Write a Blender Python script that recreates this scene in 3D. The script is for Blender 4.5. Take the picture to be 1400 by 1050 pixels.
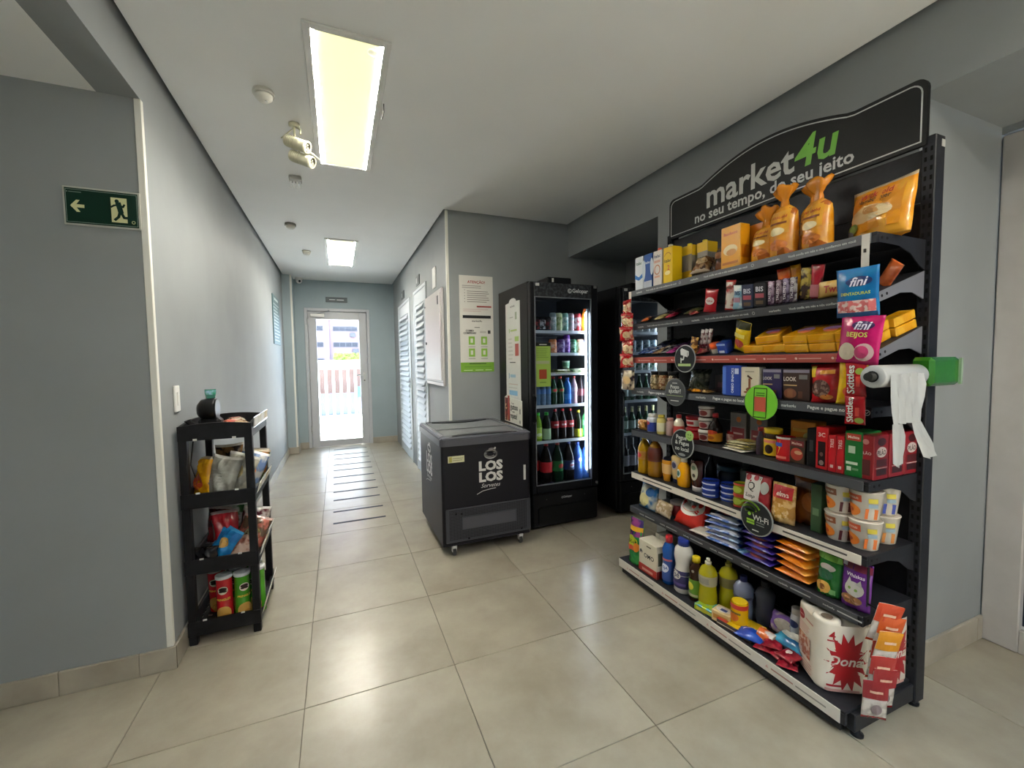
import bpy, bmesh, math, random
from mathutils import Vector, Matrix

random.seed(7)
for o in list(bpy.data.objects):
    bpy.data.objects.remove(o, do_unlink=True)
SC = bpy.context.scene
COL = SC.collection
R = math.radians

# ------------------------------------------------------------------ camera
cam_d = bpy.data.cameras.new('camera')
cam_d.sensor_fit = 'HORIZONTAL'; cam_d.sensor_width = 36.0
cam_d.lens = 578.04 / 1400 * 36.0
cam_d.clip_start = 0.05; cam_d.clip_end = 300
cam = bpy.data.objects.new('camera', cam_d); COL.objects.link(cam)
YAW, PITCH, ROLL, EYE = 0.3901, 0.0543, -0.01493, 1.3433
_f = Vector((math.sin(YAW)*math.cos(PITCH), math.cos(YAW)*math.cos(PITCH), -math.sin(PITCH)))
_r = Vector((math.cos(YAW), -math.sin(YAW), 0)); _u = _r.cross(_f)
_r2 = _r*math.cos(ROLL) + _u*math.sin(ROLL); _u2 = -_r*math.sin(ROLL) + _u*math.cos(ROLL)
_m = Matrix.Identity(4)
for i in range(3):
    _m[i][0] = _r2[i]; _m[i][1] = _u2[i]; _m[i][2] = -_f[i]
_m[2][3] = EYE
cam.matrix_world = _m
SC.camera = cam

# ------------------------------------------------------------------ world, sun, exposure
WORLD_STRENGTH = 17.0
SUN_STRENGTH = 95.0
PANEL_CENTRE, PANEL_EDGE = 1.0, 480.0      # panel light put into thin added edge strips, so the centres stay pale
SC.view_settings.view_transform = 'Standard'
SC.view_settings.look = 'None'
SC.view_settings.gamma = 1.0
SC.view_settings.use_curve_mapping = False
SC.view_settings.exposure = 0.0
wd = bpy.data.worlds.new('daylight'); SC.world = wd; wd.use_nodes = True
wbg = wd.node_tree.nodes['Background']
wbg.inputs['Color'].default_value = (0.52, 0.76, 1.0, 1); wbg.inputs['Strength'].default_value = WORLD_STRENGTH
sun_d = bpy.data.lights.new('sun', 'SUN'); sun_d.energy = SUN_STRENGTH; sun_d.angle = R(1.0); sun_d.color = (1, 0.98, 0.95)
sun = bpy.data.objects.new('sun', sun_d); COL.objects.link(sun)
sun.rotation_euler = Vector((0.5, -0.16, -1.0)).to_track_quat('-Z', 'Y').to_euler()
sun.location = (-6, 14, 20)

# ------------------------------------------------------------------ materials
def lin(c):
    return c/12.92 if c <= 0.04045 else ((c+0.055)/1.055)**2.4
def hx(s):
    s = s.lstrip('#'); return tuple(lin(int(s[i:i+2], 16)/255) for i in (0, 2, 4))
def rgba(c):
    c = hx(c) if isinstance(c, str) else c
    return (c[0], c[1], c[2], 1)
_mats = {}
def mat(c, rough=0.5, metal=0.0, emit=0.0, coat=0.0, trans=0.0):
    k = ('p', c, rough, metal, emit, coat, trans)
    if k in _mats: return _mats[k]
    m = bpy.data.materials.new('plain_%d' % len(_mats)); m.use_nodes = True
    b = m.node_tree.nodes['Principled BSDF']
    b.inputs['Base Color'].default_value = rgba(c); b.inputs['Roughness'].default_value = rough
    b.inputs['Metallic'].default_value = metal; b.inputs['Coat Weight'].default_value = coat
    b.inputs['Transmission Weight'].default_value = trans
    if max(rgba(c)[:3]) < 0.03: b.inputs['Specular IOR Level'].default_value = 0.22
    if emit:
        b.inputs['Emission Color'].default_value = rgba(c); b.inputs['Emission Strength'].default_value = emit
    _mats[k] = m; return m
def noisy(c1, c2, scale=20, rough=0.5, lo=0.35, hi=0.65, detail=4, bump=0.0, c3=None, coords='Object', metal=0.0, stretch=None, coat=0.0, bscale=None):
    """two or three colours mixed by noise: paint grain, stone, printed film"""
    k = ('n', c1, c2, scale, rough, lo, hi, detail, bump, c3, coords, metal, stretch, coat, bscale)
    if k in _mats: return _mats[k]
    m = bpy.data.materials.new('noisy_%d' % len(_mats)); m.use_nodes = True
    nt = m.node_tree; N = nt.nodes; L = nt.links
    b = N['Principled BSDF']; b.inputs['Roughness'].default_value = rough; b.inputs['Metallic'].default_value = metal
    b.inputs['Coat Weight'].default_value = coat
    if max(rgba(c1)[:3]) < 0.03: b.inputs['Specular IOR Level'].default_value = 0.22
    tc = N.new('ShaderNodeTexCoord'); src = tc.outputs['Object']
    if coords == 'World':
        g = N.new('ShaderNodeNewGeometry'); src = g.outputs['Position']
    if stretch:
        mp = N.new('ShaderNodeMapping'); mp.inputs['Scale'].default_value = stretch
        L.new(src, mp.inputs['Vector']); src = mp.outputs['Vector']
    n = N.new('ShaderNodeTexNoise'); n.inputs['Scale'].default_value = scale; n.inputs['Detail'].default_value = detail
    L.new(src, n.inputs['Vector'])
    r = N.new('ShaderNodeValToRGB'); e = r.color_ramp.elements
    e[0].position = lo; e[0].color = rgba(c1); e[1].position = hi; e[1].color = rgba(c2)
    if c3:
        q = e.new((lo+hi)/2 + 0.08); q.color = rgba(c3)
    L.new(n.outputs['Fac'], r.inputs['Fac']); L.new(r.outputs['Color'], b.inputs['Base Color'])
    if bump:
        bp = N.new('ShaderNodeBump'); bp.inputs['Strength'].default_value = bump; bp.inputs['Distance'].default_value = 0.004
        n2 = N.new('ShaderNodeTexNoise'); n2.inputs['Scale'].default_value = bscale or scale*6; n2.inputs['Detail'].default_value = 3; L.new(src, n2.inputs['Vector'])
        L.new(n2.outputs['Fac'], bp.inputs['Height']); L.new(bp.outputs['Normal'], b.inputs['Normal'])
    _mats[k] = m; return m
def film(c1, c2=None, scale=26, c3=None, rough=0.22):
    """glossy printed plastic film"""
    return noisy(c1, c2 or c1, scale, rough, 0.47, 0.56, 2, c3=c3, coat=0.3, bump=0.75, bscale=34)
def glass(tint='#ffffff', refl=0.10):
    k = ('g', tint, refl)
    if k in _mats: return _mats[k]
    m = bpy.data.materials.new('glass_%d' % len(_mats)); m.use_nodes = True
    nt = m.node_tree; N = nt.nodes; L = nt.links
    N.remove(N['Principled BSDF']); out = N['Material Output']
    t = N.new('ShaderNodeBsdfTransparent'); t.inputs['Color'].default_value = rgba(tint)
    g = N.new('ShaderNodeBsdfGlossy'); g.inputs['Roughness'].default_value = 0.03
    fr = N.new('ShaderNodeFresnel'); fr.inputs['IOR'].default_value = 1.0 + refl*4
    mx = N.new('ShaderNodeMixShader')
    L.new(fr.outputs['Fac'], mx.inputs['Fac']); L.new(t.outputs[0], mx.inputs[1]); L.new(g.outputs[0], mx.inputs[2])
    L.new(mx.outputs[0], out.inputs['Surface'])
    _mats[k] = m; return m
def pale_sheen_glass():  # pale diffuse mixed in stands for the lit wall's reflection on the lids
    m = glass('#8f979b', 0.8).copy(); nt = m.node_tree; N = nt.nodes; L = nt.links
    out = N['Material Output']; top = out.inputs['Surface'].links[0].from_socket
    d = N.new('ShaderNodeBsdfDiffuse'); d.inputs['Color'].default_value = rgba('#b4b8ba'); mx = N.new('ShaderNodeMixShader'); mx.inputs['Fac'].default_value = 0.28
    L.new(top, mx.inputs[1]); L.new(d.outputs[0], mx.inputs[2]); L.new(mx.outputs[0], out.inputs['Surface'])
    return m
def tile_mat():
    m = bpy.data.materials.new('floor_porcelain'); m.use_nodes = True
    nt = m.node_tree; N = nt.nodes; L = nt.links; b = N['Principled BSDF']
    b.inputs['Coat Weight'].default_value = 0.4; b.inputs['Coat Roughness'].default_value = 0.2
    g = N.new('ShaderNodeNewGeometry'); oi = N.new('ShaderNodeObjectInfo')
    ad = N.new('ShaderNodeVectorMath'); ad.operation = 'ADD'
    mu = N.new('ShaderNodeVectorMath'); mu.operation = 'SCALE'; mu.inputs[0].default_value = (9, 5, 3)
    L.new(oi.outputs['Random'], mu.inputs['Scale']); L.new(g.outputs['Position'], ad.inputs[0]); L.new(mu.outputs[0], ad.inputs[1])
    n = N.new('ShaderNodeTexNoise'); n.inputs['Scale'].default_value = 3.2; n.inputs['Detail'].default_value = 8; n.inputs['Roughness'].default_value = 0.62
    L.new(ad.outputs[0], n.inputs['Vector'])
    r = N.new('ShaderNodeValToRGB'); e = r.color_ramp.elements
    e[0].position = 0.3; e[0].color = rgba('#8a8272'); e[1].position = 0.72; e[1].color = rgba('#a59f8f')
    L.new(n.outputs['Fac'], r.inputs['Fac']); L.new(r.outputs['Color'], b.inputs['Base Color'])
    mr = N.new('ShaderNodeMapRange'); mr.inputs['To Min'].default_value = 0.28; mr.inputs['To Max'].default_value = 0.42
    L.new(n.outputs['Fac'], mr.inputs['Value']); L.new(mr.outputs[0], b.inputs['Roughness'])
    return m
WALL = noisy('#8b8f90', '#919596', 3, 0.62, 0.3, 0.7, 3, bump=0.04, coords='World')
CEIL = noisy('#eeeeec', '#f2f2f0', 2, 0.85, 0.3, 0.7, 3, coords='World')
BEAD = mat('#e6e4da', 0.45)
TILE = tile_mat()
SKIRT = noisy('#938b7d', '#aea798', 5, 0.35, 0.3, 0.7, 6, coords='World')
GROUT = mat('#6e675a', 0.9)
BLK = mat('#17181b', 0.42)
BLKM = noisy('#1b1c20', '#202126', 60, 0.48, bump=0.02)
WHITE = mat('#eceae4', 0.45)
ALU = mat('#bcbdc0', 0.35)
WALL_DAYLIT = noisy('#98a6ab', '#9eacb1', 3, 0.62, 0.3, 0.7, 3, bump=0.04, coords='World')  # lighter, bluer wall copy: corridor daylight put into the colour
STEEL = mat('#b9bcc0', 0.3, 0.9)

# ------------------------------------------------------------------ mesh builder
class MB:
    def __init__(s):
        s.v = []; s.f = []; s.m = []; s.sm = []; s.mats = []
    def mi(s, m):
        if m not in s.mats: s.mats.append(m)
        return s.mats.index(m)
    def face(s, idx, m, smooth=False):
        s.f.append(idx); s.m.append(s.mi(m)); s.sm.append(smooth)
    def poly(s, pts, m, smooth=False):
        n = len(s.v); s.v += [tuple(p) for p in pts]; s.face(list(range(n, n+len(pts))), m, smooth)
    def box(s, x0, x1, y0, y1, z0, z1, m, c=0.0):
        if x0 > x1: x0, x1 = x1, x0
        if y0 > y1: y0, y1 = y1, y0
        if z0 > z1: z0, z1 = z1, z0
        n = len(s.v)
        if c <= 0:
            s.v += [(x, y, z) for z in (z0, z1) for y in (y0, y1) for x in (x0, x1)]
            for q in ((0, 2, 3, 1), (4, 5, 7, 6), (0, 1, 5, 4), (2, 6, 7, 3), (0, 4, 6, 2), (1, 3, 7, 5)):
                s.face([n+i for i in q], m)
            return s
        c = min(c, (x1-x0)*.45, (y1-y0)*.45, (z1-z0)*.45)
        idx = {}
        X = (x0, x1); Y = (y0, y1); Z = (z0, z1)
        for i in (0, 1):
            for j in (0, 1):
                for k in (0, 1):
                    sx = c if i == 0 else -c; sy = c if j == 0 else -c; sz = c if k == 0 else -c
                    for a, p in (('x', (X[i], Y[j]+sy, Z[k]+sz)), ('y', (X[i]+sx, Y[j], Z[k]+sz)), ('z', (X[i]+sx, Y[j]+sy, Z[k]))):
                        idx[(a, i, j, k)] = len(s.v); s.v.append(p)
        g = lambda *t: [idx[q] for q in t]
        for i in (0, 1):
            q = g(('x', i, 0, 0), ('x', i, 1, 0), ('x', i, 1, 1), ('x', i, 0, 1)); s.face(q if i else q[::-1], m)
            q = g(('y', 0, i, 0), ('y', 1, i, 0), ('y', 1, i, 1), ('y', 0, i, 1)); s.face(q[::-1] if i else q, m)
            q = g(('z', 0, 0, i), ('z', 1, 0, i), ('z', 1, 1, i), ('z', 0, 1, i)); s.face(q if i else q[::-1], m)
        for i in (0, 1):
            for j in (0, 1):
                q = g(('x', i, j, 0), ('x', i, j, 1), ('y', i, j, 1), ('y', i, j, 0)); s.face(q if i == j else q[::-1], m)
                q = g(('x', i, 0, j), ('z', i, 0, j), ('z', i, 1, j), ('x', i, 1, j)); s.face(q if i == j else q[::-1], m)
                q = g(('y', 0, i, j), ('y', 1, i, j), ('z', 1, i, j), ('z', 0, i, j)); s.face(q if i == j else q[::-1], m)
                for k in (0, 1):
                    q = g(('x', i, j, k), ('y', i, j, k), ('z', i, j, k)); s.face(q if (i+j+k) % 2 else q[::-1], m)
        return s
    def lathe(s, prof, m, seg=20, cx=0, cy=0, axis='z', cap=True, smooth=True, org=None):
        """prof: (radius, height) pairs; axis z, y or x through (cx, cy) or org"""
        n = len(s.v); o = Vector(org) if org else Vector((cx, cy, 0))
        for r, h in prof:
            for k in range(seg):
                a = 2*math.pi*k/seg; p = (r*math.cos(a), r*math.sin(a), h)
                if axis == 'y': p = (p[0], h, -p[1])
                elif axis == 'x': p = (h, p[0], p[1])
                s.v.append(tuple(o+Vector(p)))
        for i in range(len(prof)-1):
            for k in range(seg):
                k2 = (k+1) % seg
                s.face([n+i*seg+k, n+i*seg+k2, n+(i+1)*seg+k2, n+(i+1)*seg+k], m, smooth)
        if cap:
            if prof[0][0] > 1e-5: s.face([n+k for k in range(seg)][::-1], m)
            if prof[-1][0] > 1e-5: s.face([n+(len(prof)-1)*seg+k for k in range(seg)], m)
        return s
    def tube(s, pts, r, m, seg=8, cap=True):
        pts = [Vector(p) for p in pts]; n = len(s.v); up = Vector((0, 0, 1))
        for i, p in enumerate(pts):
            d = (pts[min(i+1, len(pts)-1)]-pts[max(i-1, 0)]).normalized()
            a = d.cross(up)
            if a.length < 1e-3: a = d.cross(Vector((1, 0, 0)))
            a.normalize(); b = d.cross(a)
            for k in range(seg):
                t = 2*math.pi*k/seg; s.v.append(tuple(p + (a*math.cos(t)+b*math.sin(t))*r))
        for i in range(len(pts)-1):
            for k in range(seg):
                k2 = (k+1) % seg
                s.face([n+i*seg+k, n+(i+1)*seg+k, n+(i+1)*seg+k2, n+i*seg+k2], m, True)
        if cap:
            s.face([n+k for k in range(seg)], m); s.face([n+(len(pts)-1)*seg+k for k in range(seg)][::-1], m)
        return s
    def slab(s, pts, off, m, m_side=None):
        """closed outline (3d, flat) extruded by the vector off"""
        n = len(s.v); k = len(pts); off = Vector(off)
        s.v += [tuple(p) for p in pts] + [tuple(Vector(p)+off) for p in pts]
        s.face(list(range(n, n+k)), m); s.face([n+k+i for i in range(k)][::-1], m)
        for i in range(k):
            j = (i+1) % k; s.face([n+i, n+k+i, n+k+j, n+j], m_side or m)
        return s
    def build(s, name, parent=None, M=None):
        me = bpy.data.meshes.new(name); me.from_pydata(s.v, [], s.f)
        for m in s.mats: me.materials.append(m)
        me.polygons.foreach_set('material_index', s.m); me.polygons.foreach_set('use_smooth', s.sm)
        me.update()
        return link(name, me, parent, M)
def link(name, me, parent=None, M=None):
    o = bpy.data.objects.new(name, me); COL.objects.link(o)
    if parent: o.parent = parent
    if M is not None: o.matrix_local = M
    return o
def tag(o, label=None, cat=None, group=None, kind=None):
    if label: o['label'] = label
    if cat: o['category'] = cat
    if group: o['group'] = group
    if kind: o['kind'] = kind
    return o
def empty(name, label, cat, loc=(0, 0, 0), group=None, M=None):
    o = bpy.data.objects.new(name, None); COL.objects.link(o); o.empty_display_size = 0.05
    o.matrix_world = M if M is not None else Matrix.Translation(loc)
    return tag(o, label, cat, group)
def struct(name, mb, parent=None, label=None):
    o = mb.build(name, parent)
    if not parent: o['kind'] = 'structure'
    if label: o['label'] = label
    return o
T = Matrix.Translation
def RX(a): return Matrix.Rotation(R(a), 4, 'X')
def RY(a): return Matrix.Rotation(R(a), 4, 'Y')
def RZ(a): return Matrix.Rotation(R(a), 4, 'Z')

# ------------------------------------------------------------------ lettering and print
_tc = {}
def text_geo(s, bold=0.0, shear=0.0, space=1.0):
    k = (s, bold, shear, space)
    if k in _tc: return _tc[k]
    cu = bpy.data.curves.new('t', 'FONT'); cu.body = s; cu.offset = bold; cu.shear = shear; cu.space_character = space
    cu.align_x = 'CENTER'; cu.align_y = 'CENTER'; cu.resolution_u = 2; cu.space_line = 0.9
    ob = bpy.data.objects.new('t', cu); me = bpy.data.meshes.new_from_object(ob)
    v = [tuple(p.co) for p in me.vertices]; f = [list(p.vertices) for p in me.polygons]
    bpy.data.objects.remove(ob); bpy.data.meshes.remove(me); bpy.data.curves.remove(cu)
    if v:
        x0 = min(p[0] for p in v); x1 = max(p[0] for p in v); y0 = min(p[1] for p in v); y1 = max(p[1] for p in v)
        v = [(p[0]-(x0+x1)/2, p[1]-(y0+y1)/2) for p in v]; w, h = x1-x0, y1-y0
    else: w = h = 1
    _tc[k] = (v, f, w, h); return _tc[k]
def decor(parent, surf, w, h, spec, name='print', rough=0.35):
    """flat print on a surface; surf(x, z, lift) gives the 3d point. Entries (u across -.5..+.5, v up 0..1):
    ('r',u0,u1,v0,v1,col) ('e',u,v,ru,rv,col) ('t',text,u,v,width_fraction,col[,opts]) ('l',[(u,v)..],thickness/h,col[,closed]) ('p',[(u,v)..],col)"""
    b = MB(); lift = 0.0006
    for q in spec:
        k = q[0]
        if k == 'r':
            m = mat(q[5], rough) if isinstance(q[5], (str, tuple)) else q[5]; n = len(b.v); nu = nv = 6
            for j in range(nv+1):
                for i in range(nu+1):
                    b.v.append(tuple(surf((q[1]+(q[2]-q[1])*i/nu)*w, (q[3]+(q[4]-q[3])*j/nv)*h, lift)))
            for j in range(nv):
                for i in range(nu):
                    a = n+j*(nu+1)+i; b.face([a, a+1, a+nu+2, a+nu+1], m)
        elif k == 'e':
            m = mat(q[5], rough) if isinstance(q[5], (str, tuple)) else q[5]; n = len(b.v); S = 22
            b.v.append(tuple(surf(q[1]*w, q[2]*h, lift)))
            for ring in (0.5, 1.0):
                for i in range(S):
                    a = 2*math.pi*i/S
                    b.v.append(tuple(surf((q[1]+q[3]*ring*math.cos(a))*w, (q[2]+q[4]*ring*math.sin(a))*h, lift)))
            for i in range(S):
                j = (i+1) % S; b.face([n, n+1+i, n+1+j], m); b.face([n+1+i, n+1+S+i, n+1+S+j, n+1+j], m)
        elif k == 't':
            o = q[6] if len(q) > 6 else {}
            m = mat(q[5], rough)
            V, F, tw, th = text_geo(q[1], (o.get('bold', 0.012) if o.get('force') else min(o.get('bold', 0.012), 0.02)), o.get('shear', 0), o.get('space', 1.0))
            sc = q[4]*w/tw; sy = sc*o.get('tall', 1.0); ca, sa = math.cos(R(o.get('rot', 0))), math.sin(R(o.get('rot', 0)))
            if o.get('rot', 0) % 180 == 90: sc = q[4]*h/tw; sy = sc*o.get('tall', 1.0)
            n = len(b.v)
            for x, z in V:
                X, Z = x*sc, z*sy
                b.v.append(tuple(surf(q[2]*w+X*ca-Z*sa, q[3]*h+X*sa+Z*ca, lift)))
            for f in F: b.face([n+i for i in f], m)
        elif k == 'l':
            m = mat(q[3], rough); P = [Vector((u*w, v*h)) for u, v in q[1]]; t = q[2]*h/2
            if len(q) > 4 and q[4]: P.append(P[0])
            for i in range(len(P)-1):
                d = P[i+1]-P[i]
                if d.length < 1e-6: continue
                d.normalize(); nn = Vector((-d.y, d.x))*t; e = d*t*0.6
                A, B = P[i]-e, P[i+1]+e
                b.poly([surf(p.x, p.y, lift) for p in (A-nn, B-nn, B+nn, A+nn)], m)
        elif k == 'p':
            m = mat(q[2], rough)
            if len(q[1]) <= 12: b.poly([surf(u*w, v*h, lift) for u, v in q[1]], m)
            else:                                          # star-shaped outline: rings that follow a curved surface
                P = q[1]; n = len(b.v); S = len(P); cu = sum(p[0] for p in P)/S; cv = sum(p[1] for p in P)/S
                b.v.append(tuple(surf(cu*w, cv*h, lift)))
                for k_ in range(1, 6):
                    for u, v in P: b.v.append(tuple(surf((cu+(u-cu)*k_/5)*w, (cv+(v-cv)*k_/5)*h, lift)))
                for i in range(S):
                    j = (i+1) % S; b.face([n, n+1+i, n+1+j], m)
                    for k_ in range(4): b.face([n+1+k_*S+i, n+1+(k_+1)*S+i, n+1+(k_+1)*S+j, n+1+k_*S+j], m)
        lift += 0.00025
    return b.build(name, parent)
def flat(y=0.0):
    return lambda x, z, e: (x, y-e, z)
def arc(u, v, ru, rv, a0, a1, n=14):
    return [(u+ru*math.cos(R(a0+(a1-a0)*i/n)), v+rv*math.sin(R(a0+(a1-a0)*i/n))) for i in range(n+1)]
def lines(u0, u1, v0, v1, n, col, thick=0.35, ragged=True, seed=1):
    """rows of print too small to read"""
    rnd = random.Random(seed); out = []; st = (v1-v0)/n
    for i in range(n):
        v = v1-st*(i+0.5); e = u1-(u1-u0)*(rnd.random()*0.35 if ragged else 0)
        out.append(('r', u0, e, v-st*thick/2, v+st*thick/2, col))
    return out

# ================================================================== SETTING
XL, XC, YB, YW, ZC = -0.72, 0.91, 7.41, 3.68, 2.66      # left wall, corridor right wall, end wall, fridge wall, ceiling
XB, ZS = 2.13, 2.35                                       # beam face and soffit on the right
YR = 2.26                                                 # wall that faces the room on the left
# ---- floor: slab and its tiles
fl = MB(); fl.box(-3.5, 2.82, -3.0, 3.68, -0.12, -0.006, GROUT); fl.box(-0.9, 1.0, 3.68, 7.6, -0.12, -0.006, GROUT)
floor = struct('floor', fl, label='beige grey porcelain floor in large square tiles')
GX, GY, TS, J = -0.1653, 1.777, 0.6, 0.0016
_tm = {}
for i in range(-6, 6):
    for j in range(-9, 11):
        x0, x1, y0, y1 = GX+i*TS, GX+(i+1)*TS, GY+j*TS, GY+(j+1)*TS
        x0 = max(x0, -3.5); x1 = min(x1, 2.82); y0 = max(y0, -3.0); y1 = min(y1, 7.46)
        if (y0+y1)/2 > YR: x0 = max(x0, XL-0.03)
        if y0 > YW-0.1: x1 = min(x1, XC+0.03)
        if x1 < XL+0.01: y1 = min(y1, YR+0.02)
        if x1-x0 < 0.03 or y1-y0 < 0.03: continue
        k = (round(x1-x0, 3), round(y1-y0, 3))
        if k not in _tm:
            b = MB(); b.box(J, k[0]-J, J, k[1]-J, -0.006, 0, TILE, 0.0012)
            o = b.build('tile', floor, T((x0, y0, 0))); _tm[k] = o.data
        else:
            link('tile', _tm[k], floor, T((x0, y0, 0)))
# ---- ceiling with its shadow gap
c = MB()
SX0, SX1, SY0, SY1 = -0.6, 1.1, -2.5, -0.8        # added rooflight out of view, brings bounced light to the ceiling
c.box(XL+0.02, SX0, -3.0, YW-0.02, ZC, ZC+0.02, CEIL); c.box(SX1, XB-0.02, -3.0, YW-0.02, ZC, ZC+0.02, CEIL)
c.box(SX0, SX1, -3.0, SY0, ZC, ZC+0.02, CEIL); c.box(SX0, SX1, SY1, YW-0.02, ZC, ZC+0.02, CEIL)
c.box(XL+0.02, XC-0.02, YW-0.02, YB-0.005, ZC, ZC+0.02, CEIL)
DKC = mat('#4a4c4d', 0.8)
c.box(-3.6, SX0, -3.1, 7.6, 2.74, 2.80, DKC); c.box(SX1, 2.95, -3.1, 7.6, 2.74, 2.80, DKC); c.box(SX0, SX1, -3.1, SY0, 2.74, 2.80, DKC); c.box(SX0, SX1, SY1, 7.6, 2.74, 2.80, DKC)
struct('ceiling', c, label='white plaster ceiling with a shadow gap along the walls')
b = MB(); b.box(SX0-0.02, SX0, SY0, SY1, ZC+0.001, 2.82, CEIL); b.box(SX1, SX1+0.02, SY0, SY1, ZC+0.001, 2.82, CEIL); b.box(SX0, SX1, SY0-0.02, SY0, ZC+0.001, 2.82, CEIL); b.box(SX0, SX1, SY1, SY1+0.02, ZC+0.001, 2.82, CEIL)
sk = struct('added_rooflight', b, label='added square rooflight, unseen, in the ceiling behind the camera')
b = MB(); b.box(SX0, SX1, SY0, SY1, 2.80, 2.806, glass()); b.build('pane', sk)
c = MB(); c.box(-3.5, -0.86, -3.0, YR, 2.45, 2.5, CEIL); struct('ceiling', c, label='lowered white ceiling of the side hall')
# ---- walls
def wall(name, label, *boxes, m=None):
    b = MB()
    for q in boxes: b.box(*q, m or WALL)
    return struct(name, b, label=label)
wall('wall_left', 'long pale grey corridor wall on the left', (-0.9, XL, YR+0.14, 7.55, 0, 2.74))
wall('wall_left', 'shaded grey wall under the exit sign', (-3.5, XL, YR, YR+0.14, 0, 2.74))
wall('trim_1', 'grey beam above the side hall opening', (-0.86, XL, -3.0, YR, 2.45, 2.74))
DX0, DX1, DZ = -0.46, 0.51, 2.225
wall('wall_back', 'corridor end wall around the glass door, blue daylight put into its grey',
     (XL, DX0, YB, YB+0.14, 0, 2.74), (DX1, 1.1, YB, YB+0.14, 0, 2.74), (DX0, DX1, YB, YB+0.14, DZ, 2.74), m=WALL_DAYLIT)
wall('wall_right', 'grey corridor wall with louvred doors', (XC, 1.1, YW+0.14, YB, 0, 2.74))
wall('wall_center', 'grey wall behind the freezer and the fridges', (XC, 2.95, YW, YW+0.14, 0, 2.74))
wall('wall_right', 'grey wall block behind the shelving', (XB, 2.95, 0.96, 2.42, 0, ZS))
wall('wall_right', 'grey wall beside the second fridge', (2.82, 2.95, 2.42, YW, 0, ZS))
wall('trim_2', 'grey dropped beam over the shelving', (XB, 2.95, -3.0, YW, ZS, 2.74))
wall('wall_right', 'grey wall with the side door', (2.78, 2.95, -3.0, -0.35, 0, ZS), (2.78, 2.95, -0.35, 0.96, 2.32, ZS))
wall('wall_front', 'grey wall behind the camera', (-3.6, 2.95, -3.12, -3.0, 0, 2.74))
wall('trim_3', 'grey pilaster in the corridor corner', (XL, -0.59, 7.06, YB, 0, 2.74), m=WALL_DAYLIT)
wall('wall_side', 'grey end wall of the side hall', (-3.62, -3.5, -3.0, YR+0.14, 0, 2.74))
# corner beads
def bead(n, x0, x1, y0, y1, z0, z1):
    b = MB(); b.box(x0, x1, y0, y1, z0, z1, BEAD, 0.002); struct(n, b, label='pale metal corner bead')
bead('trim_4', XL-0.022, XL+0.003, YR-0.003, YR+0.02, 0.1, 2.45)
bead('trim_5', XC-0.003, XC+0.02, YW-0.003, YW+0.018, 0.1, ZC-0.0)
bead('trim_6', -0.612, -0.587, 7.057, 7.08, 0.1, ZC)
# baseboards in tile pieces
def skirting(name, label, runs):
    root = MB()
    parts = []
    for (ax, a, b0, b1, side, h) in runs:
        p = b0
        while p < b1-0.001:
            q = min(p+TS, b1); parts.append((ax, a, p+0.001, q-0.001, side, h)); p = q
    bb = MB()
    for (ax, a, b0, b1, side, h) in runs:
        t = 0.008
        if ax == 'x': bb.box(b0, b1, a, a+side*t, 0, h-0.002, GROUT)
        else: bb.box(a, a+side*t, b0, b1, 0, h-0.002, GROUT)
    o = struct(name, bb, label=label)
    for (ax, a, b0, b1, side, h) in parts:
        m = MB()
        if ax == 'x': m.box(b0, b1, a, a+side*0.013, 0, h, SKIRT, 0.002)
        else: m.box(a, a+side*0.013, b0, b1, 0, h, SKIRT, 0.002)
        m.build('tile', o)
skirting('baseboard_left', 'beige tile baseboard under the exit sign wall and along the corridor',
         [('x', YR, -3.5, -0.838, -1, 0.1), ('x', YR, -0.838, XL+0.013, -1, 0.1), ('y', XL, YR, 7.06, 1, 0.1)])
skirting('baseboard_back', 'beige tile baseboard of the end wall and pilaster', [('x', 7.06, XL+0.013, -0.577, -1, 0.1), ('y', -0.59, 7.06, YB, 1, 0.1), ('x', YB, -0.577, DX0, -1, 0.1), ('x', YB, DX1, XC, -1, 0.1)])
skirting('baseboard_right', 'beige tile baseboard on the grey wall right of the shelving', [('x', 0.96, 2.13, 2.78, -1, 0.11)])

# ---- door_1: aluminium glass door at the end
d = MB()
for (a, b_) in ((DX0, DX0+0.045), (DX1-0.045, DX1)): d.box(a, b_, YB-0.012, YB+0.1, 0, DZ, ALU, 0.004)
d.box(DX0+0.045, DX1-0.045, YB-0.012, YB+0.1, DZ-0.045, DZ, ALU, 0.004)
d.box(DX0+0.04, DX0+0.075, YB+0.065, YB+0.1, 0, DZ-0.02, ALU); d.box(DX1-0.075, DX1-0.04, YB+0.065, YB+0.1, 0, DZ-0.02, ALU); d.box(DX0+0.075, DX1-0.075, YB+0.065, YB+0.1, DZ-0.075, DZ-0.02, ALU)
door1 = struct('door_1', d, label='white aluminium framed glass door to the yard')
lf = MB(); lx0, lx1, ly0, ly1, lz1 = DX0+0.05, DX1-0.05, YB+0.015, YB+0.06, DZ-0.05
lf.box(lx0, lx0+0.115, ly0, ly1, 0.008, lz1, ALU, 0.004); lf.box(lx1-0.115, lx1, ly0, ly1, 0.008, lz1, ALU, 0.004)
lf.box(lx0+0.115, lx1-0.115, ly0, ly1, 0.008, 0.105, ALU, 0.004); lf.box(lx0+0.115, lx1-0.115, ly0, ly1, 2.055, lz1, ALU, 0.004)
leaf = lf.build('leaf', door1)
b = MB(); b.box(lx0+0.11, lx1-0.11, ly0+0.018, ly0+0.024, 0.1, 2.06, glass()); b.build('pane', leaf)
b = MB(); b.box(lx1-0.075, lx1-0.035, ly0-0.012, ly0, 1.03, 1.2, mat('#c9c9c6', 0.3), 0.004)
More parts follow.
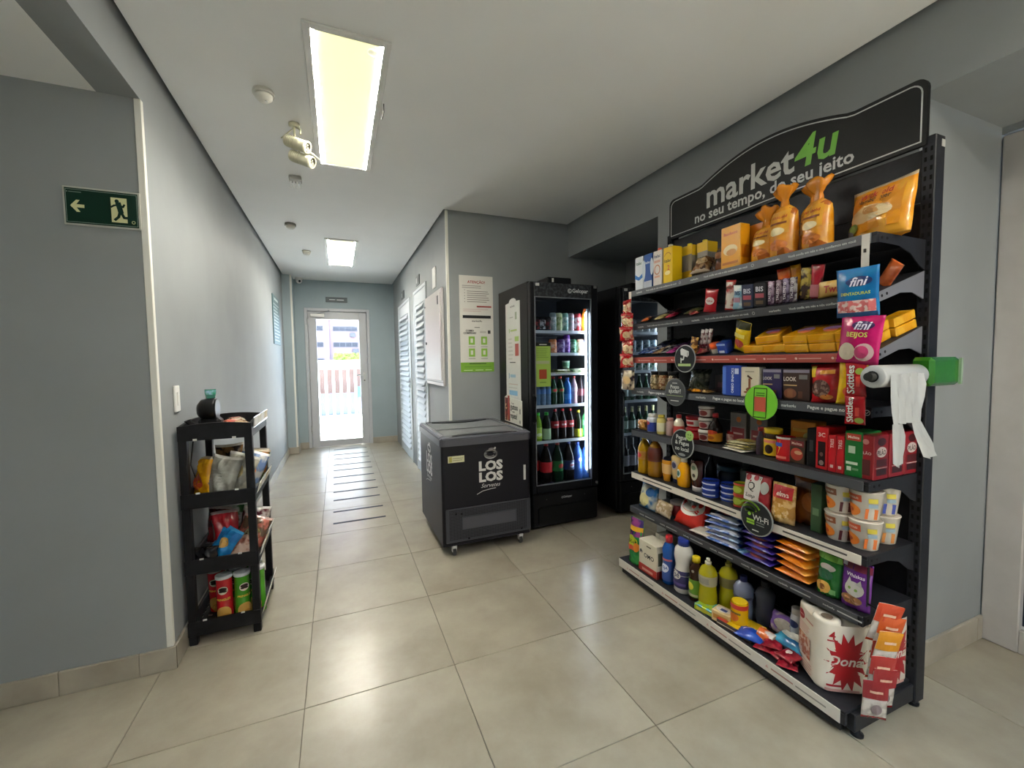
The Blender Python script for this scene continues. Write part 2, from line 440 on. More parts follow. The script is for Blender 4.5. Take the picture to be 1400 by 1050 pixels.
b.tube([(lx1-0.055, ly0-0.01, 1.15), (lx1-0.055, ly0-0.05, 1.15), (lx1-0.19, ly0-0.05, 1.15)], 0.009, mat('#d8d8d6', 0.3)); b.lathe([(0.012, -0.02), (0.012, 0)], mat('#54504c', 0.4), 10, axis='y', org=(lx1-0.055, ly0-0.01, 1.06)); b.build('handle', leaf)
for z in (0.25, 1.1, 1.95):
    b = MB(); b.lathe([(0.011, z), (0.011, z+0.11)], mat('#cfcfcd', 0.3), 8, cx=DX0+0.047, cy=YB-0.018); b.build('hinge', door1)
b = MB(); b.box(lx0+0.04, lx0+0.24, ly0-0.045, ly0, 2.085, 2.135, WHITE, 0.006); b.build('closer_body', leaf)
b = MB(); b.tube([(lx0+0.14, ly0-0.03, 2.14), (lx0+0.33, ly0-0.12, 2.165), (lx0+0.3, YB-0.015, 2.195)], 0.007, STEEL); b.build('closer_arm', leaf)

# ---- louvred doors in the corridor's right wall
def louvre_door(name, label, y0, y1, z1, n):
    m = mat('#c2c8cc', 0.4); fr = MB(); t = 0.035
    fr.box(XC-0.015, XC+0.002, y0, y0+t, 0, z1, m, 0.003); fr.box(XC-0.015, XC+0.002, y1-t, y1, 0, z1, m, 0.003); fr.box(XC-0.015, XC+0.002, y0+t, y1-t, z1-t, z1, m, 0.003)
    o = struct(name, fr, label=label)
    lf = MB(); a, c_ = y0+t+0.004, y1-t-0.004
    lf.box(XC-0.010, XC+0.0, a, a+0.11, 0.01, z1-t-0.004, m, 0.002); lf.box(XC-0.010, XC+0.0, c_-0.11, c_, 0.01, z1-t-0.004, m, 0.002)
    lf.box(XC-0.010, XC+0.0, a+0.11, c_-0.11, 0.01, 0.14, m, 0.002); lf.box(XC-0.010, XC+0.0, a+0.11, c_-0.11, z1-t-0.15, z1-t-0.004, m, 0.002)
    lf.box(XC-0.0015, XC+0.0, a+0.11, c_-0.11, 0.14, z1-t-0.15, mat('#a9b0b4', 0.7))
    lo = lf.build('leaf', o)
    st = (z1-t-0.15-0.14)/n; sl = MB()
    p = [(XC-0.002, 0, st*0.95), (XC-0.030, 0, st*0.25), (XC-0.030, 0, st*0.12), (XC-0.004, 0, st*0.62)]
    sl.slab([(q[0], a+0.111, q[2]) for q in p], (0, c_-a-0.222, 0), m)
    first = None
    for k in range(n):
        if first is None: first = sl.build('slat', lo, T((0, 0, 0.14)))
        else: link('slat', first.data, lo, T((0, 0, 0.14+k*st)))
    b = MB(); b.box(XC-0.018, XC-0.010, a+0.03, a+0.07, 1.0, 1.14, mat('#9aa0a3', 0.35), 0.003); b.tube([(XC-0.018, a+0.05, 1.08), (XC-0.05, a+0.05, 1.08), (XC-0.05, a+0.15, 1.08)], 0.007, STEEL); b.build('handle', lo)
louvre_door('door_2', 'nearer white louvred service door', 4.58, 5.38, 2.21, 26)
louvre_door('door_3', 'farther white louvred service door', 5.70, 6.80, 2.20, 26)
# ---- door_4: pale framed door with dark glass in the right side wall
m4 = noisy('#b3afab', '#bbb7b3', 8, 0.5, coords='World'); d = MB()
d.box(2.775, 2.86, 0.835, 0.955, 0, 2.31, m4, 0.004); d.box(2.775, 2.86, -0.35, 0.835, 0, 0.107, m4, 0.004); d.box(2.775, 2.86, -0.35, 0.835, 2.19, 2.31, m4, 0.004); d.box(2.775, 2.86, -0.35, -0.23, 0.107, 2.19, m4, 0.004)
d4 = struct('door_4', d, label='pale framed glass side door at the right edge')
b = MB(); b.box(2.81, 2.818, -0.23, 0.835, 0.107, 2.19, glass('#50555a', 0.12)); b.build('pane', d4)
b = MB(); b.box(2.80, 2.81, -0.23, 0.835, 0.585, 0.60, mat('#cfcfcf', 0.3)); b.box(2.80, 2.81, -0.23, 0.835, 0.107, 0.117, mat('#cfcfcf', 0.3)); b.build('glazing_bar', d4)

b = MB(); b.box(2.95, 40, -30, 7.4, -0.3, -0.03, noisy('#bdb7ae', '#cbc6be', 1.5, 0.9, coords='World')); struct('ground', b, label='pale concrete yard outside the side door')
# ================================================================== YARD outside the end door
b = MB(); b.box(-30, 30, 7.55, 95, -0.3, -0.03, noisy('#bdb7ae', '#cbc6be', 1.5, 0.9, coords='World')); struct('ground', b, label='pale concrete yard outside the door')
b = MB(); b.box(DX0-0.2, DX1+0.2, 7.42, 7.62, -0.05, 0.002, noisy('#b5aea2', '#c5bfb3', 4, 0.6, coords='World')); struct('trim_7', b, label='stone threshold of the glass door')
g = empty('yard_gate', 'white metal gate of upright bars outside the glass door', 'gate', (0.05, 9.2, -0.03))
WM = mat('#ecebe8', 0.4)
b = MB(); b.box(-1.9, 1.9, -0.025, 0.025, 1.26, 1.44, WM, 0.004); b.build('top_rail', g)
b = MB(); b.box(-1.9, 1.9, -0.025, 0.025, 0.06, 0.2, WM, 0.004); b.build('bottom_rail', g)
b = MB(); b.box(-0.024, 0.024, -0.014, 0.014, 0.2, 1.26, WM, 0.002); bar = None
for k in range(-13, 14):
    x = k*0.138
    if bar is None: bar = b.build('bar', g, T((x, 0, 0)))
    else: link('bar', bar.data, g, T((x, 0, 0)))
for x in (-1.87, 1.87):
    b = MB(); b.box(x-0.04, x+0.04, -0.04, 0.04, 0, 1.6, WM, 0.004); b.build('post', g)
b = MB(); b.box(-5, 5, 13.0, 13.25, -0.03, 1.25, noisy('#4c362e', '#564038', 3, 0.8, coords='World')); o = b.build('planter_wall'); tag(o, 'low brown planter wall beyond the yard gate', 'wall')
b = MB(); b.box(-1.5, 2.0, 12.2, 12.25, -0.03, 0.55, mat('#3c4366', 0.6)); o = b.build('shaded_ground_panel'); tag(o, 'low panel coloured lavender blue for shaded ground behind the gate bars', 'panel')  # upright sheet for shaded ground, the shade put into its colour
b = MB(); b.box(0.45, 2.2, 12.1, 12.15, 0.42, 0.72, mat('#1c4470', 0.5)); b.box(0.5, 0.54, 12.1, 12.14, -0.03, 0.42, WM); b.box(2.1, 2.14, 12.1, 12.14, -0.03, 0.42, WM); o = b.build('pool_sign'); tag(o, 'bright blue board on posts behind the gate', 'board')
# hedge on the planter
b = MB(); rnd = random.Random(3)
for k in range(500):
    x, y, z = rnd.uniform(-0.08, 0.6), rnd.uniform(13.0, 13.25), rnd.uniform(1.3, 1.62)
    a = rnd.uniform(0, 6.28); s_ = rnd.uniform(0.03, 0.07); dx, dy = math.cos(a)*s_, math.sin(a)*s_*0.5
    b.poly([(x-dx, y-dy, z), (x, y, z-s_*0.4), (x+dx, y+dy, z), (x, y, z+s_*0.7)], mat('#5a6a20', 0.6))
b.box(-0.05, 0.58, 13.08, 13.17, 1.252, 1.42, mat('#2c4618', 0.8)); o = b.build('hedge'); tag(o, 'bright green hedge tuft above the yard gate', 'hedge')
# far apartment block
bd = empty('apartment_building', 'pale apartment block seen through the glass door', 'building', (0, 80, 0))
FAC = mat('#604f56', 0.8)
b = MB(); b.box(-30, -1.2, 0, 10, -1, 45, FAC); b.box(-1.2, 30, 0.6, 10, -1, 45, FAC); b.build('wall', bd)
wm = mat('#22222a', 0.3); wf = mat('#3a373e', 0.6)
for z in (1.3, 4.1, 6.9, 9.7):
    for x, n in ((-6.2, 4), (-0.6, 4), (5.5, 3)):
        y = -0.05 if x < -2 else 0.55
        f = MB(); f.box(x, x+n*1.0+0.1, y-0.02, y+0.05, z+0.1, z+1.0, wf); fo = f.build('window', bd)
        for k in range(n):
            p = MB(); p.box(x+0.1+k*1.0, x+1.0+k*1.0, y-0.05, y-0.021, z+0.2, z+0.9, wm); p.build('pane', fo)
for x, z in ((2.6, 3.2), (6.4, 8.6), (2.2, 6.0)):
    b = MB(); b.box(x, x+0.9, 0.05, 0.6, z, z+0.7, mat('#333238', 0.6), 0.03); b.build('air_conditioner', bd)

# ================================================================== CEILING LAMPS AND DEVICES
def glow(name, col, st):
    e = bpy.data.materials.new(name); e.use_nodes = True; p = e.node_tree.nodes['Principled BSDF']
    p.inputs['Base Color'].default_value = (0.8, 0.8, 0.7, 1); p.inputs['Emission Color'].default_value = (*col, 1); p.inputs['Emission Strength'].default_value = st
    return e
DIFF = glow('led_diffuser', (0.95, 0.92, 0.42), PANEL_CENTRE); EDGE = glow('added_led_edge', (1.0, 0.95, 0.84), PANEL_EDGE)
def led_panel(x0, x1, y0, y1, label):
    t = empty('ceiling_light', label, 'ceiling light', ((x0+x1)/2, (y0+y1)/2, ZC), 'recessed LED panels of the ceiling')
    w, l, f = (x1-x0)/2, (y1-y0)/2, 0.03; b = MB(); m = mat('#d9d8d2', 0.5)
    b.box(-w-f, -w, -l-f, l+f, -0.012, -0.0, m, 0.002); b.box(w, w+f, -l-f, l+f, -0.012, -0.0, m, 0.002); b.box(-w, w, -l-f, -l, -0.012, -0.0, m, 0.002); b.box(-w, w, l, l+f, -0.012, -0.0, m, 0.002)
    b.build('frame', t)
    b = MB(); b.box(-w+0.0125, w-0.0125, -l, l, -0.006, -0.001, DIFF); b.build('diffuser', t)
    for sx in (-1, 1):
        b = MB(); b.box(sx*w, sx*(w-0.0125), -l, l, -0.007, -0.001, EDGE); b.build('added_edge_strip', t)  # added strips that carry the panel's light
    return t
pa = led_panel(-0.054, 0.222, 1.885, 3.085, 'long yellow-white ceiling panel nearest the camera, beside the twin spotlights')
b = MB(); b.lathe([(0.0, -0.012), (0.02, -0.012), (0.022, -0.008)], glow('stain', (0.75, 0.73, 0.5), 0.7), 10, org=(0.10, -0.55, 0)); b.build('stain', pa)
led_panel(-0.054, 0.222, 4.93, 6.15, 'farther yellow-white ceiling panel, close to the glass door')
led_panel(1.3, 1.576, -1.4, -0.2, 'added unseen yellow-white ceiling panel above and behind the camera')  # lamp added out of view to light the room from behind
OFFW = mat('#d8d6cc', 0.5)
def detector(x, y, label, r, style):
    t = empty('smoke_detector', label, 'detector', (x, y, ZC))
    b = MB(); b.lathe([(r*0.92, 0), (r, -0.012), (r*0.98, -0.02)], OFFW if style != 2 else mat('#8d8a84', 0.5), 22); b.build('base', t)
    b = MB(); b.lathe([(r*0.8, -0.02), (r*0.78, -0.035), (r*0.5, -0.048), (0.0, -0.05)], OFFW, 22); b.build('cover', t)
    b = MB(); b.lathe([(0.006, -0.045), (0.006, -0.052)], mat('#f4f4f0', 0.2), 8, org=(r*0.25, -r*0.2, 0)); b.build('indicator', t)
detector(-0.285, 2.40, 'round white smoke detector nearest the camera, left of the long light panel', 0.048, 1)
detector(-0.365, 4.52, 'round smoke detector with a dark grey base, mid corridor ceiling', 0.05, 2)
detector(-0.29, 5.53, 'small flat white detector left of the farther light panel', 0.048, 1)
# sprinkler-like detector with fingers
t = empty('ceiling_sensor', 'square grey sensor with small prongs on the ceiling below the spotlights', 'sensor', (-0.23, 3.40, ZC))
b = MB(); b.box(-0.04, 0.04, -0.04, 0.04, -0.03, 0, mat('#a7a59e', 0.5), 0.006); b.build('base', t)
for k in range(4):
    b = MB(); b.tube([(-0.03+0.02*k, 0, -0.028), (-0.03+0.02*k, 0.01, -0.075)], 0.005, mat('#e8e8e6', 0.3), 6); b.build('prong', t)
# twin emergency spotlight
CRM = mat('#cfcbb0', 0.42)
t = empty('twin_spotlight', 'cream twin emergency spotlight hanging beside the long light panel', 'spotlight', (-0.175, 2.66, ZC))
b = MB(); b.lathe([(0.028, 0), (0.028, -0.014), (0.01, -0.018)], CRM, 14); b.build('ceiling_plate', t)
b = MB(); b.tube([(0, 0, -0.01), (0.0, 0.0, -0.075)], 0.006, CRM); b.tube([(0, 0, -0.02), (-0.07, 0.03, -0.075)], 0.003, CRM, 6); b.tube([(0.03, -0.02, -0.06), (0.03, -0.01, -0.03), (0.0, 0, -0.012)], 0.006, CRM, 6); b.build('bracket', t)
for dx, dz, dy in ((0, -0.105, 0.0), (0.02, -0.17, 0.03)):
    M = T((0.01+dx, dy, dz)) @ RZ(-28) @ RX(0) @ RY(0)
    ax = Matrix.Rotation(R(112), 4, 'Y')
    h = MB(); h.lathe([(0.0, -0.075), (0.034, -0.075), (0.036, -0.07), (0.036, 0.06), (0.038, 0.062), (0.038, 0.078), (0.03, 0.08), (0.026, 0.06), (0, 0.058)], CRM, 20)
    for q in range(5): h.lathe([(0.0372, -0.06+q*0.012), (0.0372, -0.055+q*0.012)], mat('#b4b095', 0.5), 20, cap=False)
    ho = h.build('head', t, M @ ax @ Matrix.Scale(0.86, 4))
    l = MB(); l.lathe([(0.0, 0.064), (0.026, 0.064), (0.029, 0.076)], mat('#5a564c', 0.25, 0.4), 18, cap=False); l.build('lens', ho)
    for q in range(4):
        l = MB(); l.lathe([(0.006, 0.064), (0.006, 0.072)], mat('#e6e2cf', 0.2), 8, org=(0.013*math.cos(q*1.57), 0.013*math.sin(q*1.57), 0)); l.build('bulb', ho)
b = MB(); b.tube([(0.05, 0.02, -0.12), (0.09, 0.0, -0.15), (0.12, 0.02, -0.165)], 0.004, CRM, 6); b.tube([(0.0, 0, -0.075), (0.01, 0.0, -0.1), (0.03, 0.03, -0.17)], 0.006, CRM, 6); b.build('arm', t)
# wire and hook hanging at light panel
b = MB(); b.tube([(0.262, 2.30, ZC), (0.262, 2.31, ZC-0.035), (0.258, 2.36, ZC-0.045)], 0.003, mat('#3a3a38', 0.6), 6); o = b.build('loose_wire'); tag(o, 'tiny dark wire end hanging at the edge of the long light panel', 'wire')
# dome camera at the end
t = empty('dome_camera', 'small white dome camera in the corner above the glass door', 'camera', (-0.50, 7.25, ZC))
b = MB(); b.lathe([(0.05, 0), (0.055, -0.02), (0.05, -0.03)], WHITE, 18); b.build('base', t)
b = MB(); b.lathe([(0.045, -0.03), (0.043, -0.06), (0.025, -0.085), (0, -0.092)], WHITE, 18); b.build('housing', t)
b = MB(); b.lathe([(0.0, -0.05), (0.016, -0.048), (0.018, -0.04)], mat('#2a2c30', 0.15), 12, axis='y', org=(0.01, 0, -0.06)); b.build('lens', t)

# ================================================================== SIGNS ON THE WALLS
# exit sign
ex = empty('exit_sign', 'dark green exit sign with arrow and running figure on the left wall', 'sign', (-0.861, YR-0.003, 1.912))
b = MB(); b.box(-0.122, 0.122, -0.004, 0.003, 0, 0.152, mat('#b9b9b0', 0.4), 0.0015); b.build('rim', ex)
b = MB(); b.box(-0.115, 0.115, -0.0052, -0.003, 0.007, 0.145, mat('#0f2f24', 0.4)); b.build('panel', ex)
CR = '#d9d7a4'
decor(ex, flat(-0.0052), 0.23, 0.138, [
    ('l', [(-0.485, 0.09), (0.485, 0.09), (0.485, 1.01), (-0.485, 1.01)], 0.012, '#8fa39a', True),
    ('l', [(-0.40, 0.55), (-0.26, 0.55)], 0.09, CR), ('p', [(-0.43, 0.55), (-0.35, 0.72), (-0.30, 0.72), (-0.365, 0.55), (-0.30, 0.38), (-0.35, 0.38)], CR),
    ('r', 0.12, 0.345, 0.17, 0.89, CR),
    ('e', 0.205, 0.79, 0.03, 0.055, '#0f2f24'),
    ('l', [(0.225, 0.72), (0.255, 0.48)], 0.13, '#0f2f24'), ('l', [(0.22, 0.68), (0.165, 0.66), (0.125, 0.61)], 0.05, '#0f2f24'), ('l', [(0.24, 0.68), (0.29, 0.63), (0.31, 0.70)], 0.05, '#0f2f24'),
    ('l', [(0.245, 0.48), (0.22, 0.33), (0.17, 0.24)], 0.07, '#0f2f24'), ('l', [(0.26, 0.47), (0.30, 0.32), (0.37, 0.32)], 0.07, '#0f2f24'),
    ('p', [(0.345, 0.17), (0.345, 0.36), (0.40, 0.22)], '#0f2f24'), ('l', arc(0.43, 0.20, 0.022, 0.04, 0, 360), 0.02, CR),
    ('r', -0.44, -0.27, 0.925, 0.945, '#7a9086'), ('e', -0.46, 0.935, 0.01, 0.018, '#7a9086')])
# sign above the end door
t = empty('door_sign', 'small dark grey name sign above the glass door', 'sign', (0.02, YB-0.002, 2.325))
b = MB(); b.box(-0.16, 0.16, -0.008, 0.002, 0, 0.082, mat('#3a474a', 0.45), 0.002); b.build('plate', t)
decor(t, flat(-0.008), 0.32, 0.082, [('r', -0.34, -0.06, 0.42, 0.58, '#c6cccc'), ('r', 0.0, 0.34, 0.40, 0.56, '#c6cccc')])
# directory on the left wall
M = T((XL+0.002, 6.27, 1.60)) @ RZ(90)
t = empty('directory_board', 'tall dark teal directory board on the corridor left wall', 'sign', M=M)
b = MB(); b.box(-0.31, 0.31, -0.008, 0.002, 0, 0.62, mat('#4d6a6e', 0.4), 0.002); b.build('plate', t)
decor(t, flat(-0.008), 0.62, 0.62, [('r', -0.3, 0.3, 0.90, 0.95, '#c9d3d3')]+lines(-0.42, 0.42, 0.05, 0.85, 12, '#b7c6c7', 0.3))
# small signs over louvred doors, blank plate, electrical panel
def plate(name, label, cat, y0, y1, z0, z1, col, spec=()):
    M = T((XC-0.002, (y0+y1)/2, z0)) @ RZ(-90)
    t = empty(name, label, cat, M=M); b = MB(); b.box(-(y1-y0)/2, (y1-y0)/2, -0.008, 0.002, 0, z1-z0, mat(col, 0.4), 0.002); b.build('plate', t)
    if spec: decor(t, flat(-0.008), y1-y0, z1-z0, list(spec))
plate('service_sign', 'small dark sign above the nearer louvred door', 'sign', 4.96, 5.17, 2.25, 2.36, '#59605f', [('r', -0.42, -0.08, 0.25, 0.8, '#a9adab'), ('r', 0.05, 0.42, 0.3, 0.75, '#2f3433')])
plate('service_sign', 'small dark sign above the farther louvred door', 'sign', 6.18, 6.42, 2.26, 2.37, '#3f4647', [('r', -0.40, -0.06, 0.25, 0.8, '#9aa0a0'), ('r', 0.06, 0.40, 0.3, 0.75, '#23282a')])
plate('blank_plate', 'white vertical paper plate above the electrical panel', 'plate', 4.10, 4.24, 2.07, 2.27, '#dcdad6')
t = empty('electrical_panel', 'white steel electrical panel on the corridor right wall', 'panel', M=T((XC-0.0045, 4.19, 1.12)) @ RZ(-90))
PW = mat('#d9d3d1', 0.35)
b = MB(); b.box(-0.385, 0.385, -0.018, 0.002, 0, 0.9, PW, 0.004); b.build('body', t)
b = MB(); b.box(-0.35, 0.35, -0.028, -0.018, 0.05, 0.86, PW, 0.004); dd = b.build('door', t)
b = MB(); b.lathe([(0.014, -0.036), (0.014, -0.028)], mat('#22242a', 0.3), 12, axis='y', org=(-0.30, 0, 0.42)); b.build('latch', dd)
b = MB(); b.lathe([(0.008, -0.034), (0.008, -0.028)], mat('#33353b', 0.3), 10, axis='y', org=(-0.33, 0, 0.80)); b.build('screw', dd)
b = MB(); b.box(0.24, 0.29, -0.0295, -0.028, 0.76, 0.84, mat('#4a4c52', 0.4)); b.build('nameplate', dd)
b = MB(); b.box(-0.385, 0.385, -0.021, -0.018, 0.03, 0.036, mat('#8d8a88', 0.5)); b.build('seam', t)
# tall rocker switch on left wall
t = empty('light_switch', 'tall white switch plate on the wall above the rack', 'switch', M=T((XL+0.001, 2.47, 1.125)) @ RZ(90))
b = MB(); b.box(-0.03, 0.03, -0.009, 0.001, 0, 0.125, WHITE, 0.003); b.build('plate', t)
b = MB(); b.box(-0.014, 0.014, -0.013, -0.009, 0.03, 0.095, WHITE, 0.002); b.build('rocker', t)
# poster ATENCAO
t = empty('notice_poster', 'white notice poster with green foot on the wall above the freezer', 'poster', M=T((1.177, YW-0.001, 1.25)))
b = MB(); b.box(-0.158, 0.158, -0.003, 0.001, 0, 0.862, mat('#d6d3cb', 0.5)); b.build('sheet', t)
GRN = '#78a832'
sp = [('r', -0.5, 0.5, 0.0, 0.10, GRN), ('t', 'ATEN\u00c7\u00c3O!', 0.0, 0.935, 0.52, '#a03434', {'bold': 0.03})]
sp += lines(-0.42, 0.42, 0.865, 0.905, 2, '#97928c', 0.35, seed=2)+lines(-0.28, 0.40, 0.72, 0.85, 6, '#8b8680', 0.32, seed=4)
sp += [('e', -0.35, 0.73+0.03*k, 0.012, 0.004, '#6d6a66') for k in range(5)]
sp += [('r', 0.0, 0.44, 0.675, 0.69, '#a03434')]+lines(-0.4, 0.4, 0.625, 0.66, 2, '#c4a7a3', 0.3, seed=8)
sp += [('r', -0.42, 0.42, 0.56, 0.59, '#26282a'), ('t', 'market4u', 0, 0.532, 0.3, '#3a3a3a'), ('r', -0.08, 0.08, 0.462, 0.468, '#6f6b66'),
       ('t', 'COMO\nCOMPRAR?', -0.22, 0.418, 0.38, '#2b2b2b', {'bold': 0.02})]+lines(0.08, 0.3, 0.405, 0.43, 2, '#8b8680', 0.3, seed=9)+[('r', 0.32, 0.40, 0.40, 0.435, '#4a4a4a')]
for u in (-0.17, 0.2):
    for v in (0.285, 0.16):
        sp += [('r', u-0.09, u+0.09, v, v+0.085, '#8dbb4a'), ('r', u-0.035, u+0.035, v+0.02, v+0.065, '#d6d3cb'), ('r', u-0.1, u+0.1, v-0.025, v-0.018, '#9b968f')]
sp += [('r', -0.25, 0.25, 0.082, 0.092, '#3a5a20'), ('r', -0.4, 0.4, 0.05, 0.056, '#5f8a2a'), ('r', -0.42, -0.16, 0.015, 0.022, '#c6dba6'), ('r', -0.08, 0.16, 0.015, 0.022, '#c6dba6'), ('r', 0.22, 0.42, 0.015, 0.022, '#c6dba6')]
decor(t, flat(-0.003), 0.316, 0.862, sp)

# anti-slip strips on the floor
ys = [3.80, 4.10, 4.45, 4.74, 5.06, 5.36, 5.71, 6.02, 6.39, 6.70, 7.10]
nm = ['nearest', 'second', 'third', 'fourth', 'fifth', 'sixth', 'seventh', 'eighth', 'ninth', 'tenth', 'farthest']
for k, y in enumerate(ys):
    b = MB(); b.box(-0.08-0.002*k, 0.345+0.004*k, y-0.014, y+0.014, 0.0, 0.0016, noisy('#2b2f3c', '#3a3f4d', 300, 0.8)); o = b.build('anti_slip_strip')
    tag(o, 'black anti-slip floor strip, %s of eleven counted from the camera' % nm[k], 'floor strip', 'anti-slip strips on the corridor floor')

# ================================================================== PRODUCT BUILDERS (front faces local -Y, origin at the bottom centre)
def M_(c, rough=0.35):
    return mat(c, rough, coat=0.15) if isinstance(c, str) else c
def carton(name, label, cat, w, d, h, col, spec, M, group=None, gable=None, cap=None, side=None):
    b = MB(); b.box(-w/2, w/2, -d/2, d/2, 0, h, M_(col), 0.0025)
    if gable:
        g = h*0.10; b.slab([(-w/2, -d/2, h), (-w/2, d/2, h), (-w/2, 0.006, h+g), (-w/2, -0.006, h+g)], (w, 0, 0), M_(gable))
    o = b.build(name, None, M); tag(o, label, cat, group)
    if spec: decor(o, flat(-d/2), w, h, spec)
    if side:
        s = lambda x, z, e: (w/2+e, x, z)
        decor(o, s, d, h, side, 'side_print')
    if cap:
        b = MB(); zc = h*1.05 if gable else h
        b.lathe([(0.013, zc-0.012), (0.013, zc+0.012), (0.010, zc+0.014)], M_(cap), 12, cx=0, cy=-d*0.22); b.build('cap', o)
    return o
def bag(name, label, cat, w, h, d, col, spec, M, group=None, base=0.0, neck=None, crimp=None, wr=0.10, seed=0, back=None):
    """sealed film pack; base = how thick it stays at the foot; neck = (height fraction, colour) for a twisted top"""
    rnd = random.Random(seed*7+int(w*1000)); ph = [rnd.uniform(0, 6.28) for _ in range(8)]
    def half(x, z):
        u = min(abs(2*x/w), 1.0); v = min(max(z/h, 0), 1)
        e = (1-abs(2*v-1)**3.2)**0.8 if base == 0 else ((1-v**3.5)**0.8)*(base+(1-base)*min(1, v*4)**0.7)
        a = (1-u**2.4)**0.75; k = 2*math.pi*x/w; end = abs(2*v-1)**2
        q = 1+wr*(math.sin(2.2*k+ph[0]+5*v)*0.7+math.sin(11*v+ph[1]+1.6*k)*0.7+math.sin(19*v+3.1*k+ph[2])*0.5)
        q += wr*2.2*end*math.sin(5.2*k+ph[3]+3*v)
        return max(d/2*e*a*q, 0.0008)
    def wid(z):
        v = min(max(z/h, 0.0), 1.0); p = 0.0 if neck else (0.07 if base == 0 else 0.03)
        if neck and v > 0.8: q = (v-0.8)/0.2; return 1-0.72*q*q*(2-q)
        return 1-p*max(0.0, math.sin(math.pi*v))**0.8*min(1.2, d/w*2.5)+wr*0.10*math.sin(13*v+ph[4])
    def surf(x, z, e):
        u = x/w
        return (x*wid(z), -half(x, z)-e*3.5+wr*0.10*w*math.sin(4*z/h+5*u+ph[5]), z+(wr*0.16*h*u*math.sin(ph[6])+wr*0.12*h*u*u*4*math.cos(ph[7]))*(z/h if base else 1))
    nu, nv = 14, 16; b = MB(); m = M_(col, 0.22); mb_ = M_(back, 0.22) if back else m; cr = M_(crimp, 0.25) if crimp else m
    F = [[None]*(nu+1) for _ in range(nv+1)]; K = [[None]*(nu+1) for _ in range(nv+1)]
    for j in range(nv+1):
        z = h*j/nv
        for i in range(nu+1):
            x = -w/2+w*i/nu; p = surf(x, z, 0)
            F[j][i] = len(b.v); b.v.append(p)
            if i in (0, nu): K[j][i] = F[j][i]
            else: K[j][i] = len(b.v); b.v.append((p[0], p[1]+2*half(x, z), p[2]))
    for j in range(nv):
        for i in range(nu):
            mm = cr if (j == 0 and base == 0) or j == nv-1 else m
            b.face([F[j][i], F[j][i+1], F[j+1][i+1], F[j+1][i]], mm, True)
            b.face([K[j][i+1], K[j][i], K[j+1][i], K[j+1][i+1]], cr if mm is cr else mb_, True)
    for j in (0, nv):
        q = [F[j][i] for i in range(nu+1)]+[K[j][i] for i in range(nu-1, 0, -1)]
        b.face(q if j else q[::-1], m)
    o = b.build(name, None, M); tag(o, label, cat, group)
    if spec: decor(o, surf, w, h, spec)
    if neck:
        nh, nc = neck; b = MB(); S = 18
        b.lathe([(w*0.12, h*0.965), (0.013, h+nh*0.10), (0.011, h+nh*0.25), (0.016, h+nh*0.38), (0.030, h+nh*0.62), (0.038, h+nh*0.86), (0.030, h+nh), (0.006, h+nh*0.8)], M_(nc, 0.22), S, cap=False)
        b.v = [(x*(1+0.28*math.sin(5*math.atan2(y, x)+seed))*1.15, y*(1+0.28*math.sin(5*math.atan2(y, x)+seed))*0.75, z+0.008*math.sin(3*math.atan2(y, x))*(z > h+nh*0.3)) for x, y, z in b.v]; b.build('twisted_top', o)
    return o
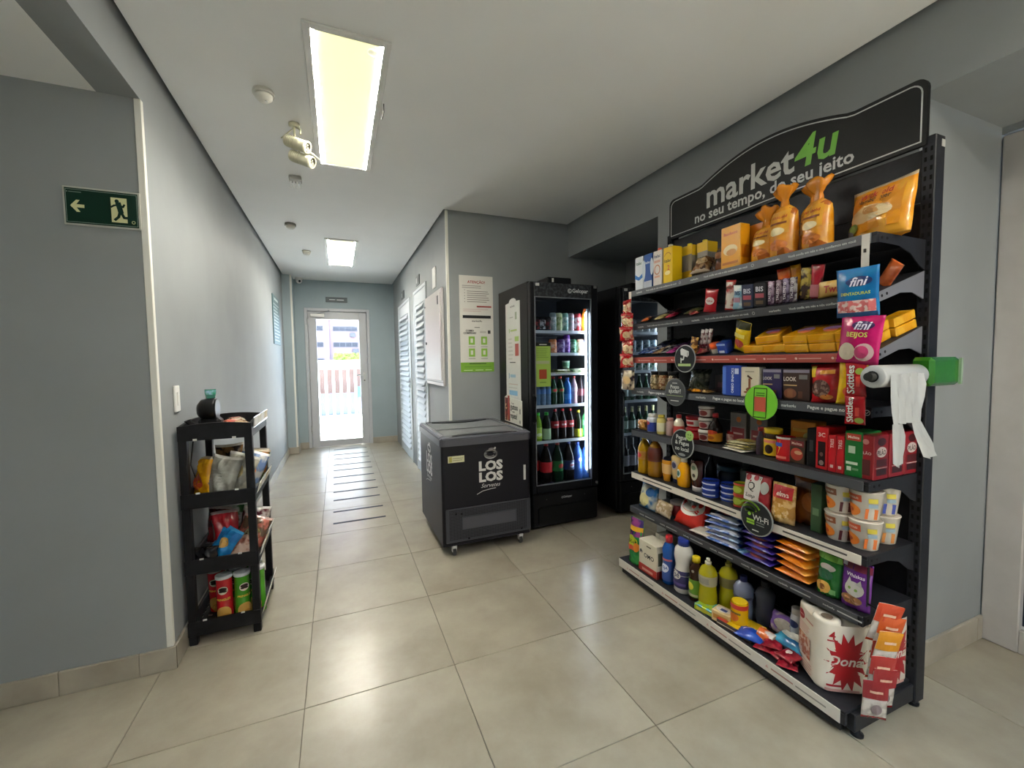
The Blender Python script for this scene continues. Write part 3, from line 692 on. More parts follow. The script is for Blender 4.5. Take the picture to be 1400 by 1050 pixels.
PROF = {
 'soda': [(0.80, 0), (0.95, 0.015), (1, 0.05), (1, 0.28), (0.94, 0.36), (1, 0.44), (1, 0.60), (0.86, 0.70), (0.55, 0.83), (0.36, 0.90), (0.34, 0.955)],
 'water': [(0.85, 0), (1, 0.03), (1, 0.14), (0.93, 0.17), (1, 0.20), (1, 0.36), (0.93, 0.40), (1, 0.44), (1, 0.66), (0.80, 0.78), (0.42, 0.88), (0.36, 0.95)],
 'glass': [(0.9, 0), (1, 0.02), (1, 0.50), (0.92, 0.58), (0.50, 0.72), (0.38, 0.80), (0.34, 0.96)],
 'wine': [(0.92, 0), (1, 0.02), (1, 0.56), (0.88, 0.64), (0.44, 0.73), (0.38, 0.80), (0.38, 0.985)],
 'bleach': [(0.88, 0), (1, 0.03), (1, 0.34), (0.86, 0.44), (0.80, 0.50), (0.92, 0.58), (1, 0.68), (0.92, 0.80), (0.58, 0.88), (0.50, 0.90)],
 'deterg': [(0.85, 0), (1, 0.03), (0.98, 0.25), (0.88, 0.42), (0.96, 0.60), (0.98, 0.72), (0.72, 0.82), (0.36, 0.87), (0.32, 0.90)],
 'squeeze': [(0.80, 0), (0.92, 0.03), (1, 0.22), (0.96, 0.5), (0.88, 0.66), (0.62, 0.76), (0.48, 0.80), (0.45, 0.84)],
 'inverted': [(0.66, 0), (0.7, 0.01), (0.7, 0.15), (0.76, 0.17), (0.92, 0.40), (1, 0.75), (0.98, 0.93), (0.8, 0.99), (0, 1.0)],
 'jar': [(0.9, 0), (1, 0.04), (1, 0.70), (0.92, 0.78), (0.86, 0.80), (0.86, 0.84)],
 'can': [(0.78, 0), (0.95, 0.03), (1, 0.07), (1, 0.90), (0.86, 0.965), (0.82, 0.97), (0.82, 1.0), (0.76, 1.0), (0.74, 0.975), (0, 0.975)],
 'tin': [(0.97, 0), (1, 0.015), (1, 0.03), (0.985, 0.05), (0.985, 0.94), (1, 0.965), (1, 0.99), (0.96, 1.0), (0.94, 0.975), (0, 0.975)],
 'tub': [(0.82, 0), (0.86, 0.02), (1.0, 0.80), (1.0, 0.82)],
 'cup': [(0.72, 0), (0.74, 0.015), (0.96, 0.93), (1.0, 0.95), (1.0, 0.975), (0.96, 0.98), (0.0, 0.985)],
 'oil': [(0.85, 0), (1, 0.03), (0.97, 0.16), (1, 0.22), (0.96, 0.30), (1, 0.36), (0.97, 0.52), (1, 0.60), (0.92, 0.72), (0.6, 0.86), (0.36, 0.91), (0.34, 0.95)],
 'tall': [(0.9, 0), (1, 0.03), (1, 0.72), (0.9, 0.80), (0.6, 0.86), (0.5, 0.88)],
 'roll': [(0.98, 0), (1, 0.02), (1, 0.98), (0.98, 1.0), (0.36, 1.0), (0.34, 0.9), (0, 0.9)],
}
def turned(name, label, cat, prof, r, h, col, M, group=None, cap=None, band=None, spec=(), seg=18, squash=1.0, neckcol=None):
    """bottle, can, jar or cup; cap = (colour, radius factor, z0, z1) in heights; band = (z0, z1, colour) label"""
    P = [(a*r, z*h) for a, z in PROF[prof]]
    b = MB(); m = M_(col, 0.15)
    b.lathe(P, m, seg)
    if squash != 1: b.v = [(x, y*squash, z) for x, y, z in b.v]
    o = b.build(name, None, M); tag(o, label, cat, group)
    def rad(z):
        for (r0, z0), (r1, z1) in zip(P, P[1:]):
            if z0 <= z <= z1 and z1 > z0: return r0+(r1-r0)*(z-z0)/(z1-z0)
        return r
    def surf(x, z, e):
        q = rad(z)+0.0008+e; a = x/max(rad(z), 0.004); return (q*math.sin(a), -q*math.cos(a)*squash, z)
    if band:
        bands = band if isinstance(band, list) else [band]
        for z0, z1, bc in bands:
            b = MB(); b.lathe([(rad(z0*h+(z1-z0)*h*k/6)+0.0008, z0*h+(z1-z0)*h*k/6) for k in range(7)], M_(bc), seg, cap=False)
            if squash != 1: b.v = [(x, y*squash, z) for x, y, z in b.v]
            b.build('label_band', o)
    if cap:
        for q in (cap if isinstance(cap, list) else [cap]):
            cc, f, z0, z1 = q; b = MB(); b.lathe([(f*r, z0*h), (f*r, z1*h-0.002), (f*r*0.9, z1*h)], M_(cc), 16); 
            if squash != 1: b.v = [(x, y*squash, z) for x, y, z in b.v]
            b.build('cap', o)
    if spec: decor(o, surf, 2*r, h, list(spec))
    return o

# ================================================================== CHEST FREEZER
fz = empty('chest_freezer', 'black glass-top chest freezer on casters with white logo', 'freezer', (0.955, 3.19, 0))
FZ = mat('#17161d', 0.42); FG = mat('#474850', 0.45); W2, D2 = 0.33, 0.395
def rbox(b, x0, x1, y0, y1, z0, z1, r, m, n=4):
    pts = []
    for cx, cy, a0 in ((x1-r, y1-r, 0), (x0+r, y1-r, 90), (x0+r, y0+r, 180), (x1-r, y0+r, 270)):
        for k in range(n+1):
            a = R(a0+90*k/n); pts.append((cx+r*math.cos(a), cy+r*math.sin(a), z0))
    b.slab(pts[::-1], (0, 0, z1-z0), m)
b = MB(); rbox(b, -W2, W2, -D2, D2, 0.075, 0.77, 0.02, FZ); b.build('body', fz)
b = MB(); rbox(b, -W2-0.008, W2+0.008, -D2-0.01, D2+0.01, 0.77, 0.815, 0.035, FG)
for s in (-1, 1):                                    # raised side rails
    b.box(s*(W2+0.004), s*(W2-0.045), -D2+0.03, D2-0.01, 0.81, 0.832, FG, 0.008)
b.box(-W2+0.045, W2-0.045, D2-0.05, D2, 0.81, 0.834, FG, 0.008); b.box(-W2-0.004, W2+0.004, -D2-0.006, -D2+0.035, 0.81, 0.829, FG, 0.008)
b.build('top_frame', fz)
for s in (-1, 1):
    b = MB(); b.box(s*(W2-0.008), s*(W2-0.03), -D2+0.05, D2-0.03, 0.8322, 0.836, mat('#c9cbd0', 0.25, 0.7)); b.build('rail_strip', fz)
gl = pale_sheen_glass()
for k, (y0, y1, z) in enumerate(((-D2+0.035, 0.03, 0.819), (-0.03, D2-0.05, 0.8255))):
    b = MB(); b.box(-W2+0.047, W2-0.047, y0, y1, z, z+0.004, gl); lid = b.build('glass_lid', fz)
    h = MB(); n = 14; ye = y0 if k == 0 else y1; sg = 1 if k == 0 else -1
    P = [(-0.24+0.48*i/n, ye+sg*(0.012+0.075*math.sin(math.pi*i/n)), z+0.004) for i in range(n+1)]+[(0.24, ye+sg*0.002, z+0.004), (-0.24, ye+sg*0.002, z+0.004)]
    h.slab(P if sg < 0 else P[::-1], (0, 0, 0.008), mat('#1e1f24', 0.4)); h.build('handle', lid)
b = MB(); b.box(-W2+0.05, W2-0.05, -D2+0.04, D2-0.055, 0.5, 0.505, mat('#9aa0a6', 0.4)); b.build('inner_basket', fz)
# front grille
b = MB(); b.box(-W2+0.02, W2-0.005, -D2-0.008, -D2+0.002, 0.10, 0.335, mat('#34353d', 0.5), 0.004); gr = b.build('grille', fz)
b = MB(); b.box(-0.19, 0.205, -D2-0.0095, -D2-0.008, 0.185, 0.265, mat('#45464e', 0.45)); b.build('grille_plate', gr)
b = MB(); rnd = random.Random(5); dk = mat('#121218', 0.7)
for i in range(58):
    for j in range(20):
        x = -0.285+i*0.01; z = 0.12+j*0.0105
        if -0.195 < x < 0.21 and 0.18 < z < 0.27: continue
        b.box(x, x+0.0055, -D2-0.0092, -D2-0.008, z, z+0.006, dk)
o = b.build('perforation', gr); o['kind'] = 'stuff'
for x, z in ((-0.20, 0.295), (-0.24, 0.30), (0.25, 0.12), (-0.15, 0.115)):
    b = MB(); b.lathe([(0.007, -D2-0.011), (0.007, -D2-0.008)], dk, 10, axis='y', org=(x, 0, z)); b.build('screw', gr)
for x in (-0.25, 0.25):
    for y in (-D2+0.02, D2-0.06):
        b = MB(); b.box(x-0.016, x+0.016, y-0.02, y+0.02, 0.055, 0.078, mat('#d6d6d4', 0.35), 0.002); b.box(x-0.016, x-0.012, y-0.012, y+0.016, 0.03, 0.06, mat('#d6d6d4', 0.35)); b.box(x+0.012, x+0.016, y-0.012, y+0.016, 0.03, 0.06, mat('#d6d6d4', 0.35)); c_ = b.build('caster', fz)
        b = MB(); b.lathe([(0.026, -0.01), (0.028, 0), (0.026, 0.01)], mat('#3a3a3c', 0.5), 14, axis='x', org=(x, y, 0.028)); b.build('wheel', c_)
LW = '#cfcdc9'
def loslos(u, w, h):
    return [('l', arc(u, 0.872, 0.068, 0.036, 0, 360, 24), 0.013, LW), ('l', arc(u-0.006, 0.876, 0.05, 0.024, 20, 160, 12), 0.013, LW), ('l', arc(u-0.004, 0.868, 0.045, 0.016, 180, 330, 10), 0.008, LW), ('l', arc(u+0.01, 0.906, 0.045, 0.018, 25, 130, 10), 0.008, LW), ('e', u+0.05, 0.926, 0.01, 0.008, LW),
            ('t', 'LOS', u, 0.772, 0.27, LW, {'bold': 0.05, 'force': 1, 'tall': 0.88}), ('t', 'LOS', u, 0.672, 0.27, LW, {'bold': 0.05, 'force': 1, 'tall': 0.88}),
            ('t', 'Sorvetes', u-0.005, 0.595, 0.22, LW, {'bold': 0.0, 'shear': 0.4}), ('l', [(u-0.16, 0.525), (u-0.1, 0.548), (u+0.0, 0.56), (u+0.05, 0.562)], 0.005, LW)]
decor(fz, flat(-D2), 0.66, 0.79, loslos(0.035, 0.66, 0.79), 'logo')
decor(fz, lambda x, z, e: (-W2-e, -x, z), 0.79, 0.79, loslos(-0.02, 0.79, 0.79), 'side_logo')
b = MB(); b.box(-0.285, -0.17, -D2-0.0012, -D2, 0.655, 0.70, mat('#c9c69c', 0.5)); b.build('sticker', fz)
decor(fz, flat(-D2-0.0012), 0.66, 0.79, [('r', -0.42, -0.39, 0.835, 0.88, '#a9a14c'), ('r', -0.385, -0.27, 0.862, 0.868, '#8f8c6c'), ('r', -0.385, -0.28, 0.845, 0.851, '#8f8c6c')], 'sticker_print')
b = MB(); b.box(0.275, 0.292, -D2-0.0012, -D2, 0.475, 0.585, mat('#c4c2c0', 0.5)); b.build('barcode_sticker', fz)
# promo standee on the freezer, leaning on the fridge
M = T((1.300, 3.14, 0.8385)) @ RZ(-90)
t = empty('promo_card', 'white promo card with chocolate ice cream picture standing on the freezer', 'sign', M=M)
b = MB(); b.slab([(-0.19, 0, 0.003), (0.17, 0, 0.0), (0.17, 0, 0.195), (-0.06, 0, 0.205), (-0.075, 0, 0.23), (-0.13, 0, 0.225), (-0.19, 0, 0.205)], (0, 0.004, 0), mat('#d3d2c6', 0.5)); b.build('card', t)
pic = noisy('#7c2419', '#c9a06a', 22, 0.4, 0.42, 0.6, 3, c3='#2a120c')
decor(t, flat(0), 0.36, 0.2, [('r', -0.5, -0.2, 0.05, 1.0, pic), ('r', -0.33, -0.22, 0.1, 1.1, '#a8352a'), ('t', '\u00c9 um\u00e1', -0.03, 0.82, 0.14, '#1d1d1d'), ('t', 'gustoso', 0.05, 0.62, 0.42, '#1d1d1d', {'bold': 0.03, 'tall': 1.35}), ('t', 'e quem', 0.0, 0.46, 0.17, '#1d1d1d'), ('t', 'repete!', 0.03, 0.28, 0.38, '#1d1d1d', {'bold': 0.03, 'tall': 1.35}),
     ('r', 0.36, 0.41, 0.45, 0.65, '#5a5a56'), ('r', 0.34, 0.42, -0.02+0.1, 0.2, '#8a8a84')])

# ================================================================== DRINKS FRIDGES
LED = bpy.data.materials.new('led_strip'); LED.use_nodes = True
_p = LED.node_tree.nodes['Principled BSDF']; _p.inputs['Emission Color'].default_value = (0.86, 0.94, 1, 1); _p.inputs['Emission Strength'].default_value = 55.0
SHZ = [1.571, 1.393, 1.233, 0.974, 0.686, 0.335]
def fridge(x0, y0, label, header=True):
    t = empty('drinks_fridge', label, 'fridge', (x0, y0, 0), 'black upright drinks fridges against the grey wall')
    w, d, h = 0.606, 0.68, 1.955; m = mat('#121317', 0.36); inn = mat('#3b3f47', 0.45); pl_ = mat('#101114', 0.4)
    b = MB(); b.box(0, 0.025, 0.055, d, 0.03, h, m, 0.004); b.box(w-0.025, w, 0.055, d, 0.03, h, m, 0.004); b.box(0.025, w-0.025, d-0.03, d, 0.03, h, m); b.box(0.025, w-0.025, 0.055, d-0.03, h-0.05, h, m); b.box(0.025, w-0.025, 0.055, d-0.03, 0.05, 0.315, m); b.build('body', t)
    b = MB(); b.box(0.026, 0.031, 0.06, d-0.035, 0.316, h-0.055, inn); b.box(w-0.031, w-0.026, 0.06, d-0.035, 0.316, h-0.055, inn); b.box(0.031, w-0.031, d-0.036, d-0.031, 0.316, h-0.055, inn); b.box(0.031, w-0.031, 0.06, d-0.036, h-0.056, h-0.051, inn); b.box(0.031, w-0.031, 0.062, d-0.036, 0.316, 0.333, inn); b.build('liner', t)
    # door
    b = MB(); b.box(0, 0.036, 0, 0.05, 0.30, h-0.012, m, 0.006); b.box(w-0.062, w, 0, 0.05, 0.30, h-0.012, m, 0.006); b.box(0.036, w-0.062, 0, 0.05, 0.30, 0.362, m, 0.006); b.box(0.036, w-0.062, 0, 0.05, 1.835, h-0.012, noisy('#26282c', '#4a4d52', 45, 0.4, 0.45, 0.7, 6), 0.004); dr = b.build('door', t)
    b = MB(); b.box(0.036, w-0.062, 0.012, 0.018, 0.362, 1.835, glass('#f2f6fa', 0.09)); b.build('pane', dr)
    al = mat('#8b8f96', 0.3, 0.5); b = MB(); b.box(0.036, 0.042, -0.002, 0.01, 0.362, 1.835, al); b.box(w-0.068, w-0.062, -0.002, 0.01, 0.362, 1.835, al); b.box(0.042, w-0.068, -0.002, 0.01, 0.362, 0.368, al); b.box(0.042, w-0.068, -0.002, 0.01, 1.829, 1.835, al); b.build('gasket', dr)
    b = MB(); b.tube([(0.018, -0.002, 0.86), (0.018, -0.035, 0.88), (0.018, -0.035, 1.06), (0.018, -0.002, 1.08)], 0.008, pl_); b.build('handle', dr)
    s = lambda x, z, e: (x, -e, z)
    decor(dr, s, 1, 1, [('l', arc(0.345, 1.888, 0.016, 0.016, 0, 360, 18), 0.005, '#d4d6d6'), ('l', arc(0.345, 1.888, 0.008, 0.008, 60, 330, 12), 0.005, '#d4d6d6'), ('t', 'Gelopar', 0.44, 1.887, 0.145, '#dcdede', {'bold': 0.03})], 'logo')
    b = MB(); b.box(0.045, 0.075, -0.006, 0, h-0.04, h-0.02, mat('#c9cac8', 0.4)); b.box(w-0.04, w-0.015, -0.006, 0.0, h-0.035, h-0.015, mat('#9a9c9c', 0.3)); b.build('corner_clip', dr)
    b = MB(); b.lathe([(0.011, -0.01), (0.011, 0.0)], mat('#c4c6c6', 0.25, 0.5), 12, axis='y', org=(w-0.02, 0, 0.33)); b.build('lock', dr)
    # plinth
    b = MB(); b.box(0.004, w-0.004, 0.004, 0.055, 0.03, 0.295, pl_, 0.01); pn = b.build('plinth', t)
    b = MB(); b.slab([(0.05, 0.004, 0.06), (w-0.05, 0.004, 0.06), (w-0.05, 0.004, 0.175), (w-0.08, 0.004, 0.19), (0.08, 0.004, 0.19), (0.05, 0.004, 0.175)], (0, -0.012, 0), mat('#0c0d0f', 0.45)); b.build('grille', pn)
    decor(pn, lambda x, z, e: (x, 0.0035-e, z), 1, 1, [('l', arc(0.265, 0.245, 0.007, 0.007, 0, 360, 12), 0.003, '#c4c6c6'), ('t', 'Gelopar', 0.315, 0.245, 0.08, '#c4c6c6', {'bold': 0.03}), ('r', 0.12, 0.128, 0.24, 0.25, '#45474a'), ('r', 0.47, 0.478, 0.24, 0.25, '#45474a')], 'plinth_logo')
    for x in (0.05, w-0.05):
        for y in (0.1, d-0.08):
            b = MB(); b.lathe([(0.02, 0), (0.02, 0.012), (0.012, 0.014), (0.012, 0.05)], pl_, 10, cx=x, cy=y); b.build('foot', t)
    # wire shelves
    wm_ = mat('#7f858d', 0.35, 0.6)
    for z in SHZ[:-1]:
        b = MB()
        for q in range(15): xx = 0.036+q*(w-0.072)/14; b.box(xx-0.0015, xx+0.0015, 0.09, d-0.05, z-0.005, z, wm_)
        for yy in (0.088, 0.3, d-0.052): b.box(0.032, w-0.032, yy-0.003, yy+0.003, z-0.009, z-0.005, wm_)
        so = b.build('shelf', t)
        b = MB(); b.box(0.033, w-0.033, 0.082, 0.086, z-0.012, z+0.012, mat('#cfd6dc', 0.2)); b.build('shelf_edge', so)
    # led strips
    b = MB(); b.box(w-0.085, w-0.072, 0.056, 0.062, 0.43, 1.73, LED); b.build('led_strip', t)
    b = MB(); b.box(w-0.0705, w-0.06, 0.054, 0.068, 0.40, 1.76, mat('#c6ccd2', 0.4)); b.build('led_rail', t)
    # small box on top
    b = MB(); b.box(0.20, 0.42, 0.10, 0.30, h, h+0.055, m, 0.006); bx_ = b.build('control_box', t)
    b = MB(); b.box(0.24, 0.255, 0.096, 0.1, h+0.015, h+0.045, mat('#c9c9c5', 0.4)); b.build('switch', bx_)
    return t
F1X, F1Y, F2X = 1.368, 2.94, 2.19
f1 = fridge(F1X, F1Y, 'black upright drinks fridge full of soft drinks, next to the freezer')
f2 = fridge(F2X, F1Y, 'black upright drinks fridge half hidden behind the shelving')
# sheet stuck to the fridge's side
M = T((F1X-0.0005, 3.29, 0.845)) @ RZ(-90)
t = empty('instruction_sheet', 'tall white instruction sheet stuck on the side of the fridge', 'poster', M=M)
b = MB(); P = [(-0.155, 0, 0), (0.155, 0, 0), (0.155, 0, 0.985), (0.075, 0, 0.99)]+[(0.075*math.cos(R(a)), 0, 0.99+0.03*math.sin(R(a))) for a in range(0, 181, 20)]+[(-0.155, 0, 0.985)]
b.slab(P, (0, -0.002, 0), mat('#cfcfca', 0.5)); b.build('sheet', t)
decor(t, flat(-0.002), 0.31, 1.0, [('t', 'market4u', 0, 0.955, 0.32, '#4a4a46'), ('r', -0.2, 0.05, 0.86, 0.866, '#8d8d88'), ('r', 0.18, 0.3, 0.84, 0.9, '#8d9a80'), ('r', -0.25, -0.21, 0.735, 0.77, '#7fa648'), ('r', -0.15, 0.3, 0.745, 0.76, '#a3b86c'), ('r', 0.15, 0.42, 0.66, 0.70, '#9bbf5c')]
      + lines(-0.3, 0.05, 0.50, 0.70, 6, '#b3b3ad', 0.3, seed=6)+[('r', 0.18, 0.42, 0.54, 0.64, '#a5423c'), ('r', -0.2, 0.2, 0.482, 0.49, '#3c3c3a'), ('r', -0.28, -0.24, 0.35, 0.395, '#3f7fa6'), ('r', -0.18, 0.2, 0.36, 0.385, '#8fb4c9'), ('r', -0.3, 0.35, 0.30, 0.306, '#c4a79a'), ('r', -0.3, 0.3, 0.27, 0.276, '#b3b3ad'), ('r', -0.26, 0.32, 0.21, 0.25, '#7db3d6'), ('r', -0.3, -0.2, 0.10, 0.14, '#6d1f2c'), ('r', -0.15, 0.02, 0.11, 0.145, '#b03a44')]+lines(-0.3, 0.3, 0.02, 0.08, 3, '#b3b3ad', 0.3, seed=12))
# green info sheet on the glass (code left out)
t = empty('glass_sticker', 'green info sheet with red square on the fridge glass', 'sticker', (1.473, F1Y+0.0085, 1.14))
b = MB(); b.box(-0.068, 0.068, -0.002, 0.0, 0, 0.335, mat('#8fae4a', 0.5)); b.build('sheet', t)
decor(t, flat(-0.002), 0.136, 0.335, [('r', -0.42, 0.42, 0.53, 0.6, '#9aa37f'), ('r', -0.24, 0.24, 0.18, 0.40, '#8f3a24'), ('r', -0.2, 0.2, 0.09, 0.11, '#5f7a2c'), ('r', -0.5, 0.5, 0.94, 1.02, '#1b1d1c'), ('r', -0.22, 0.25, 0.97, 0.985, '#c4c6c4')]+lines(-0.38, 0.38, 0.66, 0.9, 6, '#6f8c38', 0.3, seed=3), 'print')

# ---- drinks
def X1(px, s=0): return 1.452+(px-729)*0.00678
def drink(kind, x, y, z, label, col, h=None, r=None, band=None, cap=None, spec=(), group=None, cat=None):
    M = T((x, y, z+0.0008))
    d = {'can': (0.033, 0.122, 'can', 'drink_can', 'can'), 'tallcan': (0.029, 0.157, 'can', 'drink_can', 'can'), 'soda': (0.034, 0.235, 'soda', 'soda_bottle', 'bottle'), 'big': (0.05, 0.325, 'soda', 'soda_bottle', 'bottle'), 'water': (0.032, 0.215, 'water', 'water_bottle', 'bottle'), 'bigwater': (0.047, 0.315, 'water', 'water_bottle', 'bottle'), 'glass': (0.031, 0.235, 'glass', 'beer_bottle', 'bottle'), 'wine': (0.039, 0.31, 'wine', 'wine_bottle', 'bottle')}[kind]
    return turned(d[3], label, cat or d[4], d[2], r or d[0], h or d[1], col, M, group, cap, band, spec, 16)
FY = F1Y+0.135
G1 = 'drinks in the first fridge'
cansA = [(733, '#22201f', '#8a2a2a', 'black and red drink can at the left end of the top fridge shelf', 'can'), (740.5, '#1c1c20', '#b9b9c0', 'black and silver drink can, second on the top fridge shelf', 'can'), (748, '#202024', '#6a2a30', 'dark red and black drink can, third on the top fridge shelf', 'can'),
         (755.5, '#9fb0b4', '#e6eaea', 'silver blue drink can in the middle of the top fridge shelf', 'tallcan'), (763.5, '#cfd8a6', '#7d9a5a', 'pale yellow green drink can on the top fridge shelf', 'tallcan'), (772, '#7fb0a6', '#d8e6e0', 'teal drink can on the top fridge shelf', 'tallcan'), (780, '#c9b3bc', '#8fa0a6', 'silver pink drink can on the top fridge shelf', 'tallcan'), (790, '#a8343c', '#e0c9cc', 'red and silver tall can on the top fridge shelf', 'tallcan')]
for px, c1, c2, lb, k in cansA:
    drink(k, X1(px), FY, SHZ[0], lb, c1, band=(0.2, 0.78, noisy(c1, c2, 30, 0.25, 0.42, 0.58, 2)), group=G1)
drink('water', X1(800), FY, SHZ[0], 'tall orange juice bottle with orange cap at the right of the top fridge shelf', '#e8871c', h=0.2, band=(0.25, 0.62, '#f0a024'), cap=('#e05c10', 0.42, 0.9, 1.0), group=G1)
for px, c1, c2, lb, k in [(755, '#e08a5a', '#f0c6b0', 'orange pink drink can on the second fridge shelf', 'can'), (766, '#5a3a86', '#a99ad0', 'purple drink can left of the taller purple can', 'can'), (774, '#6d3d9a', '#cfa6e6', 'taller purple drink can on the second fridge shelf', 'tallcan'), (782.5, '#1f6a48', '#a6d0b4', 'green drink can on the second fridge shelf', 'can'), (793, '#d9a68a', '#f4e2d6', 'peach drink can on the second fridge shelf', 'can'), (803, '#6a7fc0', '#d0d8f0', 'blue lilac drink can at the right of the second fridge shelf', 'can')]:
    drink(k, X1(px), FY, SHZ[1], lb, c1, band=(0.15, 0.8, noisy(c1, c2, 30, 0.25, 0.42, 0.58, 2)), group=G1)
# third shelf: trays and a cup
t = empty('snack_tray', 'flat pale tray of wrapped snacks on the third fridge shelf', 'tray', (X1(778), FY+0.03, SHZ[2]+0.0008))
b = MB(); b.box(-0.16, 0.16, -0.09, 0.09, 0, 0.012, mat('#c9cfae', 0.4), 0.003); b.build('tray', t)
b = MB(); b.box(-0.14, -0.02, -0.08, 0.08, 0.012, 0.034, film('#9cae6a', '#d8d8b8', 40), 0.008); b.build('wrapped_snack', t)
b = MB(); b.box(0.0, 0.15, -0.08, 0.08, 0.012, 0.040, film('#c6ccb0', '#7d9a6a', 40), 0.008); b.build('wrapped_snack', t)
turned('yogurt_cup', 'small pale green cup standing above the tray in the fridge', 'cup', 'tub', 0.033, 0.07, '#a9cdb4', T((X1(778), FY+0.06, SHZ[2]+0.0415)), G1, band=(0.25, 0.7, '#5f9a78'), cap=('#d0e2d6', 1.03, 0.82, 0.9))
WB = mat('#7fa9d0', 0.08, trans=0.5)
for k, (px, lb) in enumerate([(733, 'leftmost small blue water bottle on the fourth fridge shelf'), (740, 'second small blue water bottle on the fourth fridge shelf'), (747, 'third small blue water bottle on the fourth fridge shelf')]):
    drink('water', X1(px)+0.0, FY, SHZ[3], lb, WB, band=(0.46, 0.64, '#3f74b8'), cap=('#dfe8f0', 0.42, 0.93, 1.0), group=G1)
for px, lb in [(755, 'green soda bottle right of the small water bottles'), (764.5, 'second green soda bottle, left of the bright blue drink')]:
    drink('soda', X1(px), FY, SHZ[3], lb, '#123a22', band=[(0.46, 0.6, '#2f7a3c')], cap=('#b8322a', 0.4, 0.93, 1.0), spec=[('e', 0, 0.53, 0.3, 0.05, '#c9342c')], group=G1)
drink('water', X1(774.5), FY, SHZ[3], 'bright blue sports drink bottle on the fourth fridge shelf', '#1c6fd0', h=0.225, r=0.034, band=(0.2, 0.4, '#2f8ae6'), cap=('#1450a0', 0.5, 0.9, 1.0), group=G1)
drink('soda', X1(784), FY, SHZ[3], 'pinkish clear soda bottle beside the blue sports drink', '#b89aa4', r=0.029, band=(0.46, 0.6, '#d4b8bc'), cap=('#c04a4a', 0.4, 0.93, 1.0), group=G1)
drink('soda', X1(793.5), FY, SHZ[3], 'dark cola bottle on the fourth fridge shelf', '#20161a', band=(0.3, 0.55, '#5a2a30'), cap=('#20221f', 0.4, 0.93, 1.0), group=G1)
drink('soda', X1(803.5), FY, SHZ[3], 'pale teal bottle at the right end of the fourth fridge shelf', '#5f9aa0', r=0.030, band=(0.46, 0.6, '#8fc0c0'), cap=('#3f7a7a', 0.4, 0.93, 1.0), group=G1)
# fifth shelf
drink('soda', X1(734), FY, SHZ[4], 'lime soda bottle with green cap at the left of the fifth fridge shelf', '#7fae2a', band=(0.12, 0.5, '#b6d84a'), cap=('#4ac83a', 0.5, 0.9, 1.0), spec=[('e', 0, 0.25, 0.35, 0.06, '#e4f0c0')], group=G1)
drink('soda', X1(745.5), FY, SHZ[4], 'dark bottle with pale green label on the fifth fridge shelf', '#1d2a1c', r=0.037, band=(0.06, 0.44, '#a9c79a'), cap=('#3fb84a', 0.45, 0.9, 1.0), group=G1)
for px, lb in [(757, 'cola bottle with red label, left one of three on the fifth fridge shelf'), (767.5, 'cola bottle with red label, middle one of three on the fifth fridge shelf'), (778, 'cola bottle with red label, right one of three on the fifth fridge shelf')]:
    drink('soda', X1(px), FY, SHZ[4], lb, '#1a0f0d', h=0.255, band=(0.40, 0.62, '#b01c24'), cap=('#c02028', 0.4, 0.93, 1.0), spec=[('r', -0.3, 0.3, 0.48, 0.53, '#e8d4d4')], group=G1)
drink('soda', X1(790), FY, SHZ[4], 'dark bottle with yellow label and yellow cap on the fifth fridge shelf', '#182012', band=(0.06, 0.34, '#c8cc3a'), cap=('#d8d430', 0.42, 0.92, 1.0), group=G1)
drink('soda', X1(801), FY, SHZ[4], 'clear green soda bottle at the right end of the fifth fridge shelf', mat('#5fc07a', 0.1, trans=0.4), r=0.036, h=0.25, band=(0.42, 0.6, '#7fd08a'), cap=('#7ae04a', 0.42, 0.93, 1.0), group=G1)
# bottom
drink('big', X1(733.5)+0.008, FY+0.09, SHZ[5], 'large cola bottle with red label behind its neighbour, bottom left of the fridge', '#1a0f0d', band=(0.30, 0.56, '#c41f2a'), cap=('#c02028', 0.34, 0.94, 1.0), group=G1)
drink('big', X1(744.5), FY, SHZ[5], 'large cola bottle with red label at the front, bottom shelf of the fridge', '#1a0f0d', r=0.052, band=(0.30, 0.56, '#d0242e'), cap=('#c02028', 0.34, 0.94, 1.0), group=G1)
drink('big', X1(760), FY, SHZ[5], 'large green soda bottle with red cap on the fridge bottom shelf', '#0f2a1a', band=(0.30, 0.56, '#1f7a3a'), cap=('#c83a30', 0.34, 0.94, 1.0), spec=[('e', 0.1, 0.43, 0.25, 0.06, '#c84a3c')], group=G1)
drink('big', X1(775.5), FY, SHZ[5], 'large dark cola bottle with navy label on the fridge bottom shelf', '#140f12', band=(0.30, 0.54, '#1a2a5a'), cap=('#2a3a7a', 0.34, 0.94, 1.0), spec=[('e', 0.1, 0.42, 0.22, 0.07, '#b8c4dc'), ('r', -0.1, 0.3, 0.40, 0.44, '#b03040')], group=G1)
for px, lb in [(788.5, 'left large blue water bottle on the fridge bottom shelf'), (801, 'right large blue water bottle on the fridge bottom shelf')]:
    drink('bigwater', X1(px), FY, SHZ[5], lb, mat('#4f7fd0', 0.08, trans=0.4), r=0.042, band=(0.46, 0.64, '#2a56c8'), cap=('#2448a8', 0.4, 0.93, 1.0), spec=[('e', 0, 0.55, 0.2, 0.05, '#d4e4f8')], group=G1)
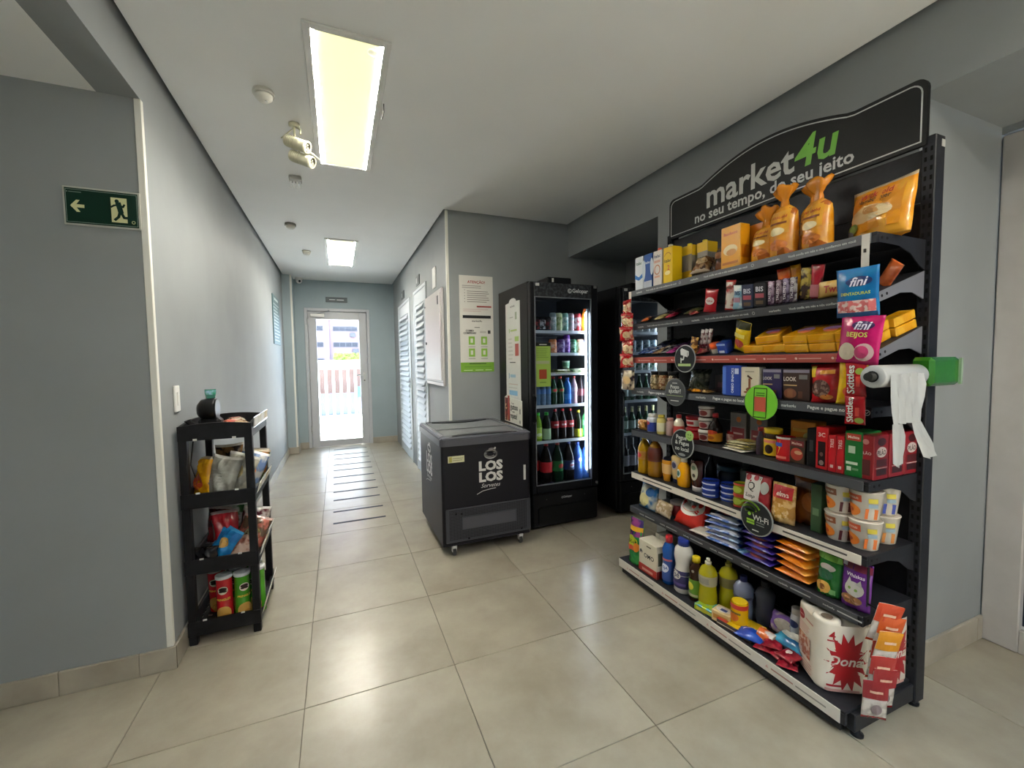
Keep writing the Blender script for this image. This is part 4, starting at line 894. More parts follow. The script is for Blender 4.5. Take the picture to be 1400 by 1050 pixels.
# ---- second fridge
G2 = 'drinks in the second fridge'
O6 = ['first', 'second', 'third', 'fourth', 'fifth', 'sixth']
GB = mat('#1f5a34', 0.1, trans=0.3)
for k in range(6):
    x = F2X+0.075+k*0.078
    drink('can', x, FY, SHZ[0], 'pale can, %s from the left, top shelf of the half hidden fridge' % O6[k], '#b8c0c4', band=(0.2, 0.8, noisy('#c0c6c8', '#6a7a86', 30, 0.3, 0.45, 0.6, 2)), group='top shelf cans of the second fridge')
    drink('can', x, FY, SHZ[1], 'grey blue can, %s from the left, second shelf of the half hidden fridge' % O6[k], '#9fb4c0', band=(0.2, 0.8, noisy('#b0c0c8', '#3a5a6a', 30, 0.3, 0.45, 0.6, 2)), group='second shelf cans of the second fridge')
    drink('can', x, FY, SHZ[2], 'white and green can, %s from the left, third shelf of the half hidden fridge' % O6[k], '#cfd6d4', band=(0.2, 0.8, noisy('#d0d8d4', '#2a7a5a', 30, 0.3, 0.45, 0.6, 2)), group='third shelf cans of the second fridge')
    drink('glass', x, FY, SHZ[3]-0.02+0.02, 'green bottle with pale label, %s from the left, fourth shelf of the half hidden fridge' % O6[k], GB, band=(0.18, 0.48, '#cfe0d6'), cap=('#d8dcd0', 0.4, 0.94, 1.0), group='fourth shelf bottles of the second fridge')
    drink('glass', x, FY, SHZ[4], 'green bottle with yellowish neck, %s from the left, fifth shelf, half hidden fridge' % O6[k], GB, band=[(0.18, 0.48, '#b8d0c0'), (0.80, 0.93, '#d0cf8a')], cap=('#c8c890', 0.4, 0.94, 1.0), group='fifth shelf bottles of the second fridge')
    drink('wine', x, FY, SHZ[5], 'wine bottle with white label, %s from the left, bottom of the half hidden fridge' % O6[k] if k else 'wine bottle with pink neck foil at the bottom left of the half hidden fridge', '#1a1a1e', band=[(0.2, 0.5, '#d8d0d6'), (0.80, 0.985, '#c0405a' if k == 0 else '#30343a')], cap=('#c0405a' if k == 0 else '#30343a', 0.42, 0.98, 1.0), group=None if k == 0 else 'bottom shelf wine bottles of the second fridge')

# ================================================================== SNACK RACK on the left
RX0, RX1, RY0, RY1 = -0.702, -0.402, 2.40, 2.86
PB = noisy('#131316', '#18181c', 40, 0.5)
rk = empty('plastic_rack', 'black plastic four-tier rack standing against the left wall', 'rack', ((RX0+RX1)/2, (RY0+RY1)/2, 0))
rw, rd = (RX1-RX0)/2, (RY1-RY0)/2
TIER = [0.995, 0.665, 0.345, 0.045]
for sx in (-1, 1):
    for sy in (-1, 1):
        b = MB(); b.box(sx*rw, sx*(rw-0.034), sy*rd, sy*(rd-0.034), 0, 1.0, PB, 0.003); b.build('post', rk)
for k, z in enumerate(TIER):
    b = MB(); h = 0.07
    if k == 0:                                        # top tray with a wavy rim
        n = 10
        for sy in (-1, 1):
            P = [(-rw, sy*(rd+0.002), z-0.005)]+[(rw, sy*(rd+0.002), z-0.005)]+[(rw-2*rw*i/n, sy*(rd+0.002), z+h-0.006+0.012*math.sin(math.pi*i/n)) for i in range(n+1)]
            b.slab(P, (0, -sy*0.014, 0), PB)
        for sx in (-1, 1):
            P = [(sx*rw, -rd+0.0121, z-0.005), (sx*rw, rd-0.0121, z-0.005)]+[(sx*rw, (rd-0.0121)*(1-2*i/n), z+h-0.006+0.012*math.sin(math.pi*i/n)) for i in range(n+1)]
            b.slab(P, (-sx*0.012, 0, 0), PB)
    else:
        g_ = 0.002
        b.box(-rw-g_, rw+g_, -rd-g_, -rd+0.012, z, z+h, PB, 0.002); b.box(-rw-g_, rw+g_, rd-0.012, rd+g_, z, z+h, PB, 0.002); b.box(-rw-g_, -rw+0.012, -rd+0.0125, rd-0.0125, z, z+h, PB, 0.002)
        b.box(rw-0.012, rw+g_, -rd+0.0125, rd-0.0125, z, z+h-0.03, PB, 0.002)
    so = b.build('tray', rk)
    f = MB()
    for q in range(7): x = -rw+0.03+q*(2*rw-0.06)/6; f.box(x-0.009, x+0.009, -rd+0.012, rd-0.012, z+0.008, z+0.014, PB)
    for q in range(9): y = -rd+0.04+q*(2*rd-0.08)/8; f.box(-rw+0.012, rw-0.012, y-0.009, y+0.009, z+0.008, z+0.0135, PB)
    f.build('tray_grid', so)
    for x in (-rw*0.55, rw*0.5):
        f = MB(); f.box(x-0.008, x+0.008, -rd-0.003, -rd+0.001, z+h-0.001 if k else z-0.006, z+h+0.006 if k else z+0.004, mat('#cfcfca', 0.4)); f.build('clip', so)
# price cards along the rack's corridor side
for k, z in enumerate(TIER):
    t = empty('price_card_strip', ['clear price strip on the top tier of the rack', 'clear price strip on the second tier of the rack', 'clear price strip on the third tier of the rack', 'clear price strip on the bottom tier of the rack'][k], 'price strip', M=T((RX1+0.0045, (RY0+RY1)/2, z+0.035)) @ RZ(90) @ RX(14 if k else 3))
    b = MB(); b.box(-rd+0.02, rd-0.02, -0.002, 0.0, 0, 0.055, mat('#d9dad8', 0.12, trans=0.4), 0.0005); b.build('holder', t)
    for q in range(4):
        b = MB(); b.box(-rd+0.03+q*0.105, -rd+0.125+q*0.105, -0.0035, -0.002, 0.005+0.003*(q % 2), 0.05, mat(['#e4e2da', '#d8d2c0', '#e8e6e2', '#d6c39a'][(q+k) % 4], 0.5)); b.build('price_card', t)
rc = Vector(((RX0+RX1)/2, (RY0+RY1)/2, 0))
def RP(dx, dy, k, rz=0, lean=0, roll=0, up=0.0):
    return T((rc.x+dx, rc.y+dy, TIER[k]+0.0155+up)) @ RZ(rz) @ RX(-lean) @ RY(roll)
# gadget on top
t = empty('coin_gadget', 'round black gadget with grey face on top of the rack', 'gadget', (-0.60, 2.53, TIER[0]+0.0145))
b = MB(); b.box(-0.06, 0.06, -0.05, 0.05, 0, 0.022, BLK, 0.006); b.box(-0.045, 0.05, -0.04, 0.04, 0.022, 0.075, BLK, 0.015); b.build('base', t)
b = MB(); b.lathe([(0.0, -0.055), (0.03, -0.052), (0.05, -0.035), (0.056, -0.01), (0.056, 0.025), (0.05, 0.035), (0.048, 0.032)], mat('#121214', 0.3), 22, axis='x', org=(0.0, 0, 0.115)); b.v = [(0+(x-0)*0.94+(y)*0.0, y, z) for x, y, z in b.v]; hd = b.build('housing', t)
b = MB(); b.lathe([(0.0, 0.031), (0.047, 0.031), (0.048, 0.034)], mat('#8b8c90', 0.3), 22, axis='x', org=(0, 0, 0.115)); b.build('face', hd)
b = MB(); b.lathe([(0.012, 0), (0.012, 0.006)], mat('#b7b7bb', 0.25, 0.6), 12, axis='y', org=(0.045, -0.046, 0.04)); b.build('knob', t)
M = T((-0.595, 2.535, TIER[0]+0.0145+0.170))
t = turned('shot_glass', 'small green tinted glass standing on the black gadget', 'glass', 'tub', 0.024, 0.055, mat('#5fb09a', 0.1, trans=0.5), M, cap=None, band=(0.35, 0.75, noisy('#2f9a6a', '#9fc4e0', 60, 0.2)))
b = MB(); b.tube([(-0.66, 2.50, 1.03), (-0.69, 2.48, 1.075), (-0.66, 2.44, 1.085), (-0.63, 2.46, 1.04), (-0.62, 2.50, 1.03)], 0.005, BLK, 8); b.tube([(-0.66, 2.50, 1.03), (-0.672, 2.5, 0.95), (-0.678, 2.48, 0.86), (-0.66, 2.47, 0.80)], 0.003, BLK, 6); o = b.build('power_cable'); tag(o, 'black cable looping on the rack top and hanging behind the bags', 'cable')
b = MB(); b.box(-0.075, 0.055, -0.02, 0.02, 0, 0.008, mat('#d8a62a', 0.4), 0.002); o = b.build('yellow_card', None, T((-0.53, 2.435, TIER[0]+0.045)) @ RZ(2) @ RX(20)); tag(o, 'narrow yellow card lying on the front of the rack top', 'card')
bag('snack_pack', 'brown and cream snack pack lying on the rack top right', 'snack', 0.10, 0.15, 0.03, film('#c7b08a', '#7a4a30', 30), [('r', -0.3, 0.3, 0.3, 0.7, '#a9452f')], T((-0.47, 2.63, TIER[0]+0.034)) @ RZ(60) @ RX(-88), seed=1)
bag('snack_pack', 'pale striped snack pack at the back of the rack top', 'snack', 0.10, 0.14, 0.03, film('#d8d0bc', '#8f6a48', 34), [('r', -0.3, 0.3, 0.4, 0.6, '#7a3a24')], T((-0.53, 2.74, TIER[0]+0.034)) @ RZ(15) @ RX(-88), seed=2)
# second tier bags
CH = 'chip bags on the second tier of the rack'
SIL = film('#a7a69c', '#8b8a82', 14, rough=0.25); SIL2 = film('#9d9c92', '#c4c0b0', 16, rough=0.25)
bag('chip_bag', 'yellow chip bag at the left of the rack second tier', 'chip bag', 0.13, 0.21, 0.06, film('#e0a512', '#c98a10', 18), [('e', 0, 0.4, 0.3, 0.2, '#b8401c')], RP(-0.095, -0.12, 1, -55, 12, -10), CH, crimp='#c0b090', seed=3, wr=0.24)
bag('chip_bag', 'yellow and dark chip bag lying low at the left of the rack second tier', 'chip bag', 0.12, 0.17, 0.05, film('#d89c10', '#3a2418', 16), [], RP(-0.07, 0.04, 1, -35, 25, 5), CH, seed=4, wr=0.24)
bag('chip_bag', 'silver grey chip bag in the middle of the rack second tier', 'chip bag', 0.15, 0.21, 0.075, SIL, lines(-0.3, 0.3, 0.3, 0.7, 6, '#86857c', 0.25, seed=5), RP(-0.03, -0.15, 1, -18, 14, 12), CH, crimp='#c9c8c0', seed=5, wr=0.24)
bag('chip_bag', 'silver and beige chip bag leaning right on the rack second tier', 'chip bag', 0.15, 0.21, 0.07, SIL2, [('e', -0.05, 0.55, 0.25, 0.2, '#a8935c')], RP(0.025, -0.09, 1, -10, 14, 16), CH, crimp='#d0cfc8', seed=6, wr=0.24)
bag('chip_bag', 'white blue and orange chip bag on the rack second tier', 'chip bag', 0.14, 0.21, 0.06, film('#c4c4c0', '#6f86b0', 18), [('e', 0.05, 0.5, 0.2, 0.14, '#c8743a'), ('e', 0.0, 0.3, 0.25, 0.1, '#3f5fa0')], RP(0.06, -0.03, 1, 5, 15, 20), CH, crimp='#d8d8d4', seed=7, wr=0.24)
bag('chip_bag', 'brown and green chip bag at the right of the rack second tier', 'chip bag', 0.13, 0.20, 0.06, film('#8a5a2c', '#3f4a2a', 18), [('e', 0, 0.4, 0.3, 0.2, '#b87a3a')], RP(0.085, 0.05, 1, 15, 16, 14), CH, crimp='#b8a890', seed=8, wr=0.24)
bag('chip_bag', 'dark green and red chip bag at the back right of the rack second tier', 'chip bag', 0.13, 0.19, 0.05, film('#3a4a30', '#8f3430', 18), [], RP(0.08, 0.13, 1, 10, 12, 10), CH, crimp='#a8a090', seed=9, wr=0.24)
bag('chip_bag', 'black and tan chip bag with silver top at the back of the rack second tier', 'chip bag', 0.14, 0.22, 0.05, film('#2a201c', '#8f6a40', 18), [], RP(-0.03, 0.13, 1, -5, 8, 0), CH, crimp='#c4beb0', seed=10, wr=0.24)
# third tier
CH = 'chip bags on the third tier of the rack'
bag('chip_bag', 'dark red chip bag standing at the left of the rack third tier', 'chip bag', 0.13, 0.20, 0.06, film('#7a1f26', '#4a1218', 18), [], RP(-0.075, 0.02, 2, -25, 6, 4, 0.03), CH, crimp='#c9b8b4', seed=11, wr=0.24)
bag('chip_bag', 'bright blue chip bag leaning forward on the rack third tier', 'chip bag', 0.13, 0.18, 0.06, film('#1f86c8', '#1668a8', 16), [('e', 0.1, 0.6, 0.2, 0.14, '#c89a4a')], RP(-0.055, -0.14, 2, -30, 20, 24), CH, crimp='#3f9ad0', seed=12, wr=0.24)
bag('chip_bag', 'tall red chip bag in the middle of the rack third tier', 'chip bag', 0.12, 0.22, 0.06, film('#a81f2a', '#8f1822', 14), [('e', 0.05, 0.5, 0.16, 0.07, '#d8c8b8')], RP(0.0, -0.11, 2, 5, 8, -3, 0.02), CH, crimp='#b8a0a0', seed=13, wr=0.24)
bag('chip_bag', 'black bag lying at the front left of the rack third tier', 'chip bag', 0.12, 0.09, 0.06, film('#1c1c20', '#34302c', 20), [], RP(-0.085, -0.165, 2, -10, 5, 0), CH, seed=14, wr=0.24)
bag('chip_bag', 'pink and brown chip bag leaning right on the rack third tier', 'chip bag', 0.14, 0.20, 0.06, film('#b86a5c', '#5f4a3a', 20), [('e', 0, 0.5, 0.3, 0.2, '#8f8a5c')], RP(0.07, -0.12, 2, 12, 20, 24), CH, crimp='#c8a8a0', seed=15, wr=0.24)
bag('chip_bag', 'pale pink chip bag lying low at the right of the rack third tier', 'chip bag', 0.13, 0.13, 0.05, film('#c8a894', '#9a5a4a', 24), [], RP(0.07, -0.175, 2, 0, 35, 6), CH, seed=16, wr=0.24)
bag('chip_bag', 'maroon and silver chip bag at the back right of the rack third tier', 'chip bag', 0.14, 0.20, 0.06, film('#5a2430', '#b0a8a4', 18), [], RP(0.07, 0.03, 2, 8, 12, 14), CH, crimp='#c4c0bc', seed=17, wr=0.24)
bag('chip_bag', 'green and white chip bag at the back of the rack third tier', 'chip bag', 0.13, 0.21, 0.05, film('#3f7a4a', '#c8ccc8', 20), [], RP(-0.01, 0.11, 2, 0, 8, 0), CH, crimp='#d0d4d0', seed=18, wr=0.24)
turned('yellow_lid_tub', 'small tub with yellow lid at the right side of the rack third tier', 'tub', 'tub', 0.032, 0.06, '#7a3a2a', RP(0.1, 0.09, 2), None, cap=('#d8c41c', 1.06, 0.8, 1.0))
# bottom tier: chip tubes
def tube_can(label, dx, dy, col, lean=0, rz=0, group='chip tubes on the bottom tier of the rack'):
    M = RP(dx, dy, 3, rz, lean)
    return turned('chip_tube', label, 'chip tube', 'tin', 0.036, 0.235, col, M, group, cap=[('#d4d6d8', 1.04, 0.95, 1.02)], spec=[('e', 0, 0.72, 0.30, 0.085, '#d8cfb8'), ('e', 0, 0.745, 0.24, 0.04, '#2a1c18'), ('e', -0.1, 0.70, 0.14, 0.02, '#2a1c18'), ('e', 0.1, 0.70, 0.14, 0.02, '#2a1c18'), ('t', 'PRINGLES', 0, 0.53, 0.85, '#e8c23a', {'rot': 0, 'bold': 0.03}), ('e', 0, 0.22, 0.45, 0.16, '#c89a4a'), ('e', 0.1, 0.12, 0.35, 0.1, '#b07a30')])
tube_can('red chip tube at the front of the rack bottom tier', -0.012, -0.165, '#b01c24')
tube_can('green chip tube at the front middle of the rack bottom tier', 0.065, -0.165, '#3f8f1f', 0, 25)
tube_can('green chip tube at the front right of the rack bottom tier', 0.125, -0.125, '#4a9a24', 0, -20)
tube_can('red chip tube leaning at the left of the rack bottom tier', -0.075, -0.02, '#c0202a', -8)
tube_can('green chip tube in the second row of the rack bottom tier', 0.03, -0.08, '#3f8f1f')
tube_can('green chip tube in the second row right of the rack bottom tier', 0.1, -0.045, '#4a9a24')
tube_can('red chip tube in the back row of the rack bottom tier', -0.03, 0.07, '#a81a22')
tube_can('purple chip tube in the back row of the rack bottom tier', 0.06, 0.04, '#5a3a80')
bag('snack_pack', 'tan snack pack at the right side of the rack bottom tier', 'snack', 0.11, 0.16, 0.05, film('#c49a5a', '#5a3a7a', 24), [], RP(0.075, 0.15, 3, 60, 20), seed=21)

# ================================================================== MARKET SHELVING (gondola)
GY0, GY1 = 0.865, 2.145; GXF, GXB = 1.685, 1.985
gd = empty('market_shelving', 'black metal market shelving unit with arched sign and eight stocked shelves', 'shelving', (0, 0, 0))
SLB = noisy('#202126', '#26272c', 60, 0.45, bump=0.02); STRIP = mat('#3d3f44', 0.45)
TILT = 18.0
SH = {1: (GXF, 1.76, 0), 2: (GXF+0.005, 1.555, TILT), 3: (GXF+0.005, 1.355, TILT), 4: (GXF, 1.165, 0), 5: (GXF, 0.905, 0), 6: (GXF, 0.64, 0), 7: (GXF-0.01, 0.425, 0), 8: (1.59, 0.105, 0)}
for y in (GY0, GY1):                                   # uprights with slots
    b = MB(); b.box(GXB-0.005, GXB+0.055, y-0.02, y+0.02, 0.02, 2.125, SLB, 0.003); up = b.build('upright', gd)
    b = MB()
    for k in range(58): b.box(GXB-0.0056, GXB-0.0045, y-0.012, y-0.005, 0.16+k*0.0335, 0.176+k*0.0335, mat('#050506', 0.9)); b.box(GXB-0.0056, GXB-0.0045, y+0.005, y+0.012, 0.16+k*0.0335, 0.176+k*0.0335, mat('#050506', 0.9))
    b.build('slots', up)['kind'] = 'stuff'
    if y == GY0:
        b = MB(); b.box(GXB+0.03, GXB+0.05, y-0.0215, y-0.0195, 2.085, 2.11, mat('#b8b8b4', 0.5)); b.build('sticker', up)
    b = MB(); b.box(1.62, GXB-0.005, y-0.015, y+0.015, 0.03, 0.095, SLB, 0.003); ft = b.build('base_leg', gd)
    for x in (1.66, GXB+0.025):
        b = MB(); b.lathe([(0.02, 0), (0.02, 0.008), (0.009, 0.012), (0.009, 0.032)], BLK, 12, cx=x, cy=y); b.build('levelling_foot', ft)
zz = [0.10, 0.55, 1.0, 1.45, 1.9, 2.09]
for k in range(5):
    b = MB(); b.box(GXB+0.012, GXB+0.02, GY0+0.02, GY1-0.02, zz[k]+0.001, zz[k+1]-0.001, SLB, 0.0015); b.build('back_panel', gd)
b = MB(); b.box(GXB+0.02, GXB+0.05, GY0+0.02, GY1-0.02, 2.06, 2.09, SLB); b.build('top_rail', gd)
def SM(s): return T((SH[s][0], 0, SH[s][1])) @ RY(-SH[s][2])
strip_col = {1: '#54565a', 2: '#45474c', 3: '#b0524a', 4: '#4b4e53', 5: '#45474c', 6: '#d6cfc2', 7: '#34363b', 8: '#d4cec4'}
for s in SH:
    M = SM(s); dp = (GXB-SH[s][0])/math.cos(R(SH[s][2]))
    b = MB(); b.box(0, dp, GY0+0.0, GY1-0.0, -0.012, 0, SLB, 0.002); lip = 0.036 if s != 8 else 0.05
    b.box(0, 0.012, GY0, GY1, -lip, -0.0121, SLB)
    so = b.build('shelf', gd, M)
    b = MB(); b.box(-0.004, 0.0, GY0+0.015, GY1-0.005, -lip, -0.001, mat(strip_col[s], 0.4), 0.001); ps = b.build('price_rail', so)
    sf = lambda x, z, e: (-0.004-e, -x, z)
    tcol = '#c9cac8'
    sp = []
    L = GY1-GY0; yc = (GY0+GY1)/2
    if s in (1, 2):
        for q in (0.83, 0.50, 0.17):
            u = GY0+L*q
            sp += [('t', 'market4u', -u-0.14, -0.018, 0.05, tcol, {'bold': 0.02}), ('t', 'Voc\u00ea confia em n\u00f3s e n\u00f3s confiamos em voc\u00ea', -u+0.04, -0.018, 0.24, tcol, {'bold': 0.02}), ('l', arc(-u+0.185, -0.018, 0.006, 0.006, 0, 360, 10), 0.0015, tcol)]
    elif s == 3:
        for q in range(9):
            u = GY0+0.08+q*0.135; sp += [('e', -u-0.05, -0.018, 0.005, 0.005, '#e8cfc8'), ('r', -u-0.04, -u+0.045, -0.021, -0.016, '#d8a69c')]
    elif s == 4:
        for q in (0.83, 0.47, 0.12):
            u = GY0+L*q
            sp += [('t', 'market4u', -u-0.13, -0.018, 0.06, tcol, {'bold': 0.02}), ('t', 'Pegue e pague no local', -u+0.03, -0.018, 0.17, '#dcdcd8', {'bold': 0.03}), ('l', arc(-u+0.145, -0.018, 0.009, 0.009, 0, 360, 12), 0.002, tcol), ('l', [(-u+0.141, -0.018), (-u+0.144, -0.021), (-u+0.15, -0.014)], 0.002, tcol)]
    elif s == 6:
        for q in (0.78, 0.46, 0.1):
            u = GY0+L*q+0.05; sp += [('r', -u-0.12, -u+0.12, -0.020, -0.013, '#4a4744')]
    elif s == 7:
        for q in range(7):
            u = GY0+0.06+q*0.175; sp += [('t', 'market4u', -u-0.05, -0.018, 0.04, tcol), ('r', -u-0.02, -u+0.06, -0.0205, -0.0155, '#a9aaa8')]
    elif s == 8:
        for q in range(4):
            u = GY0+0.16+q*0.3; sp += [('p', [(-u-0.135, -0.033), (-u-0.12, -0.033), (-u-0.1275, -0.019)], '#c9a39a'), ('r', -u-0.11, -u-0.02, -0.029, -0.023, '#a87a70'), ('r', -u-0.01, -u+0.1, -0.029, -0.023, '#8f8a84')]
    if sp: decor(ps, sf, 1, 1, sp)['kind'] = 'stuff'
    for y, sg in ((GY0, 1), (GY1, -1)):
        if s == 8: break
        b = MB(); P = [(0.012, 0, -0.001), (dp, 0, -0.001), (dp, 0, -0.11), (dp-0.04, 0, -0.095), (dp-0.10, 0, -0.055), (dp-0.17, 0, -0.037), (0.012, 0, -0.034)]
        b.slab([(p[0], y-sg*0.0005, p[2]) for p in P], (0, sg*0.004, 0), mat('#6d6e76', 0.4) if s in (2, 3) else SLB); br = b.build('bracket', so)
        for x in (0.03, 0.06):
            b = MB(); b.lathe([(0.005, 0), (0.005, 0.0015)], mat('#0a0a0c', 0.6), 10, axis='y', org=(x, y-sg*0.0015-(0.0015 if sg < 0 else 0), -0.018)); b.build('bracket_hole', br)
b = MB(); b.box(1.60, 1.61, GY0+0.02, GY1-0.02, 0.02, 0.055, SLB); b.build('kick_plate', gd)
# header sign
hd = empty('header_sign', 'arched black header sign with white and green lettering above the shelving', 'sign', (GXB-0.012, 0, 0))
def top(y):
    u = abs(y-1.503)/0.62
    if u > 0.62: return 2.335-0.0*u
    return 2.335+0.083*math.cos(u/0.62*math.pi/2)**0.9
n = 40; Y0, Y1 = 0.87, 2.138
def outline(ins):
    P = [(Y0+ins, 2.095+ins), (Y1-ins, 2.095+ins)]; r = 0.035
    for k in range(6): a = R(90*k/5); P.append((Y1-ins-r+r*math.cos(a), 2.335-ins-r+r*math.sin(a)))
    for k in range(1, n):
        y = Y1-0.06-(Y1-Y0-0.12)*k/n; P.append((y, top(y)-ins))
    for k in range(6): a = R(90+90*k/5); P.append((Y0+ins+r+r*math.cos(a), 2.335-ins-r+r*math.sin(a)))
    return P
b = MB(); b.slab([(0, y, z) for y, z in outline(0)][::-1], (0.016, 0, 0), mat('#1a1b1c', 0.42), mat('#101112', 0.5)); b.build('board', hd)
sf = lambda x, z, e: (-e, -x, z)
decor(hd, sf, 1, 1, [('l', [(-y, z) for y, z in outline(0.016)], 0.005, '#c9cac8', True)], 'border_line')
decor(hd, sf, 1, 1, [('t', 'market', -1.595, 2.255, 0.50, '#c4c5c2', {'bold': 0.035}), ('t', '4u', -1.252, 2.263, 0.185, '#6fb53a', {'bold': 0.035, 'shear': 0.15})], 'brand_lettering')
V_, F_, tw_, th_ = text_geo('no seu tempo, do seu jeito', 0.02)
sc_ = 0.83/tw_; ext = sorted((min(V_[i][0] for i in f), max(V_[i][0] for i in f), k) for k, f in enumerate(F_))
words = []; end = None
for x0, x1, k in ext:                                  # one object for each word
    if end is None or x0-end > 0.17: words.append([]); end = x1
    words[-1].append(k); end = max(end, x1)
for wd_ in words:
    b = MB(); m_ = mat('#c4c5c2', 0.35)
    for k in wd_: b.poly([sf(-1.515+V_[i][0]*sc_, 2.152+V_[i][1]*sc_, 0.0006) for i in F_[k]], m_)
    b.build('slogan_word', hd)

# ---- hanging round signs
def disc_sign(label, y, z, r, col, rim, spec, rz=0):
    M = T((1.668, y, z)) @ RZ(-90+rz)
    t = empty('round_sign', label, 'sign', M=M, group='round signs clipped to the shelf edges')
    b = MB(); b.lathe([(r*0.96, -0.003), (r, -0.002), (r, 0.0)], mat(rim, 0.4), 32, axis='y'); b.build('disc', t)
    b = MB(); b.lathe([(r*0.93, -0.0036), (r*0.93, -0.0031)], mat(col, 0.4), 32, axis='y'); b.build('face', t)
    b = MB(); b.box(-0.012, 0.012, 0.0, 0.012, r*0.35, r*0.6, mat('#cfd2d4', 0.1, trans=0.6)); b.build('clip', t)
    decor(t, lambda x, z, e: (x, -0.0037-e, z), 2*r, 2*r, spec)
DK = '#24272a'; LW2 = '#cfd0cc'
disc_sign('black round sign with a security camera symbol on the red shelf rail', 1.69, 1.342, 0.072, DK, '#8f9290', [('p', [(-0.2, 0.32), (-0.13, 0.38), (0.2, 0.26), (0.2, 0.13), (0.14, 0.05), (-0.18, 0.14)], LW2), ('l', [(0.14, 0.22), (0.14, 0.08)], 0.02, DK), ('l', [(-0.02, 0.1), (-0.05, -0.02), (-0.16, -0.04)], 0.06, LW2), ('l', [(-0.16, 0.02), (-0.16, -0.14)], 0.05, LW2), ('r', -0.3, 0.3, -0.27, -0.18, '#a8bf7c')])
disc_sign('dark grey round sign reading a question on the fourth shelf', 1.757, 1.163, 0.074, '#3c3f42', '#55585a', [('r', -0.12, 0.12, 0.32, 0.345, LW2), ('t', 'Posso', 0, 0.2, 0.42, LW2, {'bold': 0.03}), ('t', 'ajudar?', 0, 0.03, 0.6, LW2, {'bold': 0.03}), ('r', -0.4, 0.4, -0.13, -0.115, '#a8bf7c'), ('r', -0.2, 0.2, -0.32, -0.29, LW2)])
disc_sign('bright green round sign with a phone outline in front of the fourth shelf', 1.262, 1.15, 0.076, '#6fbe2c', '#6fbe2c', [('l', [(-0.2, -0.42), (0.18, -0.42), (0.2, 0.4), (-0.18, 0.4)], 0.025, '#1f2a14', True), ('r', -0.17, 0.17, -0.25, 0.16, '#b8523c'), ('r', -0.12, 0.14, 0.25, 0.28, '#3a6a18'), ('r', -0.12, 0.14, 0.19, 0.22, '#3a6a18')])
disc_sign('black round sign reading Pegue e Pague with a small green badge', 1.703, 0.893, 0.078, DK, '#8f9290', [('t', 'Pegue', -0.03, 0.2, 0.46, LW2, {'bold': 0.04}), ('t', '& Pague', 0, 0.02, 0.62, LW2, {'bold': 0.04}), ('t', 'no local', 0, -0.16, 0.6, LW2, {'bold': 0.04}), ('e', 0, -0.36, 0.16, 0.05, '#8f9290'), ('e', 0.33, 0.33, 0.17, 0.17, '#9dbf6a'), ('e', 0.28, 0.36, 0.025, 0.03, '#5f7f34'), ('e', 0.38, 0.36, 0.025, 0.03, '#5f7f34'), ('l', arc(0.33, 0.31, 0.07, 0.06, 200, 340, 8), 0.02, '#5f7f34')])
wf = []
for rr in (0.16, 0.28, 0.40): wf.append(('l', arc(-0.22, 0.03, rr, rr, 38, 128, 12), 0.055, '#8fbf3c'))
disc_sign('black round sign reading Wi-Fi with green signal arcs on the white rail', 1.272, 0.642, 0.078, DK, '#8f9290', wf+[('e', -0.2, 0.08, 0.05, 0.05, '#8fbf3c'), ('t', 'Wi-Fi', 0.14, 0.02, 0.48, LW2, {'bold': 0.04}), ('r', -0.28, -0.04, -0.12, -0.06, '#8fbf3c'), ('r', -0.28, -0.04, -0.2, -0.14, '#8fbf3c'), ('r', 0.02, 0.26, -0.11, -0.08, '#7a7d7a'), ('r', 0.02, 0.26, -0.18, -0.15, '#7a7d7a'), ('r', -0.1, 0.1, -0.36, -0.33, LW2)])

# ---- products: y along the shelf, u = gap behind the shelf edge
def GM(s, y, u, d, rz=0, lean=0, roll=0, up=0.0, lie=False):
    M = SM(s) @ T((u+(0 if lie else d/2), y, 0.0008+up+(d/2 if lie else 0))) @ RZ(-90+rz)
    if lie: return M @ RX(-90) @ RY(roll)
    return M @ RX(-lean) @ RY(roll)
# -- shelf 1: cartons, breads
def milk(label, y, col, accent, spec, cap=None, gable=None):
    return carton('milk_carton', label, 'carton', 0.07, 0.07, 0.195, col, spec, GM(1, y, 0.012, 0.07), 'milk cartons on the top shelf', None, cap)
milk('white and blue milk carton at the far end of the top shelf', 2.09, '#d9dde0', '', [('p', [(-0.5, 0.35), (0, 0.28), (0.5, 0.35), (0.5, 0.48), (0, 0.38), (-0.5, 0.48)], '#2f6fb8'), ('t', 'Italac', 0, 0.8, 0.7, '#3a6a5a', {'bold': 0.03})])
milk('blue milk carton, second on the top shelf', 2.012, '#1f4f98', '', [('e', -0.5, 0.55, 0.22, 0.3, '#c9d2da'), ('e', 0.5, 0.6, 0.2, 0.25, '#c9d2da'), ('r', -0.5, 0.5, 0, 0.2, '#b0b6c0'), ('t', 'Italac', 0, 0.75, 0.6, '#d8e0e8')])
milk('pale pink milk carton with orange cap on the top shelf', 1.932, '#d8cfc8', '', [('t', 'Italac', 0, 0.84, 0.7, '#2a3a6a', {'bold': 0.03}), ('l', arc(0, 0.45, 0.3, 0.13, 0, 360, 18), 0.03, '#c07a5a'), ('r', -0.3, 0.3, 0.22, 0.28, '#d8a48c'), ('r', -0.35, 0.35, 0.65, 0.72, '#d0a090')], cap='#d8502a')
milk('bright yellow milk carton on the top shelf', 1.85, '#e2b90c', '', [('t', 'Italac', 0, 0.62, 0.7, '#3a2a1a', {'bold': 0.03}), ('l', arc(0, 0.72, 0.35, 0.12, 20, 160, 10), 0.025, '#b87a10'), ('t', '2', 0.1, 0.42, 0.25, '#c8503a'), ('e', 0, 0.28, 0.3, 0.06, '#f0e0a0')], cap='#e8e0c0')
